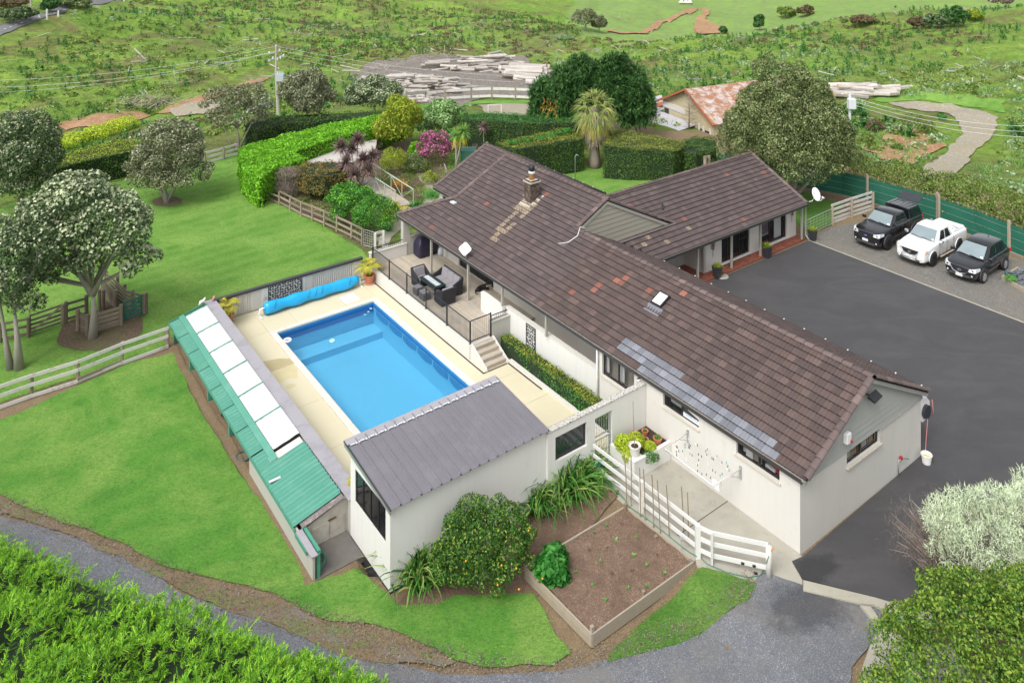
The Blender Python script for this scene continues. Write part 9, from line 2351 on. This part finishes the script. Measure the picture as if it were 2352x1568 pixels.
for k in range(4):x=.45+k*.68;m_=MB(SM);m_.box(x,x+.56,-2.72,-2.66,.35,1.15);w_=m_.build('window',M['porcelain'],sh2);m_=MB(SM);m_.box(x+.26,x+.30,-2.74,-2.72,.35,1.15);m_.box(x,x+.56,-2.74,-2.72,.72,.76);m_.build('glazing_bar',M['shed_white'],w_)
for x in(W_*.72,W_*.80,W_*.93):m_=MB(SM);m_.box(x,x+.22,-.1,-.02,-1,2.2);m_.build('stud',M['shed_white'],sh2)
m_=MB(SM);m_.box(W_*.75,W_*.79,-.05,-.01,-1,1.8);m_.box(W_*.84,W_*.92,-.05,-.01,-1,1.8);m_.build('doorway',M['room'],sh2)
p=atY((1600,205),b.y+4);m_=MB();m_.tube([p-Vector((0,0,1.0)),p+Vector((0,0,1.2))],.03,5);m_.bar(p+Vector((-.7,0,1.1)),p+Vector((.6,0,1.15)),.03,.03)
for k in range(5):m_.bar(p+Vector((-.6+k*.27,-.3,1.12)),p+Vector((-.6+k*.27,.3,1.12)),.025,.025)
tag(m_.build('tv_aerial',M['steel']),'old television aerial on the rusty shed roof','aerial')
b2=at((1500,285),-2.2);o=thing('iron_roof_shed','low shed roofed in pale and rusty iron left of the farm shed','shed',b2)
m_=MB();a_=at((1496,238),.4);c_=at((1530,262),.2);m_.slabpoly([atY((1480,228),86),atY((1520,218),90),atY((1530,258),84),atY((1498,266),80)],.08);m_.build('roof',M['old_iron'],o);m_=MB();m_.slabpoly([atY((1496,240),84.5),atY((1526,232),86),atY((1528,240),85.4),atY((1500,250),84)],.1);m_.build('ridge',M['rust_trim'],o)
for k in range(4):p=atY((1503+k*7,262+k*2),81);m_=MB();m_.tube([p,p-Vector((0,0,2.5))],.06,5);m_.build('post',M['shed_white'],o)
for(x,y,h,lb)in((1582,322,4.6,'bare brown dead conifer left of the shed doorway'),(1600,318,4.2,'bare brown dead conifer in front of the shed roof'),(1622,320,2.6,'half dead conifer with one green side')):
 c=at((x,y),-1.4);o=thing('dead_conifer',lb,'tree',c);st=[([(0,0,0),(.05,0,h*.5),(0,0,h)],1)]
 for k in range(26):a=k*2.4;z=h*(.15+.8*k/26);L=.28*(h-z)+.35;st.append(([(0,0,z),(math.cos(a)*L*.6,math.sin(a)*L*.6,z+.1),(math.cos(a)*L,math.sin(a)*L,z+.32)],.22))
 limbs(o,c,st,M['l_twig'],.09,5);lv=LV();P_=np.array([np.array(c)+np.array(s_[0][2])for s_ in st[1:]]);P_=np.repeat(P_,16,0)+RNG.normal(size=(len(P_)*16,3))*.18;lv.straps(P_,RNG.normal(size=P_.shape),.25,.018,0,1);lv.build('twigs',[M['l_twig']],o)
 if h<4.4:foliage(o,[(c.x+.7,c.y-.2,c.z+1.3,.8,.6,.5),(c.x+.2,c.y-.3,c.z+.5,.7,.5,.5)],1400,.16,M['l_conifer'])
# scattered vegetation on the hills
_masks=[PH(q)for q in([(838,145),(1000,124),(1200,124),(1345,215),(1215,245),(950,262),(820,235)],[(1060,236),(1260,232),(1260,270),(1060,272)],[(2000,215),(2310,230),(2310,320),(2200,420),(2080,420),(2180,310),(2000,262)],[(-60,110),(280,-10),(300,8),(60,78),(-60,130)],[(80,300),(400,235),(640,172),(640,200),(480,262),(150,310)])]
_masks=[np.array(m)for m in _masks]
def scatter(n,y0,y1,minsd=7,clus=None,thr=0.0,seed=0,pxr=(-80,2430),pyr=(-60,520),pastures=False):
 Y=RNG.uniform(y0**1.0,y1,n*2);X=RNG.uniform(-.68,.68,n*2)*Y;z=hq(X,Y);px=CXP+X/Y*FPX;py=YH+(CAMH-z)*FPX/Y
 k=(poly_sd(X,Y,_PL)>minsd)&(px>pxr[0])&(px<pxr[1])&(py>pyr[0])&(py<pyr[1])
 for m in _masks:k&=poly_sd(X,Y,m)>.3
 if clus:k&=fbm(X,Y,clus,4,seed)>thr
 if not pastures:k&=~((Y>172)&(px>1330))
 return X[k][:n],Y[k][:n],z[k][:n]
def seed_mesh(s):
 lv=LV();n=34;t_=np.arange(n)/n;a=t_*40+s;r=.42*(1-t_)+.05;p=np.stack([0*t_,0*t_,.05+t_*.65],1);d=np.stack([np.cos(a),np.sin(a),.5+t_],1);lv.straps(p,d,r+.16,.13,.1,2)
 lv.leaves(p+RNG.normal(size=p.shape)*[.2,.2,.08],rnd_dirs(n),.26,.6);return np.concatenate(lv.V),np.concatenate(lv.F)
SV_=[seed_mesh(s)for s in range(4)];SMs=[np_mesh('pine_seedling',v,f,M['l_pine'])for v,f in SV_]
X,Y,Z=scatter(3600,76,235,5,24,-.10,31);od=np.argsort(Y);X,Y,Z=X[od],Y[od],Z[od]
for i in range(300):
 s_=RNG.uniform(.7,1.4);o=link('pine_seedling',SMs[i%4],None,Matrix.Translation((X[i],Y[i],Z[i]-.05))@Matrix.Rotation(RNG.uniform(0,6),4,'Z')@Matrix.Diagonal((s_*1.15,s_*1.15,s_*.85,1)));tag(o,'dark green young pine planted on the cleared hillside','pine seedling','young pines on the hillside')
def bulk(name,label,VF,X,Y,Z,smin,smax,mat):
 V=[];F_=[];b_=0
 for i in range(len(X)):
  v,f=VF[i%len(VF)];s_=RNG.uniform(smin,smax);a=RNG.uniform(0,6.28);c,s2=math.cos(a),math.sin(a);v=v*s_
  V.append(np.column_stack([v[:,0]*c-v[:,1]*s2+X[i],v[:,0]*s2+v[:,1]*c+Y[i],v[:,2]+Z[i]-.05]));F_.append(f+b_);b_+=len(v)
 o=link(name,np_mesh(name,np.concatenate(V),np.concatenate(F_),mat));tag(o,label,kind='stuff');return o
bulk('pine_seedling','young pines farther up the cleared hillside',[(v,f[::3])for v,f in SV_],X[300:],Y[300:],Z[300:],.7,1.5,M['l_pine'])
def tuftVF(n,L,w,e,sp):
 out=[]
 for s in range(4):
  lv=LV();a=RNG.uniform(0,6.283,n);ee=RNG.uniform(*e,n);lv.straps(RNG.normal(size=(n,3))*[sp,sp,.05],np.stack([np.cos(a)*np.cos(ee),np.sin(a)*np.cos(ee),np.sin(ee)],1),L*RNG.uniform(.5,1.2,n),w,.3,1);out.append((np.concatenate(lv.V),np.concatenate(lv.F)))
 return out
def dome(n,r,h,s):
 out=[]
 for k in range(4):
  lv=LV();u=rnd_dirs(n*2);u=u[u[:,2]>-.1][:n];lv.leaves(u*[r,r,h]*RNG.uniform(.7,1.05,(len(u),1)),jn(u,.7),s,.7);out.append((np.concatenate(lv.V),np.concatenate(lv.F)))
 return out
DM=dome(34,.75,.5,.40);TF=tuftVF(20,.7,.10,(.3,1.4),.4)
X,Y,Z=scatter(2200,74,230,4,30,.06,55);bulk('bracken','brown bracken and dead scrub in patches on the hillside',DM,X,Y,Z,.4,1.2,M['l_brown'])
X,Y,Z=scatter(1500,74,200,3,22,.0,77);bulk('pale_weeds','pale green weeds dotted over the hillside',DM,X,Y,Z,.35,.95,M['l_weed'])
X,Y,Z=scatter(3000,66,150,2,None,0,5);bulk('rough_grass','rough grass tussocks on the hillside',TF,X,Y,Z,.6,1.3,M['l_grass'])
X,Y,Z=scatter(3400,66,235,1.5,30,-.05,91);bulk('green_scrub','low green scrub on the hillside',DM,X,Y,Z,.35,1.1,M['l_rough'])
X,Y,Z=scatter(900,58,96,1,None,0,13,(1950,2450),(150,520));X,Y,Z=X[:420],Y[:420],Z[:420];bulk('green_scrub','weedy growth around the bend of the farm track',DM,X,Y,Z,.3,.75,M['l_weed'])
X,Y,Z=scatter(700,58,98,.8,None,0,14,(1950,2450),(150,520));bulk('rough_grass','long green grass beside the farm track',TF,X,Y,Z,.8,1.4,M['l_tuft'])
FM=[log_mesh(L,r,20+i)for i,(L,r)in enumerate(((3.2,.10),(4.6,.13),(2.2,.09),(6.2,.15)))]
for m in FM:m.materials[0]=M['log'];m.materials[1]=M['log']
X,Y,Z=scatter(170,84,190,8,None,0,6)
for i in range(len(X)):
 o=link('fallen_log',FM[i%4],None,Matrix.Translation((X[i],Y[i],Z[i]+.22))@Matrix.Rotation(RNG.uniform(0,6.28),4,'Z')@Matrix.Rotation(RNG.normal()*.12,4,'Y')@Matrix.Scale(RNG.uniform(.35,.85),4));tag(o,'bleached fallen trunk lying on the cleared hillside','fallen log','fallen trunks on the hillside')
lv=LV();
for(x,y,w,d,n)in((380,236,5.5,1.6,420),(340,232,3,1.2,160),(420,193,1.5,1.2,70),(560,222,2.2,.8,70),(1000,130,4,1.5,160),(880,160,3,1.5,120),(1420,40,6,2,160),(320,140,4,1.2,80),(590,190,1.6,1,60),(700,80,5,1.5,110),(970,60,5,2,110),(520,158,2.5,1,80)):
 c=np.array(hit((x,y)));p=c+RNG.normal(size=(n,3))*[w*.5,d,.18]+[0,0,.3];dd=RNG.normal(size=(n,3))*[1,.8,.22];lv.straps(p,dd,RNG.uniform(.6,2.2,n),RNG.uniform(.05,.12,n),.05,1,tip=.6)
tag(lv.build('slash',[M['l_dead']]),'heaps of bleached branches left after felling',kind='stuff')
def fartree(label,px,py,w,h,mat,n=3500,size=.6,name='far_tree',trunk=True,cat='tree'):
 b=hit((px,py));s_=b.y/FPX;r=w/2*s_;hh=h*s_/2;o=thing(name,label,cat,b);foliage(o,clump((b.x,b.y,b.z+hh*1.05),(r,r*.8,hh),16,.36),n,size,mat)
 if trunk:limbs(o,b,[([(0,0,-.2),(0,0,hh)],1)],M['bark'],r*.08,6)
for a in(('grey gum tree on the far knoll',1345,72,66,52,M['l_pohu_grey']),('smaller grey tree right of the gum on the far knoll',1376,76,36,44,M['l_pohu_grey']),('dark conical pine on the far slope',1745,70,30,36,M['l_conifer']),('small dark pine by the orange track',1661,79,20,18,M['l_conifer']),('dark round tree on the far right slope',2193,62,66,46,M['l_conifer']),('grey green bush left of the dark round tree',2150,66,60,34,M['l_pohu']),('yellow green bush right of the dark round tree',2238,48,40,26,M['l_yellow']),('green shrub clump on the far slope',1805,42,46,26,M['l_rough']),('brown bare thicket on the far slope',1850,38,40,26,M['l_brown']),('brown thicket below the far pasture',1985,58,60,22,M['l_brown']),('brown thicket left of the dark round tree',2110,66,50,26,M['l_brown']),('grey brown thicket at the upper right',2300,18,70,34,M['l_twig']),('dark bushes beside the country road',40,52,90,34,M['l_pohu']),('dark conifer beyond the country road',115,30,46,34,M['l_conifer']),('olive bushes at the upper left',170,18,80,22,M['l_dense']),('dark bushes at the top left corner',20,22,90,26,M['l_brown']),('grey bushes along the gully',1290,95,60,16,M['l_weed']),('small bush on the clay bank',2163,277,20,16,M['l_green'])):fartree(*a,trunk=False if 'bush' in a[0]or 'thicket' in a[0]else True,size=.5 if a[2]<90 else .16)
for(x,y,w,d,h)in((1990,335,40,8,.8),(2095,290,60,9,.9),(2130,310,46,7,.9),(2010,300,50,9,.7),(2060,345,30,6,.4)):
 b=hit((x,y));s_=b.y/FPX;o=thing('bank_shrub',{1990:'low shrub on the left of the clay bank',2095:'brown green shrub above the clay bank',2130:'round shrub at the crest of the clay bank',2010:'brown grass mound behind the tree',2060:'weeds growing low on the clay bank'}[x],'shrub',b);foliage(o,clump((b.x,b.y,b.z+h*.5),(w/2*s_,w/3*s_,h),12,.4),2200,.16,M['l_rough']if x!=2010 else M['l_brown'])
for k,x in enumerate((1565,1575,1584)):
 b=hit((x,9));o=thing('far_vehicle',['leftmost of the tiny white vehicles at the top edge','middle one of the tiny white vehicles at the top edge','rightmost of the tiny white vehicles at the top edge'][k],'vehicle',b);m_=MB();m_.box(b.x-.9,b.x+.9,b.y-1,b.y+1,b.z,b.z+.9);m_.box(b.x-.5,b.x+.6,b.y-.8,b.y+.8,b.z+.9,b.z+1.5);m_.build('body',M['white'],o,bevel=.1)
 m_=MB();m_.box(b.x-.95,b.x+.95,b.y-1.05,b.y-.95,b.z,b.z+.3);m_.build('tyre',M['rubber'],o)
